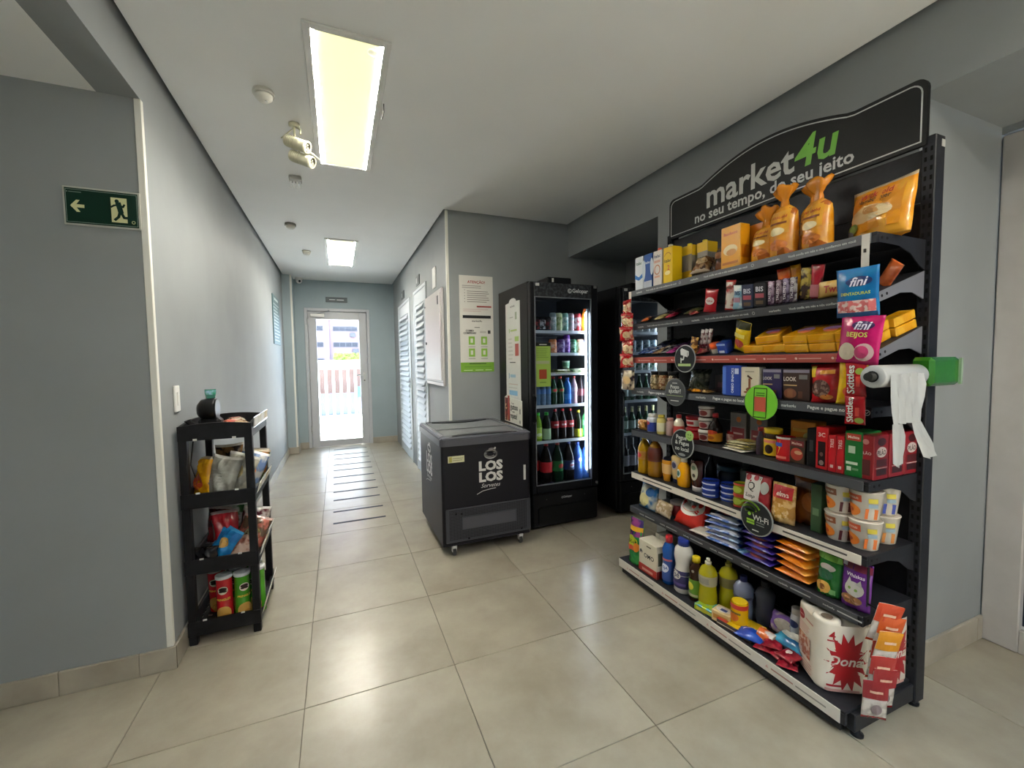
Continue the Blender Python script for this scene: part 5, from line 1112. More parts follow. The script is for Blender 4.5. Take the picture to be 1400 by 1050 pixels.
for k, (y, u, lb) in enumerate([(1.80, 0.10, 'grey and yellow carton behind the yellow milk carton'), (1.715, 0.12, 'second grey and yellow carton behind the brown loaf')]):
    carton('milk_carton', lb, 'carton', 0.07, 0.07, 0.195, '#8a857e', [('r', -0.5, 0.5, 0.75, 1.0, '#d8b020'), ('r', -0.5, 0.5, 0.0, 0.3, '#c8a018')], GM(1, y, u, 0.07), 'milk cartons on the top shelf', None, '#d8c020', [('r', -0.5, 0.5, 0.72, 1.0, '#d8b020')])
LOAF = film('#6a4426', '#a8835c', 16, '#3a2012')
bag('bread_loaf', 'brown sliced loaf bag lying on the top shelf beside the cartons', 'bread', 0.10, 0.17, 0.075, LOAF, [('e', 0, 0.4, 0.3, 0.2, '#b89a74')], GM(1, 1.66, 0.01, 0.075, 30, 55, 0, 0.02), 'breads on the top shelf', seed=31, crimp='#b8a48c')
bag('bread_loaf', 'dark brown glossy loaf bag leaning next to the yellow biscuit box', 'bread', 0.11, 0.15, 0.07, film('#3a2014', '#7a4a2a', 16), [('e', 0.05, 0.5, 0.22, 0.14, '#8a5a34')], GM(1, 1.56, 0.03, 0.07, -10, 20), 'breads on the top shelf', seed=32, crimp='#8a7460')
carton('biscuit_box', 'yellow biscuit box standing upright on the top shelf', 'box', 0.105, 0.06, 0.19, '#e09a14', [('t', 'Bauducco', 0.0, 0.82, 0.7, '#b8301c', {'bold': 0.03, 'rot': 0}), ('e', 0, 0.42, 0.36, 0.13, '#f0d8a0'), ('e', 0.05, 0.36, 0.25, 0.08, '#c88a3a'), ('r', -0.4, 0.4, 0.08, 0.14, '#b86a14')], GM(1, 1.448, 0.012, 0.06), None, None, None, [('r', -0.4, 0.4, 0.2, 0.5, '#b87010')])
carton('biscuit_box', 'orange biscuit box half hidden behind the yellow one', 'box', 0.09, 0.06, 0.185, '#c8740c', [], GM(1, 1.385, 0.085, 0.06), None, None, None, [('r', -0.3, 0.3, 0.3, 0.6, '#e8a83a')])
BR = noisy('#d98a12', '#e8a83a', 14, 0.25, 0.45, 0.6, 2, c3='#b8641c', coat=0.3, bump=0.7, bscale=30)
def bread(label, y, u, lean, rz, h=0.215, w=0.115, seed=0):
    return bag('bread_bag', label, 'bread', w, h, 0.10, BR, [('r', -0.36, 0.36, 0.42, 0.86, '#d89a24'), ('t', 'Wickbold', 0, 0.74, 0.56, '#b02a1c', {'bold': 0.03}), ('r', -0.3, 0.3, 0.6, 0.64, '#7a3a14'), ('e', 0, 0.46, 0.26, 0.08, '#ead8a8'), ('e', 0.05, 0.2, 0.3, 0.1, '#c8742a')], GM(1, y, u, 0.10, rz, lean), 'breads on the top shelf', base=0.85, neck=(0.075, '#d8861a'), wr=0.05, seed=seed)
bread('orange bread bag leaning left on the top shelf', 1.315, 0.012, 4, 0, 0.16, 0.11, 41)
bread('orange bread bag with twisted top at the front of the top shelf', 1.228, 0.012, 0, 0, 0.215, 0.115, 42)
bread('orange bread bag behind the twisted one on the top shelf', 1.195, 0.15, 0, 8, 0.235, 0.11, 43)
bread('orange bread bag at the right of the bread group on the top shelf', 1.105, 0.03, 0, -6, 0.20, 0.115, 44)
bag('bun_bag', 'large orange and clear bag of buns at the near end of the top shelf', 'bread', 0.235, 0.20, 0.09, film('#d98a14', '#e0a030', 8), [('r', -0.40, 0.40, 0.15, 0.85, '#dc8f18'), ('t', 'Wickbold', 0.0, 0.80, 0.5, '#b02a1c', {'bold': 0.03}), ('t', 'Hamb\u00farguer', 0.0, 0.69, 0.5, '#3a2010', {'bold': 0.03}), ('e', -0.05, 0.45, 0.36, 0.15, '#d8c094'), ('e', 0.08, 0.5, 0.2, 0.08, '#b8864c'), ('e', -0.3, 0.25, 0.1, 0.1, '#5f7a3c'), ('e', -0.36, 0.14, 0.1, 0.08, '#3f4a6a')], GM(1, 0.93, 0.09, 0.09, -16, 6), 'breads on the top shelf', crimp='#c8b494', base=0.7, seed=45)
# -- shelf 2: chocolate bars
C2 = 'chocolates on the second shelf'
def choc(label, s, y, u, w, h, d, col, spec=(), lean=8, rz=0, roll=0, up=0, name='chocolate_pack', crimp=None, seed=0, lie=False, cat='chocolate', group=C2):
    return bag(name, label, cat, w, h, d, col, list(spec), GM(s, y, u, d, rz, lean, roll, up, lie), group, crimp=crimp, seed=seed, wr=0.05)
choc('orange chocolate bar lying at the far end of the second shelf', 2, 2.05, 0.02, 0.05, 0.11, 0.022, film('#b8602a', '#7a3a20', 30), lie=True, rz=30, seed=1)
choc('cream chocolate bar lying near the far end of the second shelf', 2, 1.94, 0.02, 0.05, 0.10, 0.022, film('#c8b878', '#8f7a4a', 30), lie=True, rz=10, seed=2)
choc('pink red chocolate bar lying on the second shelf', 2, 1.855, 0.025, 0.055, 0.10, 0.022, film('#b0344a', '#7a2034', 30), lie=True, rz=15, seed=3)
choc('olive chocolate bar lying behind the pink one', 2, 1.76, 0.06, 0.055, 0.12, 0.022, film('#6a7040', '#4a4a34', 30), lie=True, rz=-20, seed=4)
choc('dark bar lying behind the first bars of the second shelf', 2, 1.98, 0.12, 0.055, 0.12, 0.022, film('#3a2a30', '#5a3a3a', 30), lie=True, rz=-10, seed=5)
choc('dark red wafer bar lying at the foot of the red wafer pack', 2, 1.665, 0.02, 0.05, 0.12, 0.022, film('#8a2a30', '#c8a888', 30), lie=True, rz=50, seed=6)
choc('red wafer pack standing tilted on the second shelf', 2, 1.605, 0.045, 0.07, 0.115, 0.02, film('#b01c26'), [('e', 0, 0.5, 0.34, 0.16, '#d8c8c4'), ('t', 'KitKat', 0, 0.5, 0.5, '#b01c26', {'bold': 0.04})], 12, 10, 14, seed=7)
choc('white and red chocolate pack standing on the second shelf', 2, 1.475, 0.03, 0.055, 0.14, 0.022, film('#d4c8bc', '#a83a3a', 22, '#6a4030'), [], 10, 0, 10, crimp='#b8302c', seed=8)
choc('light blue and white chocolate pack left of the dark boxes', 2, 1.42, 0.02, 0.06, 0.11, 0.024, film('#8fb8cc', '#d8d8d0', 22), [('t', 'BIS', 0, 0.68, 0.5, '#1f3a6a', {'bold': 0.04}), ('r', -0.3, 0.3, 0.3, 0.5, '#a87a8a')], 10, 0, 8, seed=9)
for y, lb, c1 in [(1.365, 'dark navy chocolate box, left of its dark twin', '#232a44'), (1.305, 'charcoal chocolate box, right of its navy twin', '#2a2a2e')]:
    carton('chocolate_box', lb, 'chocolate', 0.058, 0.03, 0.105, c1, [('t', 'BIS', 0, 0.72, 0.6, '#c8ccd4', {'bold': 0.04}), ('r', -0.35, 0.35, 0.36, 0.54, '#a8505a'), ('r', -0.3, 0.3, 0.1, 0.25, '#5a4a34')], GM(2, y, 0.02, 0.03, 0, 8, 6), C2)
for k, (y, c1, c2, lb) in enumerate([(1.26, '#5a4056', '#a890a0', 'slim mauve chocolate pack, first of four slim packs'), (1.225, '#4a3440', '#98808c', 'slim brown chocolate pack, second of four slim packs'), (1.195, '#44344a', '#908098', 'slim violet chocolate pack, third of four slim packs'), (1.165, '#4a3a48', '#a8a09c', 'slim grey violet chocolate pack, last of four slim packs')]):
    choc(lb, 2, y, 0.02, 0.032, 0.10, 0.02, film(c1, c2, 40), [('t', 'TALENTO', 0.0, 0.5, 0.7, '#c8bcc4', {'rot': 90, 'bold': 0.02})], 9, 0, 7, seed=20+k)
choc('bright orange red sweet pack behind the slim chocolate packs', 2, 1.225, 0.075, 0.06, 0.135, 0.02, film('#d8401c', '#e8742a', 20), [], 6, 0, 0, seed=25)
choc('amber yellow sweet pack behind the slim chocolate packs', 2, 1.175, 0.075, 0.045, 0.14, 0.02, film('#e0a020', '#c8781c', 20), [], 6, 0, 0, seed=26)
choc('brown and yellow patterned chocolate bar standing tall on the second shelf', 2, 1.125, 0.03, 0.05, 0.125, 0.022, film('#3a2820', '#a8903a', 30), [], 8, 0, 10, seed=27)
choc('red and dark chocolate bar standing tall beside the gold multipack', 2, 1.085, 0.03, 0.05, 0.13, 0.022, film('#a01c2a', '#4a1a1a', 16), [('r', -0.4, 0.4, 0.05, 0.42, '#b06a70')], 8, 0, 10, seed=28)
choc('gold caramel bar multipack lying at the near part of the second shelf', 2, 0.995, 0.015, 0.15, 0.06, 0.035, film('#c8a050', '#d8b870', 20), [('t', 'Twix', -0.05, 0.5, 0.5, '#a82a20', {'bold': 0.05, 'shear': 0.2})], 10, 0, 0, seed=29)
choc('orange flat pack poking out behind the gold multipack', 2, 0.90, 0.10, 0.06, 0.09, 0.02, film('#b85a2a', '#8f3f1c', 20), [], 20, -20, 30, seed=30)
# -- shelf 3: biscuit packs
C3 = 'packs on the third shelf with the red rail'
spec3 = [(2.08, 0.02, '#1f3a7a', '#8fa0c8', 20, 'blue and white bar lying at the far end of the red rail shelf'), (2.02, 0.03, '#24407f', '#c8ccd8', 10, 'second blue bar lying on the red rail shelf'), (1.96, 0.015, '#6a5040', '#a88a68', -8, 'tan bar lying on the red rail shelf'), (1.90, 0.03, '#3a3a40', '#7a7a78', 14, 'grey bar lying on the red rail shelf'), (1.845, 0.02, '#8a2a6a', '#5a1a4a', 0, 'magenta bar lying behind the camera sign'), (1.79, 0.03, '#2a2228', '#4a3a34', 8, 'black bar lying behind the camera sign'), (1.72, 0.03, '#3a2a24', '#7a5a3a', -10, 'brown bar lying right of the camera sign')]
for k, (y, u, c1, c2, rz, lb) in enumerate(spec3):
    choc(lb, 3, y, u, 0.055, 0.15, 0.028, film(c1, c2, 24), [('r', -0.3, 0.3, 0.3, 0.45, c2)], lie=True, rz=rz, seed=40+k, name='snack_bar', cat='snack bar', group=C3)
for k in range(5):
    choc(['dark navy pack behind the blue bars', 'black pack behind the tan bar', 'dark violet pack behind the grey bar', 'dark blue pack behind the magenta bar', 'dark brown pack behind the striped bars'][k]+' of the red rail shelf', 3, 2.05-k*0.09, 0.14, 0.085, 0.13, 0.04, film(['#1c2440', '#1c1a20', '#241a34', '#1a2038', '#2a1c1c'][k], ['#3a3a50', '#3a302c', '#4a2a50', '#2a3a60', '#4a302a'][k], 24), lie=True, rz=k*7-14, seed=50+k, name='snack_bar', cat='snack bar', group=C3)
for k, y in enumerate((1.665, 1.64, 1.615)):
    choc(['first', 'second', 'third'][k]+' maroon striped bar standing tilted right of the camera sign', 3, y, 0.05, 0.024, 0.12, 0.016, film('#5a1c2a', '#b8a8a4', 40), [('r', -0.4, 0.4, 0.85, 0.98, '#c4bcb8')], 14, 0, 14, seed=60+k, name='snack_bar', cat='snack bar', group=C3)
choc('gold star pattern pack in front of the striped bars', 3, 1.69, 0.02, 0.05, 0.09, 0.02, film('#b8863a', '#5a3a20', 40), [], 20, 0, 10, seed=64, name='snack_bar', cat='snack bar', group=C3)
choc('dark red bar lying in front of the striped bars', 3, 1.60, 0.008, 0.06, 0.12, 0.03, film('#6a1c24', '#a86a5a', 26), lie=True, rz=40, seed=65, name='snack_bar', cat='snack bar', group=C3)
turned('orange_pot', 'small orange and cream pot on the red rail shelf', 'pot', 'tub', 0.025, 0.05, '#d8cfc0', GM(3, 1.548, 0.02, 0.05), None, cap=('#e05a20', 1.06, 0.5, 1.0))
carton('small_box', 'small bright blue box beside the orange pot', 'box', 0.05, 0.05, 0.055, '#1c3f9a', [('r', -0.3, 0.3, 0.1, 0.3, '#c8ccd8'), ('r', -0.5, 0.5, 0.75, 0.9, '#8fa4d0')], GM(3, 1.495, 0.02, 0.05))
bag('candy_bag', 'yellow candy bag with dark top standing on the red rail shelf', 'candy bag', 0.10, 0.145, 0.04, film('#d8b80c', '#c8a40a', 14), [('r', -0.5, 0.5, 0.78, 1.0, '#2a2a10'), ('e', 0, 0.3, 0.3, 0.14, '#a83a1c'), ('r', -0.35, 0.35, 0.5, 0.62, '#e8d860')], GM(3, 1.415, 0.03, 0.04, -15, 8, 14), C3, crimp='#c8b040', seed=66)
YW_ = film('#d9980e', '#e0a828', 12); k = 0
for (y, u, up, rz, lb) in [(1.335, 0.02, 0, 4, 'yellow biscuit pack lying askew at the left of the pile'), (1.235, 0.02, 0, 3, 'second yellow biscuit pack lying askew in the pile'), (1.285, 0.03, 0.0365, 16, 'yellow biscuit pack on top of the askew ones'),
                        (1.135, 0.012, 0, 0, 'yellow biscuit pack, bottom layer, left of the neat stack'), (1.135, 0.012, 0.0365, 0, 'yellow biscuit pack, upper layer, left of the neat stack'), (1.037, 0.012, 0, 0, 'yellow biscuit pack, bottom layer, middle of the neat stack'), (1.037, 0.012, 0.0365, 0, 'yellow biscuit pack, upper layer, middle of the neat stack'), (0.939, 0.012, 0, 0, 'yellow biscuit pack, bottom layer, near end of the neat stack'), (0.939, 0.012, 0.0365, 0, 'yellow biscuit pack, upper layer, near end of the neat stack')]:
    o = carton('biscuit_pack', lb, 'biscuit pack', 0.095, 0.15, 0.034, YW_, [('r', -0.42, 0.42, 0.2, 0.3, '#c8801a')], GM(3, y, u, 0.15, rz, 0, 0, up), C3)
    if up:
        decor(o, lambda x, z, e: (x, z-0.075, 0.034+e), 0.095, 0.15, [('e', 0.0, 0.55, 0.32, 0.2, '#8a2a1c' if k % 2 else '#a87ab0'), ('e', 0.1, 0.35, 0.25, 0.12, '#d8643a'), ('r', -0.4, 0.4, 0.8, 0.9, '#e8c860')], 'top_print')
    k += 1
for q, (up, lb) in enumerate([(0, 'lower yellow biscuit pack at the very near end of the red rail shelf'), (0.036, 'upper yellow biscuit pack at the very near end of the red rail shelf')]):
    carton('biscuit_pack', lb, 'biscuit pack', 0.05, 0.12, 0.032, YW_, [], GM(3, 0.90, 0.17, 0.12, -3, 0, 0, up), C3)
# -- shelf 4
for y, lb, c1 in [(1.985, 'leftmost small dark-lidded jar on the fourth shelf', '#6a5a3a'), (1.918, 'second small dark-lidded jar on the fourth shelf', '#7a4a2c'), (1.842, 'third dark-lidded jar, beside the question sign', '#4a3a34')]:
    turned('spice_jar', lb, 'jar', 'jar', 0.030, 0.105, film(c1, '#b8a078', 60), GM(4, y, 0.02, 0.06), 'dark-lidded jars on the fourth shelf', cap=('#1a1a1c', 0.98, 0.8, 1.0), band=(0.35, 0.65, noisy(c1, '#c8b890', 60, 0.4)))
bag('herb_bag', 'dark clear bag of herbs behind the round signs', 'bag', 0.14, 0.12, 0.05, film('#2a2e24', '#5a5a4a', 30), [], GM(4, 1.70, 0.06, 0.05, 0, 10), None, seed=70)
choc('amber bar lying flat on the fourth shelf', 4, 1.615, 0.012, 0.04, 0.12, 0.02, film('#c88a20', '#6a4a20', 30), lie=True, rz=70, seed=71, name='snack_bar', cat='snack bar', group=None)
choc('tan bar lying flat behind the amber one on the fourth shelf', 4, 1.55, 0.02, 0.04, 0.12, 0.02, film('#8a6a3a', '#3a2a1c', 30), lie=True, rz=80, seed=72, name='snack_bar', cat='snack bar', group=None)
carton('cereal_box', 'dark maroon box at the back of the fourth shelf', 'box', 0.085, 0.05, 0.09, '#33222a', [('r', -0.3, 0.3, 0.3, 0.6, '#5a3440')], GM(4, 1.58, 0.12, 0.05))
carton('cookie_box', 'bright blue cookie box with vertical lettering on the fourth shelf', 'box', 0.095, 0.045, 0.142, '#1c3f9c', [('r', -0.5, -0.3, 0.05, 0.95, '#4f74c8'), ('t', 'OREO SNACKS', 0.08, 0.5, 0.82, '#d8dce8', {'rot': 90, 'bold': 0.03}), ('r', 0.2, 0.42, 0.72, 0.9, '#c8d0e8')], GM(4, 1.437, 0.015, 0.045))
carton('chocolate_box', 'cream chocolate box with a dripping bar picture on the fourth shelf', 'box', 0.09, 0.045, 0.135, '#cfc6ae', [('p', [(-0.15, 0.68), (0.12, 0.58), (0.16, 0.62), (-0.1, 0.74)], '#4a2a1c'), ('r', -0.06, 0.06, 0.3, 0.62, '#8a5434'), ('e', 0, 0.25, 0.2, 0.07, '#7a4628'), ('r', -0.25, 0.25, 0.83, 0.86, '#8f8a78'), ('e', -0.1, 0.16, 0.22, 0.04, '#8a5434')], GM(4, 1.345, 0.02, 0.045))
for y, w, lb, c1, c2 in [(1.248, 0.085, 'purple protein bar box lettered LOOK on the fourth shelf', '#2a2050', '#3f2f78'), (1.145, 0.11, 'brown protein bar box lettered LOOK on the fourth shelf', '#38221c', '#7a4a34')]:
    carton('protein_box', lb, 'box', w, 0.09, 0.128, c1, [('r', -0.48, 0.48, 0.88, 0.98, '#8a8494'), ('t', 'LOOK', -0.22, 0.68, 0.48, '#d8d2c8', {'bold': 0.05, 'tall': 1.25}), ('r', 0.12, 0.42, 0.68, 0.82, '#7a7a78'), ('r', -0.45, 0.05, 0.46, 0.5, '#b89a6a'), ('e', -0.2, 0.22, 0.24, 0.16, c2), ('r', -0.3, -0.1, 0.1, 0.34, '#8a5a3a'), ('r', 0.1, 0.26, 0.08, 0.3, '#5a3424')], GM(4, y, 0.03, 0.09), 'protein bar boxes on the fourth shelf')
bag('snack_bag', 'red snack bag with brown picture on the fourth shelf', 'snack bag', 0.115, 0.15, 0.045, film('#b0141c', '#8f1018', 12), [('r', -0.45, -0.25, 0.66, 0.95, '#d8b41c'), ('r', -0.1, 0.35, 0.72, 0.82, '#d88a1c'), ('e', -0.1, 0.36, 0.34, 0.22, film('#4a2a24', '#8a6a5c', 60)), ('e', 0.1, 0.14, 0.2, 0.06, '#c8742a')], GM(4, 1.03, 0.012, 0.045, 0, 6, -4), None, crimp='#c02028', seed=73)
bag('snack_bag', 'yellow snack bag squeezed beside the hanging red sweets', 'snack bag', 0.085, 0.16, 0.04, film('#d8a80c', '#e0b820', 12), [('e', 0, 0.68, 0.25, 0.12, '#8fae3a'), ('e', -0.1, 0.3, 0.25, 0.12, '#c8542a')], GM(4, 0.948, 0.012, 0.04, 38, 4, 4), None, crimp='#e0c030', seed=74)
# -- shelf 5
bag('cookie_pack', 'clear pack of brown cookies at the far end of the fifth shelf', 'cookies', 0.10, 0.065, 0.05, film('#7a4a24', '#b8864c', 34), [('e', 0.15, 0.5, 0.2, 0.3, '#a8742c')], GM(5, 2.085, 0.02, 0.05), None, seed=75)
turned('powder_pot', 'white pot with blue label on the fifth shelf', 'pot', 'tall', 0.032, 0.11, '#c8ccd4', GM(5, 2.015, 0.025, 0.06), None, cap=('#d8d4d0', 0.8, 0.8, 1.0), band=(0.05, 0.55, '#2a3f98'), spec=[('e', -0.1, 0.5, 0.25, 0.1, '#c04a4a')])
turned('cream_bottle', 'cream yellow bottle on the fifth shelf', 'bottle', 'tall', 0.027, 0.112, '#d0c070', GM(5, 1.935, 0.025, 0.05), None, cap=('#e0c840', 0.7, 0.86, 1.0), band=(0.15, 0.6, '#d8d4b0'))
turned('pink_bottle', 'slim dusty pink bottle behind the cream bottle', 'bottle', 'tall', 0.024, 0.10, '#b89a94', GM(5, 1.875, 0.035, 0.05), None, cap=('#a8746c', 0.7, 0.86, 1.0))
turned('mayonnaise_bottle', 'small cream bottle with red label beside the red tubs', 'bottle', 'squeeze', 0.030, 0.125, '#d8cdb0', GM(5, 1.82, 0.04, 0.06), None, cap=('#c83028', 0.45, 0.82, 1.0), band=(0.15, 0.5, '#c04038'))
for k in range(2):
    turned('red_tub', ['lower red tub beside the stack of white-lidded tubs', 'upper red tub with white label beside the stack of white-lidded tubs'][k], 'tub', 'tub', 0.043, 0.062, '#b01c24', GM(5, 1.735, 0.055, 0.086, 0, 0, 0, k*0.0635), 'red tubs on the fifth shelf', cap=('#8f1820' if k else '#a81c24', 1.04, 0.8, 1.0), band=(0.15, 0.7, '#c8b8b0' if k else '#c02a2c'), spec=[('r', -0.4, 0.3, 0.3, 0.55, '#c03038' if k else '#d8c4bc')])
for k in range(3):
    turned('spread_tub', ['bottom', 'middle', 'top'][k]+' white-lidded brown tub of the stack of three', 'tub', 'tub', 0.037, 0.062, '#3a2420', GM(5, 1.655, 0.06, 0.075, 0, 0, 0, k*0.0635), 'stacked spread tubs on the fifth shelf', cap=('#d4cfc4', 1.06, 0.76, 1.0), band=(0.12, 0.7, '#b8a8a0'), spec=[('e', 0.1, 0.4, 0.3, 0.22, '#7a2a2c'), ('r', -0.5, -0.1, 0.3, 0.5, '#a85a4c')])
turned('soy_sauce_bottle', 'dark soy sauce bottle with red cap and yellow label', 'bottle', 'glass', 0.034, 0.155, '#1c100e', GM(5, 1.60, 0.065, 0.07), None, cap=('#b8202c', 0.42, 0.86, 1.0), band=(0.08, 0.36, '#d8941c'), spec=[('e', 0, 0.38, 0.5, 0.07, '#c8402a'), ('e', 0, 0.2, 0.3, 0.06, '#a85a1c')])
turned('sauce_tin', 'small dark red tin at the back of the fifth shelf', 'tin', 'tin', 0.030, 0.065, '#8a1c20', GM(5, 1.545, 0.13, 0.06), None, band=(0.2, 0.8, noisy('#8a2024', '#c8a89a', 40, 0.4)))
for y, u, lb in [(1.50, 0.14, 'grey box with red panel at the back of the fifth shelf'), (1.39, 0.14, 'second grey box with red panel behind the green phone sign')]:
    carton('tea_box', lb, 'box', 0.09, 0.06, 0.165, '#6f6a6a', [('r', -0.4, 0.4, 0.12, 0.55, '#6a2028'), ('e', 0.05, 0.8, 0.15, 0.08, '#b8642a'), ('r', -0.3, 0.3, 0.35, 0.4, '#a8988f')], GM(5, y, u, 0.06))
for k in range(4):
    bag('spice_sachet', ['bottom', 'second', 'third', 'topmost'][k]+' white and yellow sachet of the fanned pile on the fifth shelf', 'sachet', 0.125, 0.12, 0.010, film('#d8d0a8', '#8a7a2a', 26) if k else mat('#dcd8c8', 0.4), [('e', 0, 0.5, 0.35, 0.3, '#8f7a1c')], GM(5, 1.425-0.006*k, 0.012+0.008*k, 0.012, -8+6*k, 0, 0, 0.011*k, True), 'fanned sachets on the fifth shelf', seed=80+k, wr=0.03)
turned('small_bottle', 'slim dark bottle with red cap between the sachets and the yellow-lidded jar', 'bottle', 'glass', 0.019, 0.125, '#3a2c38', GM(5, 1.325, 0.05, 0.04), None, cap=('#8a1c24', 0.6, 0.85, 1.0))
turned('chocolate_powder_jar', 'jar with yellow lid and yellow label on the fifth shelf', 'jar', 'jar', 0.036, 0.125, '#2c1a10', GM(5, 1.275, 0.05, 0.07), None, cap=('#d4b414', 1.0, 0.82, 1.0), band=(0.06, 0.64, '#d8b818'), spec=[('e', 0.05, 0.28, 0.24, 0.16, '#2a1c14'), ('r', -0.4, 0.4, 0.5, 0.6, '#d87a6a')])
turned('milk_powder_tin', 'bright red tin with white rim on the fifth shelf', 'tin', 'tin', 0.037, 0.10, '#c01c20', GM(5, 1.205, 0.03, 0.075), None, band=[(0.92, 1.0, '#c8c4bc')], spec=[('p', [(-0.2, 0.2), (-0.05, 0.55), (-0.12, 0.55), (0.0, 0.9), (-0.05, 0.6), (0.02, 0.6)], '#e8b82a'), ('r', -0.5, 0.1, 0.6, 0.76, '#3a4aa8'), ('r', -0.3, 0.3, 0.1, 0.2, '#d86a5a')])
carton('coffee_can', 'dark green and red coffee pack in front of the orange box', 'box', 0.06, 0.06, 0.10, '#3a2a1c', [('r', -0.46, 0.46, 0.7, 0.94, '#6a1c20'), ('t', 'Melitta', 0, 0.82, 0.7, '#d8c8b8'), ('e', 0, 0.38, 0.42, 0.26, '#a83a2a'), ('e', 0.1, 0.45, 0.26, 0.08, '#c8a078')], GM(5, 1.145, 0.045, 0.06))
carton('tea_box', 'orange yellow tea box standing behind the tins', 'box', 0.105, 0.07, 0.165, '#e0901a', [('r', -0.4, 0.2, 0.72, 0.8, '#f0c04a'), ('e', 0.22, 0.6, 0.2, 0.12, '#d8d07a'), ('r', -0.5, 0.5, 0, 0.4, '#d8841a')], GM(5, 1.175, 0.125, 0.07))
carton('pasta_box', 'tall black box right of the coffee pack', 'box', 0.036, 0.11, 0.152, '#17181a', [('r', -0.2, 0.2, 0.4, 0.7, '#2f3134')], GM(5, 1.088, 0.045, 0.11))
carton('coffee_capsule_box', 'tall red box with dark photo strip on the fifth shelf', 'box', 0.045, 0.11, 0.165, '#c0141c', [('r', -0.3, 0.3, 0.08, 0.66, '#241618'), ('t', '3C', 0, 0.82, 0.55, '#e0d0c8', {'bold': 0.05}), ('e', 0, 0.16, 0.2, 0.06, '#8a7a74'), ('e', 0, 0.36, 0.14, 0.05, '#6a4a40')], GM(5, 1.043, 0.035, 0.11))
for y, lb in [(1.003, 'plain red box left of its red twin on the fifth shelf'), (0.975, 'plain red box beside the green box on the fifth shelf')]:
    carton('coffee_capsule_box', lb, 'box', 0.027, 0.11, 0.14, '#c01420', [('t', 'TRES', 0, 0.78, 0.25, '#e0c8c4', {'rot': 90, 'bold': 0.02}), ('r', -0.2, 0.2, 0.12, 0.2, '#e0c8c4')], GM(5, y, 0.03, 0.11))
carton('coffee_filter_box', 'tall green coffee filter box on the fifth shelf', 'box', 0.058, 0.11, 0.165, '#0f6a2a', [('r', -0.4, 0.4, 0.80, 0.95, '#b8382c'), ('t', 'Melitta', 0, 0.875, 0.62, '#e8dcd0', {'bold': 0.03}), ('r', -0.28, 0.1, 0.52, 0.68, '#b8c8b0'), ('r', -0.4, 0.25, 0.27, 0.33, '#d8e0d0'), ('r', -0.35, -0.1, 0.13, 0.22, '#d8e0d0'), ('r', -0.05, 0.3, 0.15, 0.2, '#6a9a6a')], GM(5, 0.93, 0.028, 0.11))
for k, (u, lb) in enumerate([(0.03, 'maroon coffee brick nearest the shelf edge'), (0.125, 'maroon coffee brick, second from the shelf edge'), (0.218, 'maroon coffee brick at the back of the fifth shelf')]):
    carton('coffee_brick', lb, 'coffee', 0.05, 0.088, 0.158, '#86121c', [('t', 'PIL\u00c3O', 0, 0.6, 0.7, '#c8b8b0', {'bold': 0.04}), ('e', 0, 0.85, 0.2, 0.06, '#b87a74'), ('r', -0.3, 0.3, 0.1, 0.45, '#4a1a1c')], GM(5, 0.893, u, 0.088), 'maroon coffee bricks on the fifth shelf', None, None, [('e', -0.0, 0.62, 0.34, 0.12, '#c4b8b4'), ('t', 'PIL\u00c3O', 0, 0.62, 0.55, '#2a1214', {'bold': 0.05, 'tall': 1.3}), ('e', 0, 0.85, 0.28, 0.09, '#3a1418'), ('r', -0.34, 0.34, 0.30, 0.46, '#4a1a1e'), ('r', -0.34, 0.34, 0.1, 0.24, '#35161a'), ('r', -0.38, 0.38, 0.26, 0.275, '#b8a8a4')])
# -- shelf 6
OIL = mat('#c89a1c', 0.06, trans=0.35)
turned('oil_bottle', 'golden oil bottle with red label at the far end of the white rail shelf', 'bottle', 'oil', 0.04, 0.225, OIL, GM(6, 2.085, 0.012, 0.08), 'oil bottles on the white rail shelf', cap=('#d8c83a', 0.4, 0.93, 1.0), band=(0.40, 0.62, '#a8742a'), spec=[('e', -0.1, 0.51, 0.3, 0.07, '#b8382a')])
turned('oil_bottle', 'amber brown oil bottle with dark label, second on the white rail shelf', 'bottle', 'oil', 0.044, 0.225, mat('#b8821c', 0.06, trans=0.35), GM(6, 1.995, 0.012, 0.088), 'oil bottles on the white rail shelf', cap=('#5a1c14', 0.4, 0.93, 1.0), band=(0.42, 0.78, '#5a2418'))
turned('sauce_jar', 'dark jar half hidden behind the small mustard', 'jar', 'jar', 0.034, 0.12, '#4a3424', GM(6, 1.935, 0.075, 0.07), None, cap=('#2a2a38', 1.0, 0.82, 1.0), band=(0.2, 0.6, '#b8a078'))
turned('mustard_bottle', 'small orange sauce bottle with dark cap on the white rail shelf', 'bottle', 'inverted', 0.033, 0.125, '#d8942a', GM(6, 1.89, 0.018, 0.066), None, cap=('#1c1c30', 0.86, 0.84, 1.0), band=(0.35, 0.8, '#dcb070'), squash=0.7)
turned('mayonnaise_bottle', 'cream upside-down mayonnaise bottle with navy foot', 'bottle', 'inverted', 0.038, 0.155, '#d8bd84', GM(6, 1.835, 0.04, 0.07), None, cap=('#1c1f4a', 0.74, 0.0, 0.15), spec=[('e', 0, 0.66, 0.28, 0.17, '#b0a8a4'), ('e', 0, 0.66, 0.2, 0.11, '#3a3f68')], squash=0.7)
turned('mustard_bottle', 'bright yellow mustard bottle with white cap on the white rail shelf', 'bottle', 'squeeze', 0.042, 0.165, '#e09a08', GM(6, 1.765, 0.018, 0.075), None, cap=('#e0d8c0', 0.46, 0.82, 1.0), spec=[('e', -0.15, 0.44, 0.22, 0.14, '#c8ccb8'), ('e', -0.15, 0.44, 0.15, 0.09, '#3a6a5a')], squash=0.75)
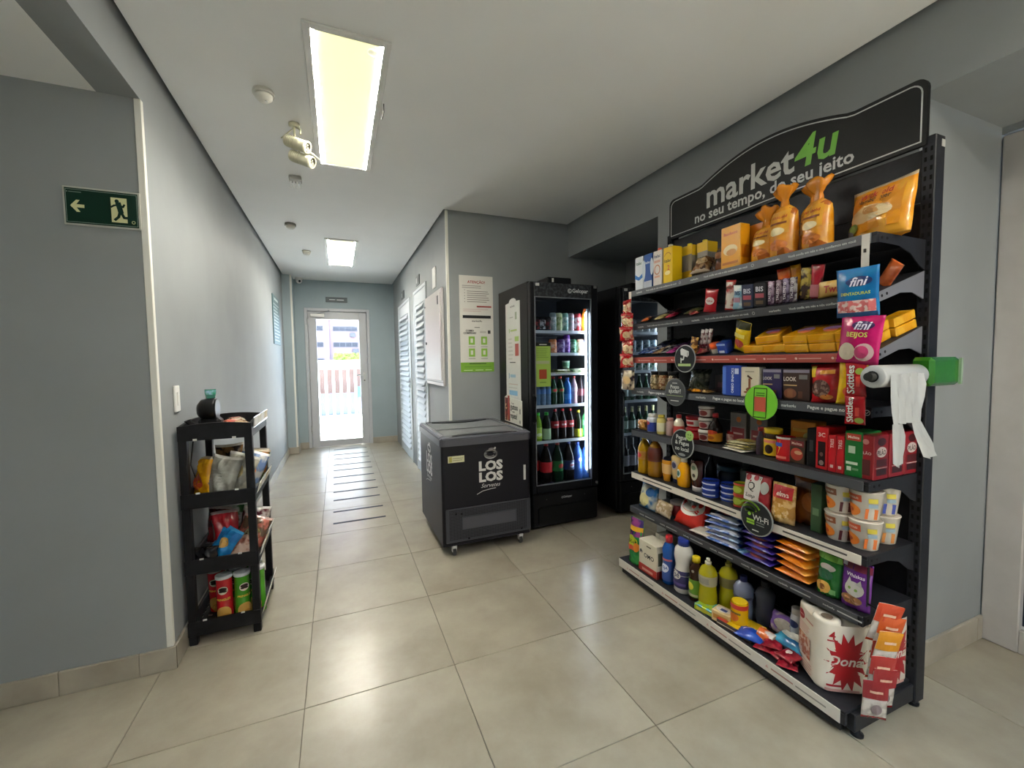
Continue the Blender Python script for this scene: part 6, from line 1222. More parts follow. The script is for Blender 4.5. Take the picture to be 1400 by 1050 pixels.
turned('ketchup_bottle', 'dark upside-down ketchup bottle with pale label and white cap', 'bottle', 'inverted', 0.04, 0.17, '#3a1410', GM(6, 1.672, 0.02, 0.075), None, cap=('#dcd8d0', 0.74, 0.0, 0.15), spec=[('e', -0.02, 0.62, 0.32, 0.28, '#b8b09c'), ('e', -0.02, 0.74, 0.18, 0.07, '#6f8a6a'), ('e', 0, 0.5, 0.12, 0.06, '#3a2a1c')], squash=0.7)
for k in range(3):
    for q in range(2):
        turned('tuna_tin', ['bottom', 'middle', 'top'][k]+' blue tuna tin of the '+['left', 'right'][q]+' low stack on the white rail shelf', 'tin', 'tin', 0.042, 0.027, '#1c3488', GM(6, 1.585-q*0.088, 0.015+q*0.03, 0.084, 0, 0, 0, k*0.0275), 'stacked tuna tins on the white rail shelf', spec=[('r', -0.8, 0.6, 0.35, 0.6, '#b8c0d8')])
turned('glass_jar', 'large dark blue jar at the back of the white rail shelf', 'jar', 'jar', 0.06, 0.14, '#1c2a38', GM(6, 1.60, 0.14, 0.12), None, cap=('#24445a', 0.95, 0.82, 1.0))
turned('glass_jar', 'dark bottle at the back left of the white rail shelf', 'bottle', 'glass', 0.03, 0.19, '#1c2430', GM(6, 1.70, 0.15, 0.06), None, cap=('#20343f', 0.42, 0.92, 1.0))
turned('glass_jar', 'grey green bottle at the back middle of the white rail shelf', 'bottle', 'tall', 0.035, 0.18, '#3a4440', GM(6, 1.48, 0.15, 0.07), None, cap=('#2a3a3a', 0.6, 0.86, 1.0))
for k in range(2):
    turned('corn_tin', ['lower', 'upper'][k]+' yellow green tin with red rims beside the white pouch', 'tin', 'tin', 0.031, 0.055, '#8a8a2a', GM(6, 1.415, 0.03, 0.062, 0, 0, 0, k*0.0555), 'stacked small tins on the white rail shelf', band=[(0.0, 0.14, '#b83028'), (0.86, 1.0, '#b83028')], spec=[('e', 0, 0.5, 0.4, 0.28, '#a8b83a')])
bag('popcorn_pouch', 'white and red pouch with large letter Q on the white rail shelf', 'pouch', 0.135, 0.175, 0.06, film('#8a1c24', '#a8343a', 14), [('r', -0.46, 0.2, 0.3, 0.95, '#d4cec8'), ('t', 'Q', -0.12, 0.66, 0.28, '#2a2422', {'bold': 0.0}), ('e', -0.3, 0.88, 0.12, 0.08, '#b0343a'), ('e', 0.0, 0.9, 0.1, 0.07, '#a82c34'), ('t', '\u2019Lemp', -0.12, 0.42, 0.4, '#3a3432', {'shear': 0.3}), ('e', 0.34, 0.7, 0.12, 0.16, '#b8b4ac')], GM(6, 1.325, 0.02, 0.06, 0, 5, 0), None, base=0.7, seed=90)
bag('snack_pouch', 'clear pouch of golden snacks with red top on the white rail shelf', 'pouch', 0.105, 0.165, 0.055, film('#b8863c', '#d8b070', 30), [('r', -0.42, 0.42, 0.62, 0.94, '#b01c22'), ('t', 'elma', 0.05, 0.74, 0.5, '#e0d0c0', {'bold': 0.03}), ('e', 0, 0.3, 0.36, 0.2, film('#c89a4c', '#e0c088', 60))], GM(6, 1.20, 0.02, 0.055, 0, 4), None, base=0.7, seed=91)
bag('snack_pouch', 'amber brown pouch behind the red topped pouch', 'pouch', 0.14, 0.20, 0.05, film('#8a4a18', '#5a2e10', 14), [('e', 0.1, 0.5, 0.25, 0.2, '#a8602a')], GM(6, 1.135, 0.09, 0.05, 0, 3), None, base=0.6, seed=92)
carton('noodle_box', 'dark green box beside the left cup noodles', 'box', 0.04, 0.10, 0.195, '#2c4a2c', [('r', -0.3, 0.3, 0.35, 0.5, '#5f7a5a')], GM(6, 1.075, 0.06, 0.10), None)
carton('noodle_box', 'dark green box at the back between the cup noodle stacks', 'box', 0.06, 0.08, 0.16, '#24402a', [('r', -0.3, 0.3, 0.4, 0.7, '#3f5a3f')], GM(6, 0.985, 0.19, 0.08), None)
def noodles(label, y, u, up, c1, c2):
    return turned('cup_noodles', label, 'cup noodles', 'cup', 0.052, 0.108, '#d4ccc0', GM(6, y, u, 0.104, 0, 0, 0, up), 'cup noodles on the white rail shelf', seg=22, spec=[('r', -0.75, 0.1, 0.62, 0.85, c1), ('t', 'CUP NOODLES', -0.3, 0.73, 0.62, '#e8dccc', {'bold': 0.03}), ('e', -0.3, 0.3, 0.36, 0.22, '#d87a2a'), ('e', -0.3, 0.3, 0.14, 0.08, '#a83a1c'), ('e', -0.55, 0.22, 0.1, 0.1, '#e0a04a'), ('r', 0.28, 0.55, 0.62, 0.78, '#d0c040'), ('r', 0.28, 0.55, 0.46, 0.58, '#8fa8b8'), ('p', [(0.15, 0.06), (0.5, 0.06), (0.55, 0.4), (0.2, 0.42)], c2)], cap=('#c8bcae', 0.95, 0.972, 0.99))
noodles('lower cup of the left cup noodle stack', 1.0, 0.035, 0, '#8a5030', '#5a1c28'); noodles('upper cup of the left cup noodle stack', 1.0, 0.035, 0.1095, '#8a5030', '#5a1c28')
noodles('lower cup of the right cup noodle stack at the shelf end', 0.895+0.022, 0.035, 0, '#c8502a', '#d8702a'); noodles('upper cup of the right cup noodle stack at the shelf end', 0.917, 0.035, 0.1095, '#c8502a', '#d8702a')
noodles('lower cup noodles at the back of the shelf end', 0.922, 0.155, 0, '#4a3a6a', '#c8803a'); noodles('upper cup noodles at the back of the shelf end', 0.922, 0.155, 0.1095, '#8a5a4a', '#2a3f98')
# -- shelf 7
bag('cheese_bag', 'blue and white bag standing at the far end of the seventh shelf', 'bag', 0.155, 0.155, 0.06, film('#c8c8b8', '#2f6aa0', 10), [('e', -0.1, 0.35, 0.3, 0.25, '#d0c890'), ('e', 0.2, 0.7, 0.2, 0.18, '#2a5f9a'), ('r', -0.4, -0.2, 0.1, 0.2, '#2a3a2c')], GM(7, 2.045, 0.02, 0.06, 0, 12), None, seed=93, crimp='#5f8ab0')
bag('bean_bag', 'clear bag of beige beans on the seventh shelf', 'bag', 0.13, 0.085, 0.06, film('#a8906c', '#c8b498', 50), [], GM(7, 1.915, 0.02, 0.06, 0, 20), None, seed=94)
turned('pink_pot', 'pinkish red pot with pale lid on the bean bag row of the seventh shelf', 'pot', 'tub', 0.045, 0.085, '#b0484c', GM(7, 1.885, 0.10, 0.09, 0, 0, 0, 0.0), None, cap=('#c4b4b0', 1.05, 0.8, 1.0))
bag('flour_bag', 'large red and white flour bag leaning on the seventh shelf', 'flour', 0.20, 0.16, 0.08, film('#c8281c', '#d0342a', 8), [('e', 0.0, 0.68, 0.42, 0.34, '#cfc6b8'), ('e', 0.05, 0.85, 0.2, 0.14, '#8a8076'), ('t', 'DONA BENTA', 0.05, 0.86, 0.34, '#5a1c1c', {'bold': 0.03}), ('l', arc(0, 0.68, 0.3, 0.2, 190, 350, 12), 0.02, '#c8644c')], GM(7, 1.735, 0.02, 0.08, 0, 32), None, seed=95)
bag('sugar_bag', 'plain white packet lying in front of the blue packs', 'packet', 0.13, 0.10, 0.035, film('#cfcabc', '#d8d2c4', 10), [], GM(7, 1.60, 0.012, 0.035, 10, 0, 0, 0, True), None, seed=96)
def pile(names, y, s, w, h, d, cols, spec, group, rz0=0, nm='biscuit_pack', cat='biscuits', stepy=0.004):
    rnd = random.Random(int(y*100))
    for k, lb in enumerate(names):
        bag(nm, lb, cat, w, h, d, cols[k % len(cols)], spec, GM(s, y+rnd.uniform(-1, 1)*stepy, 0.014+0.004*(k % 2), d, rz0+rnd.uniform(-7, 7), 0, 0, k*d*0.80, True), group, seed=100+k, wr=0.04)
pile(['bottom blue biscuit pack of the blue pile', 'second blue biscuit pack of the blue pile', 'third blue biscuit pack of the blue pile', 'fourth blue biscuit pack of the blue pile', 'topmost blue biscuit pack of the blue pile'], 1.475, 7, 0.17, 0.15, 0.036, [film('#1c4a98', '#b8c4d8', 16), film('#1a3f88', '#8fa8c8', 16)], [('r', -0.4, 0.4, 0.06, 0.2, '#c8ccd4'), ('e', 0.0, 0.45, 0.25, 0.2, '#a83a4a')], 'blue biscuit packs on the seventh shelf', 12)
choc('light blue loose biscuit pack between the blue and violet piles', 7, 1.375, 0.02, 0.06, 0.12, 0.03, film('#2a5f8a', '#8fb0c0', 20), lie=True, rz=-15, seed=97, name='biscuit_pack', cat='biscuits', group=None)
pile(['bottom violet wafer pack of the violet pile', 'second violet wafer pack of the violet pile', 'third violet wafer pack of the violet pile', 'fourth violet wafer pack of the violet pile', 'topmost violet wafer pack of the violet pile'], 1.285, 7, 0.14, 0.13, 0.034, [film('#2a2078', '#3a2a90', 14), film('#241c6a', '#5a3a90', 14)], [('e', -0.05, 0.2, 0.3, 0.14, '#d06a6a'), ('e', 0.2, 0.6, 0.2, 0.2, '#b85a7a')], 'violet wafer packs on the seventh shelf', 4)
pile(['bottom orange noodle pack of the orange pile', 'second orange noodle pack of the orange pile', 'third orange noodle pack of the orange pile', 'fourth orange noodle pack of the orange pile', 'topmost orange noodle pack of the orange pile'], 1.135, 7, 0.145, 0.14, 0.038, [film('#d8780c', '#e0902a', 14), film('#d07008', '#e8a040', 14)], [('e', 0.05, 0.5, 0.3, 0.2, '#c8a04a'), ('r', -0.4, 0.1, 0.75, 0.85, '#b83a14'), ('r', -0.4, 0.3, 0.1, 0.2, '#c85a14')], 'orange noodle packs on the seventh shelf', -6, 'noodle_pack', 'noodles')
bag('pet_food_bag', 'green pet food pouch standing on the seventh shelf', 'pet food', 0.088, 0.165, 0.05, film('#1f6a2a', '#2f7a34', 10), [('r', -0.5, 0.5, 0.82, 0.95, '#7fbf4a'), ('e', 0, 0.66, 0.32, 0.08, '#b0a8a0'), ('e', -0.05, 0.5, 0.34, 0.12, '#1a5a3a'), ('e', -0.1, 0.2, 0.32, 0.14, '#c89a4a'), ('e', -0.1, 0.2, 0.12, 0.07, '#7a4a20'), ('r', 0.15, 0.4, 0.08, 0.2, '#6fae6a')], GM(7, 1.005, 0.02, 0.05, 0, 5), None, base=0.75, seed=98)
bag('pet_food_bag', 'purple cat food pouch with a cat picture on the seventh shelf', 'pet food', 0.098, 0.17, 0.05, film('#5a2478', '#6a2c88', 10), [('r', -0.5, 0.5, 0.8, 0.96, '#7a2440'), ('r', -0.44, -0.28, 0.84, 0.92, '#c8b8c8'), ('t', 'Whiskas', 0.05, 0.7, 0.6, '#d8c8dc', {'bold': 0.03}), ('e', 0.05, 0.42, 0.3, 0.16, '#b8b4b0'), ('p', [(-0.2, 0.5), (-0.12, 0.66), (-0.02, 0.54)], '#b8b4b0'), ('p', [(0.12, 0.54), (0.24, 0.64), (0.3, 0.48)], '#a8a4a0'), ('e', -0.06, 0.44, 0.05, 0.03, '#6a8a3a'), ('e', 0.15, 0.42, 0.05, 0.03, '#6a8a3a'), ('e', 0.0, 0.2, 0.35, 0.1, '#8a5a34')], GM(7, 0.915, 0.02, 0.05, 0, 5), None, base=0.75, seed=99)
# -- shelf 8 (base)
bag('washing_powder_bag', 'green washing powder bag with rainbow print at the far end of the base shelf', 'washing powder', 0.115, 0.27, 0.07, film('#1f7a3a', '#2f9a48', 10), [('r', -0.5, 0.5, 0.62, 1.0, film('#3a2a6a', '#8a3a7a', 14)), ('r', -0.5, 0.5, 0.74, 0.84, '#d8a42a'), ('e', -0.05, 0.5, 0.4, 0.14, '#b8c82a'), ('t', 'TIXAN', -0.05, 0.5, 0.7, '#1a3a1c', {'bold': 0.04}), ('r', -0.4, 0.4, 0.32, 0.42, '#c8503a'), ('e', 0.3, 0.4, 0.15, 0.1, '#e0842a')], GM(8, 2.045, 0.015, 0.07, 0, 3), None, base=0.8, seed=110)
carton('washing_powder_box', 'white washing powder box with red foot and dark OMO lettering', 'washing powder', 0.15, 0.10, 0.185, '#d4cdb8', [('r', -0.5, 0.5, 0.0, 0.24, '#b02a24'), ('t', 'OMO', 0.08, 0.56, 0.55, '#26282c', {'bold': 0.05}), ('p', [(-0.42, 0.55), (-0.36, 0.62), (-0.30, 0.56), (-0.28, 0.64), (-0.36, 0.70), (-0.44, 0.66)], '#3a3c3e'), ('r', -0.05, 0.2, 0.85, 0.89, '#5a5040'), ('r', -0.3, 0.3, 0.06, 0.14, '#d89a8a')], GM(8, 1.905, 0.02, 0.10), None, None, None, [('r', -0.5, 0.5, 0, 0.24, '#8a2a24'), ('r', -0.4, 0.4, 0.4, 0.8, '#5a5f4a')])
for k in range(4):
    carton('soap_bar_box', ['leftmost', 'second', 'third', 'rightmost'][k]+' flat pale box stacked behind the washing powder box', 'box', 0.034, 0.07, 0.20, '#c4bfae', [], GM(8, 1.955-k*0.036, 0.135, 0.07), 'pale boxes behind the washing powder box')
turned('cleaner_bottle', 'blue cleaner bottle with red cap on the base shelf', 'bottle', 'deterg', 0.037, 0.265, '#1a4f9c', GM(8, 1.785, 0.03, 0.074), None, cap=('#b0202a', 0.5, 0.86, 1.0), band=(0.08, 0.5, '#24488f'), spec=[('e', 0, 0.34, 0.36, 0.09, '#d0d4e0'), ('t', 'VEJA', 0, 0.34, 0.6, '#24488f', {'bold': 0.05}), ('r', -0.6, 0.6, 0.5, 0.54, '#c0606a')])
turned('bleach_bottle', 'white bleach bottle with blue cap on the base shelf', 'bottle', 'bleach', 0.049, 0.285, '#d4d0c8', GM(8, 1.69, 0.03, 0.098), None, cap=('#1a2f88', 0.62, 0.87, 1.0), band=(0.1, 0.42, '#2a2458'), spec=[('e', -0.12, 0.33, 0.36, 0.075, '#d4d0c8'), ('t', 'Yp\u00ea', -0.12, 0.33, 0.6, '#2a2a50', {'bold': 0.06}), ('r', -0.5, 0.5, 0.15, 0.2, '#5a4a88')])
turned('disinfectant_bottle', 'dark brown bottle with yellow cap and green label', 'bottle', 'tall', 0.034, 0.225, '#2a160c', GM(8, 1.60, 0.04, 0.068), None, cap=('#d8c01c', 0.58, 0.87, 1.0), band=(0.1, 0.5, '#5a8a24'), spec=[('e', -0.1, 0.34, 0.3, 0.09, '#d8d040'), ('r', -0.5, 0.5, 0.12, 0.17, '#c0b8a0'), ('e', 0.15, 0.7, 0.1, 0.03, '#c8c0b4')])
YD = mat('#bdb41c', 0.1, trans=0.3)
turned('detergent_bottle', 'yellow dish detergent bottle with clear spout, front one', 'bottle', 'deterg', 0.044, 0.245, YD, GM(8, 1.53, 0.035, 0.088), 'yellow detergents on the base shelf', cap=[('#d0ccb8', 0.34, 0.87, 0.94), ('#dcd8c8', 0.2, 0.94, 1.0)], band=(0.48, 0.68, '#a8a084'), spec=[('r', -0.4, 0.4, 0.52, 0.64, '#8f8c80')])
turned('detergent_bottle', 'yellow dish detergent bottle behind the front one', 'bottle', 'deterg', 0.044, 0.245, YD, GM(8, 1.475, 0.11, 0.088), 'yellow detergents on the base shelf', cap=[('#b8b040', 0.34, 0.87, 0.94), ('#b8b040', 0.2, 0.94, 1.0)], band=(0.48, 0.68, '#6a6434'))
turned('softener_bottle', 'grey blue bottle with navy cap on the base shelf', 'bottle', 'deterg', 0.045, 0.20, '#7a829a', GM(8, 1.40, 0.12, 0.09), None, cap=('#24306a', 0.36, 0.86, 1.0), band=(0.5, 0.56, '#3a4058'))
turned('softener_bottle', 'dark grey bottle behind the grey blue one on the base shelf', 'bottle', 'deterg', 0.045, 0.20, '#3f434c', GM(8, 1.325, 0.17, 0.09), None, cap=('#2a2c34', 0.4, 0.86, 1.0))
carton('sponge_pack', 'green and blue sponge pack lying on the base shelf', 'sponge', 0.13, 0.08, 0.03, film('#8fae2c', '#3f8a90', 24), [('r', -0.4, 0.3, 0.2, 0.7, '#b8b838')], GM(8, 1.485, 0.012, 0.08, 10))
o = carton('soap_box', 'cream soap box with blue oval on the base shelf', 'soap', 0.085, 0.065, 0.052, '#cbb07a', [('r', -0.4, 0.4, 0.3, 0.7, '#b8843a')], GM(8, 1.41, 0.018, 0.065, 14)); decor(o, lambda x, z, e: (x, z-0.0325, 0.052+e), 0.085, 0.065, [('e', 0, 0.5, 0.4, 0.36, '#d0c4b8'), ('r', -0.15, 0.2, 0.3, 0.6, '#2a3f7a')], 'top_print')
o = carton('insecticide_box', 'flat yellow and brown box lying under the yellow tub', 'box', 0.165, 0.12, 0.028, '#3a2a24', [('r', -0.48, 0.48, 0.35, 0.5, '#c8c0b0')], GM(8, 1.335, 0.012, 0.12, 8)); decor(o, lambda x, z, e: (x, z-0.06, 0.028+e), 0.165, 0.12, [('r', -0.5, 0.5, 0, 1, '#d0ac14'), ('r', -0.5, -0.2, 0, 1, '#a8342a'), ('r', 0.1, 0.4, 0.1, 0.4, '#6a4a1c')], 'top_print')
turned('match_tub', 'yellow tub with red ring on the flat box of the base shelf', 'tub', 'tin', 0.037, 0.095, '#d8a80c', GM(8, 1.345, 0.035, 0.074, 0, 0, 0, 0.0295), None, cap=('#d8b414', 0.86, 0.99, 1.06), band=(0.74, 0.96, '#c03020'), spec=[('e', 0, 0.35, 0.3, 0.2, '#c8681c'), ('r', -0.5, 0.4, 0.5, 0.6, '#6a5a14')])
bag('diaper_pack', 'lilac and grey pack at the back of the base shelf', 'pack', 0.14, 0.09, 0.09, film('#7a5aa0', '#b8a8a0', 12), [('e', 0.1, 0.6, 0.3, 0.25, '#a8a094')], GM(8, 1.225, 0.15, 0.09, 0, 20), None, seed=112)
turned('rolled_tape', 'orange and white roll lying on the base shelf', 'roll', 'tin', 0.03, 0.07, film('#c8602a', '#d0c8c0', 30), GM(8, 1.21, 0.05, 0.06, 0, 0, 0, 0.032) @ RY(90) @ T((0, 0, -0.035)), None, cap=('#b0a894', 0.95, 0.95, 1.0))
carton('band_aid_box', 'orange box under the roll on the base shelf', 'box', 0.07, 0.06, 0.03, '#b8481c', [('r', -0.3, 0.3, 0.2, 0.8, '#d8a078')], GM(8, 1.205, 0.045, 0.06, -10))
for y, u, h, lb, c1, c2 in [(1.165, 0.17, 0.165, 'white deodorant can with navy oval on the base shelf', '#c8c8cc', '#1f2a5a'), (1.115, 0.185, 0.135, 'shorter deodorant can with black label on the base shelf', '#b8b8ba', '#1c1c22')]:
    turned('deodorant_can', lb, 'deodorant', 'tall', 0.023, h, c1, GM(8, y, u, 0.046, 0, 0, 0, 0.0), None, cap=('#d0ccc8', 0.85, 0.84, 1.0), band=(0.04, 0.36, c2) if h < 0.15 else (0.04, 0.3, '#3a1c34'), spec=[('e', 0, 0.6, 0.42, 0.1, c2)])
bag('wet_wipes_pack', 'light blue wet wipes pack with white lid lying on the base shelf', 'wipes', 0.15, 0.095, 0.055, film('#3a9ac0', '#1f6aa0', 12), [('e', 0, 0.55, 0.36, 0.3, '#d4d4cc'), ('e', 0, 0.55, 0.26, 0.2, '#e0ded6')], GM(8, 1.13, 0.075, 0.055, 0, 0, 0, 0.022, True), None, seed=114)
bag('sanitary_pack', 'royal blue flat pack lying at the edge of the base shelf', 'pack', 0.13, 0.085, 0.04, film('#1a3f9c', '#2a58b8', 12), [('l', arc(0, 0.3, 0.3, 0.4, 20, 160, 12), 0.03, '#b8c8e0')], GM(8, 1.25, 0.012, 0.04, 18, 0, 0, 0, True), None, seed=115)
for k in range(2):
    carton('toothpaste_box', ['lower', 'upper'][k]+' dark blue small box beside the paper rolls', 'box', 0.06, 0.085, 0.04, '#16284a', [('r', -0.4, 0.4, 0.2, 0.8, '#3f6a8a'), ('r', -0.1, 0.3, 0.3, 0.7, '#a8a468')], GM(8, 1.065, 0.20, 0.085, 0, 0, 0, k*0.041))
for k, (y, u, up, rz, lb) in enumerate([(1.185, 0.012, 0, 24, 'dark red sachet at the left of the red heap on the base shelf'), (1.14, 0.02, 0.0, -10, 'red sachet in the middle of the red heap'), (1.155, 0.03, 0.024, 30, 'dark red sachet on top of the red heap'), (1.075, 0.004, 0.0, 30, 'bright red sachet at the right of the red heap'), (1.1, 0.01, 0.025, -4, 'red and white sachet on top at the right of the red heap')]):
    bag('red_sachet', lb, 'sachet', 0.075, 0.095, 0.026, film('#7a1020', '#b02a3a', 20) if k % 2 == 0 else film('#98182a', '#3a0c14', 20), [('e', 0, 0.4, 0.16, 0.14, '#d8c8c4')] if k > 2 else [], GM(8, y, u-(0.0), 0.026, rz, 0, 0, up, True), 'red sachets on the base shelf', seed=120+k)
# paper roll packs
def rollpack(label, y, u, rz=0):
    q = 0.044; t = empty('paper_roll_pack', label, 'paper rolls', M=GM(8, y, u, 4*q+0.004, rz), group='paper roll packs on the base shelf')
    PW_ = noisy('#d8d0c0', '#e0d8ca', 10, 0.4, bump=0.03, coat=0.25)
    for ix in (-1, 1):
        for iy in (-1, 1):
            x, y_ = ix*q, iy*q
            b = MB(); b.lathe([(q*0.88, 0.002), (q*0.985, 0.014), (q*0.985, 0.258), (q*0.88, 0.267), (q*0.42, 0.264), (q*0.38, 0.22), (0.0, 0.22)], PW_, 24, cx=x, cy=y_); r = b.build('roll', t)
            b = MB(); b.lathe([(q*0.43, 0.2655), (q*0.36, 0.2665), (q*0.35, 0.225)], mat('#7a6a58', 0.7), 16, cap=False, cx=x, cy=y_); b.build('core', r)
    e1 = q+0.0012; P = []
    for cx, cy, a0 in ((q, q, 0), (-q, q, 90), (-q, -q, 180), (q, -q, 270)):
        for k in range(7): a = R(a0+15*k); P.append((cx+e1*math.cos(a), cy+e1*math.sin(a)))
    b = MB(); n = len(P)
    for z in (0.012, 0.256): b.v += [(x, y_, z) for x, y_ in P]
    for k in range(n): b.face([k, (k+1) % n, n+(k+1) % n, n+k], PW_, True)
    wr = b.build('wrapper', t); RD = '#a3141e'; H = q+e1+0.0002
    def bend(x, e):                                    # follow the rounded corner
        s_ = 1 if x > 0 else -1; a = abs(x)
        if a < q: return x, H+e
        a = (a-q)/e1; return s_*(q+(e1+e)*math.sin(a)), q+(e1+e)*math.cos(a)
    def front(x, z, e): p = bend(x, e); return (p[0], -p[1], z)
    def side(x, z, e): p = bend(x, e); return (p[1], p[0], z)
    decor(wr, front, 0.15, 0.26, [('e', -0.26, 0.86, 0.15, 0.07, '#8f1420'), ('t', 'duetto', -0.26, 0.86, 0.2, '#e0c8c0'), ('r', -0.05, 0.3, 0.84, 0.865, '#c88a84')]+lines(-0.42, 0.2, 0.62, 0.76, 5, '#c89a92', 0.4, seed=3)+[('r', -0.42, 0.2, 0.28, 0.6, film('#a8644c', '#d0b09a', 60)), ('r', -0.42, -0.2, 0.12, 0.24, '#5a5a54')]+lines(-0.14, 0.3, 0.08, 0.24, 4, '#c89a92', 0.4, seed=4), 'print')
    leaf_ = []
    for k in range(28):
        a = 2*math.pi*k/28; rr = 0.36 if k % 2 else 0.54; leaf_.append((0.03+rr*math.cos(a)*0.95, 0.46+rr*math.sin(a)*0.8))
    decor(wr, side, 0.15, 0.26, [('p', leaf_, RD), ('t', 'Dona', -0.02, 0.48, 0.74, '#d8d0c4', {'bold': 0.02, 'shear': 0.25}), ('t', '4', -0.32, 0.84, 0.14, RD, {'bold': 0.06}), ('r', -0.42, -0.2, 0.755, 0.775, RD), ('r', -0.42, -0.1, 0.1, 0.13, RD), ('r', -0.45, 0.3, 0.03, 0.07, '#c89a92')], 'side_print')
rollpack('front four pack of paper rolls with red leaf print on the base shelf', 0.99, 0.045, -32)
rollpack('four pack of paper rolls behind the front pack on the base shelf', 0.955, 0.217, -4)

# ---- strips of hanging packs
def strip(label, x, y, z0, z1, w=0.024, rz=-90):
    b = MB(); b.box(-w/2, w/2, -0.001, 0.0, z0-z1, 0, mat('#cfcac0', 0.4))
    o = b.build('hang_strip', None, T((x, y, z1)) @ RZ(rz)); tag(o, label, 'strip')
    for k in range(int((z1-z0)/0.09)):
        h = MB(); h.box(-0.003, 0.003, -0.006, -0.001, -0.05-k*0.09-0.012, -0.05-k*0.09, mat('#3a3834', 0.5)); h.build('hook', o)
strip('white hanging strip on the far end of the top shelf', 1.679, 2.15, 1.30, 1.757)
RS = [film('#a8141c', '#c8a888', 22), film('#98141c', '#d0b48c', 26)]
for k in range(5):
    bag('nut_pack', ['topmost', 'second', 'third', 'fourth', 'lowest'][k]+' red and beige snack pack on the far hanging strip', 'snack pack', 0.085, 0.088, 0.03, RS[k % 2], [('e', 0, 0.42, 0.28, 0.24, '#c8aa80'), ('r', -0.45, 0.45, 0.8, 0.95, '#b01820')], T((1.655, 2.15, 1.62-k*0.082)) @ RZ(-70+((k*13) % 9-4)*6) @ RX(-4+3*(k % 3)) @ RY((k*17) % 11-5), 'snack packs on the far hanging strip', crimp='#b01c24', seed=130+k, wr=0.3)
bag('nut_pack', 'dark tan snack pack hanging at the far end of the fourth shelf', 'snack pack', 0.10, 0.12, 0.035, film('#b8a890', '#2a2028', 16), [('e', 0, 0.5, 0.3, 0.2, '#c8a878')], T((1.655, 2.14, 1.155)) @ RZ(-75), None, seed=137)
strip('white hanging strip at the near end of the top shelf', 1.6785, 0.893, 1.12, 1.757)
bag('gummy_bag', 'blue gummy candy bag hanging on the near strip', 'candy bag', 0.125, 0.165, 0.035, film('#1470a8', '#0f5f98', 10), [('t', 'Fini', 0.08, 0.72, 0.45, '#d8dcea', {'bold': 0.06, 'shear': 0.3}), ('e', 0.08, 0.72, 0.3, 0.1, '#1c3468'), ('t', 'fini', 0.08, 0.72, 0.42, '#e0e4f0', {'bold': 0.06, 'shear': 0.3}), ('t', 'DENTADURAS', 0, 0.48, 0.7, '#b8c83a', {'bold': 0.04}), ('r', -0.45, 0.45, 0.1, 0.34, film('#c86a6a', '#d8c0b8', 60)), ('r', -0.48, 0.48, 0.0, 0.09, '#1f4a78')][1:], T((1.645, 0.893, 1.475)) @ RZ(-84) @ RX(3), 'gummy bags on the near strip', crimp='#1a68a0', seed=141)
bag('gummy_bag', 'bright pink gummy candy bag hanging below the blue one', 'candy bag', 0.125, 0.165, 0.035, film('#b0125c', '#c01868', 10), [('e', 0.08, 0.8, 0.26, 0.09, '#3a1a58'), ('t', 'fini', 0.08, 0.8, 0.40, '#d8d0e4', {'bold': 0.06, 'shear': 0.3}), ('t', 'BEIJOS', -0.02, 0.60, 0.5, '#c8c060', {'bold': 0.04}), ('e', -0.22, 0.26, 0.22, 0.18, '#c8b8a4'), ('e', 0.2, 0.26, 0.22, 0.18, '#c8a8a8'), ('e', 0.15, 0.26, 0.16, 0.13, '#b83a6a')], T((1.645, 0.893, 1.315)) @ RZ(-86) @ RX(2) @ RY(7), 'gummy bags on the near strip', crimp='#a81058', seed=142)
for k in range(2):
    bag('chewy_candy_pack', ['upper', 'lower'][k]+' red chewy candy pack with vertical white lettering on the near strip', 'candy pack', 0.062, 0.115 if k == 0 else 0.10, 0.022, film('#a01420', '#b81c28', 12), [('t', 'Skittles', -0.2, 0.5, 0.85, '#dcd4d0', {'rot': 90, 'bold': 0.05}), ('e', 0.25, 0.75 if k == 0 else 0.15, 0.2, 0.1, '#8fa03a'), ('r', 0.1, 0.28, 0.3, 0.6, '#c83a2c')], T((1.648, 0.893, 1.205-k*0.098)) @ RZ(-84) @ RX(2), 'red candy packs on the near strip', crimp='#b01c24', seed=145+k)
# sachets hanging at the near lower corner
b = MB(); b.box(-0.006, 0.006, -0.003, 0.0, -0.14, 0.0, BLK); b.tube([(0, -0.0, -0.13), (0.0, -0.035, -0.135), (0.0, -0.045, -0.12)], 0.003, BLK, 6); o = b.build('display_hook', None, T((1.69, 0.862, 0.605)) @ RZ(0)); tag(o, 'black display hook at the near end of the white rail shelf', 'hook')
nn = ['topmost', 'second', 'third', 'fourth', 'fifth', 'sixth', 'lowest']
for k in range(7):
    c1 = ['#c0401c', '#c8541c', '#d08a14', '#b83a2a', '#a82c28', '#98242a', '#8f2028'][k]; h = 0.15
    M = T((1.685+0.012*(k % 2)-0.002*k, 0.825-0.006*(k % 3), 0.36-0.045*k)) @ RZ(-38+4*(k % 3)) @ RX(8) @ RY(10-2*k)
    bag('earphone_sachet', nn[k]+' sachet of the overlapping clear sachets hanging at the near corner', 'sachet', 0.075, h, 0.014, film('#b8b0a8', '#d4ccc4', 30), [('r', -0.5, 0.5, 0.55, 1.0, c1), ('e', 0.05, 0.28, 0.22, 0.14, '#8a7a7c'), ('r', -0.25, 0.25, 0.72, 0.78, '#e0b8a0')], M, 'sachets hanging at the near corner', crimp=c1, seed=150+k)
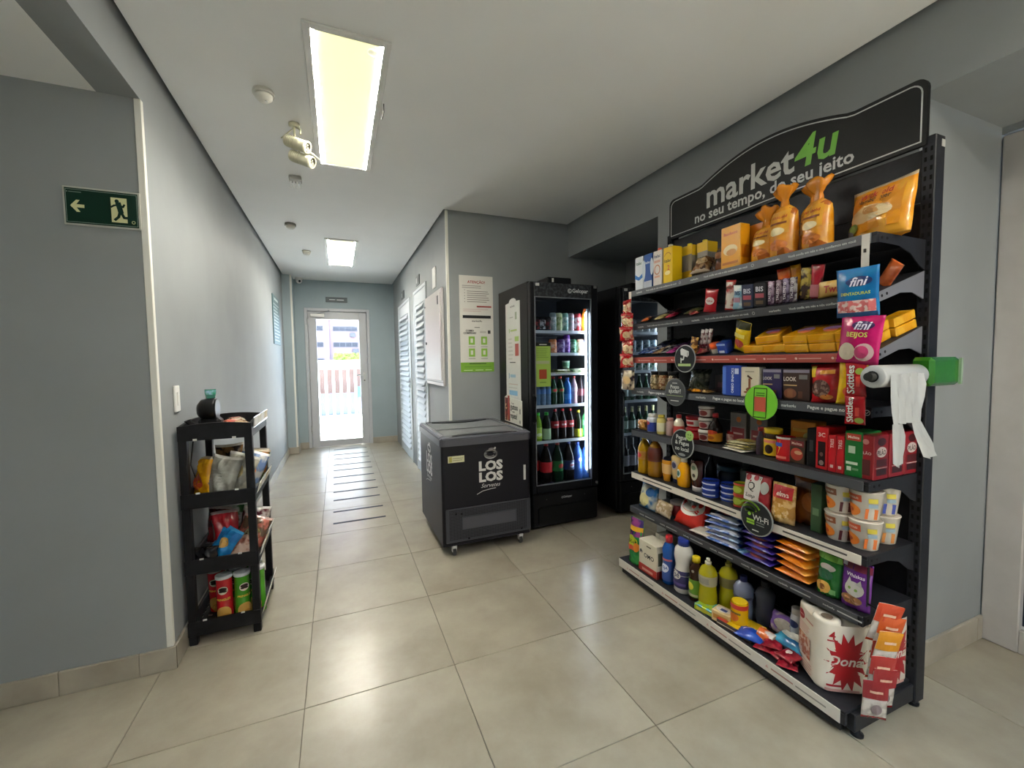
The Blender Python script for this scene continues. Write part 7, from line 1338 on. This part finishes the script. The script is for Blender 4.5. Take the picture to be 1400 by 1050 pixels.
# ---- bag roll dispenser
t = empty('bag_dispenser', 'green plastic bag roll dispenser fixed to the near upright', 'dispenser', (0, 0, 0))
GP = mat('#2a6a1c', 0.22, coat=0.3)
b = MB(); b.box(1.85, 2.03, 0.775, 0.842, 1.236, 1.335, GP, 0.012); b.build('housing', t)
b = MB(); b.box(2.012, 2.022, 0.767, 0.775, 1.24, 1.331, mat('#8fa88c', 0.2)); b.build('cap_strip', t)
b = MB(); b.lathe([(0.013, 1.535), (0.013, 1.852)], mat('#2a2c2a', 0.4), 14, axis='x', org=(0, 0.80, 1.277)); b.build('spindle', t)
rl = empty('plastic_bag_roll', 'roll of thin white plastic bags with one bag hanging loose', 'bag roll', (0, 0, 0))
PG = mat('#aeb0b0', 0.25, coat=0.2)
b = MB(); b.lathe([(0.016, 1.56), (0.034, 1.56), (0.036, 1.565), (0.036, 1.80), (0.034, 1.805), (0.016, 1.805)], PG, 24, axis='x', org=(0, 0.80, 1.277), cap=False); b.build('roll', rl)
b = MB(); b.lathe([(0.0135, 1.557), (0.018, 1.557)], mat('#1a1a1c', 0.7), 16, axis='x', org=(0, 0.80, 1.277), cap=False); b.lathe([(0.0155, 1.558), (0.0155, 1.80)], mat('#3a3834', 0.8), 16, axis='x', org=(0, 0.80, 1.277), cap=False); b.build('core', rl)
def sheet(P0, n, mfun):
    b = MB(); m = mat('#a6a8a8', 0.3, coat=0.2)
    for k, (xa, xb, z, dy) in enumerate(P0):
        for i in range(n+1):
            x = xa+(xb-xa)*i/n; b.v.append((x, 0.762-dy+0.007*math.sin(i*1.9+k*0.9)+0.004*math.sin(i*4.1), z+mfun(i, k)))
    for k in range(len(P0)-1):
        for i in range(n):
            a = k*(n+1)+i; b.face([a, a+1, a+n+2, a+n+1], m, True)
    return b
P0 = [(1.58, 1.745, 1.285, 0.0), (1.58, 1.743, 1.25, 0.006), (1.577, 1.735, 1.21, 0.01), (1.572, 1.728, 1.17, 0.012), (1.572, 1.735, 1.13, 0.012)]
sheet(P0, 12, lambda i, k: 0).build('loose_bag', rl)
sheet([(1.572, 1.632, 1.13, 0.012), (1.582, 1.637, 1.09, 0.014), (1.592, 1.638, 1.05, 0.012), (1.592, 1.632, 1.005, 0.01)], 5, lambda i, k: -0.012*(i % 2) if k == 3 else 0).build('bag_handle', rl)
sheet([(1.678, 1.738, 1.13, 0.012), (1.698, 1.758, 1.09, 0.016), (1.718, 1.783, 1.055, 0.02), (1.735, 1.805, 1.015, 0.022)], 5, lambda i, k: -0.006*(i % 2) if k == 3 else 0).build('bag_handle', rl)
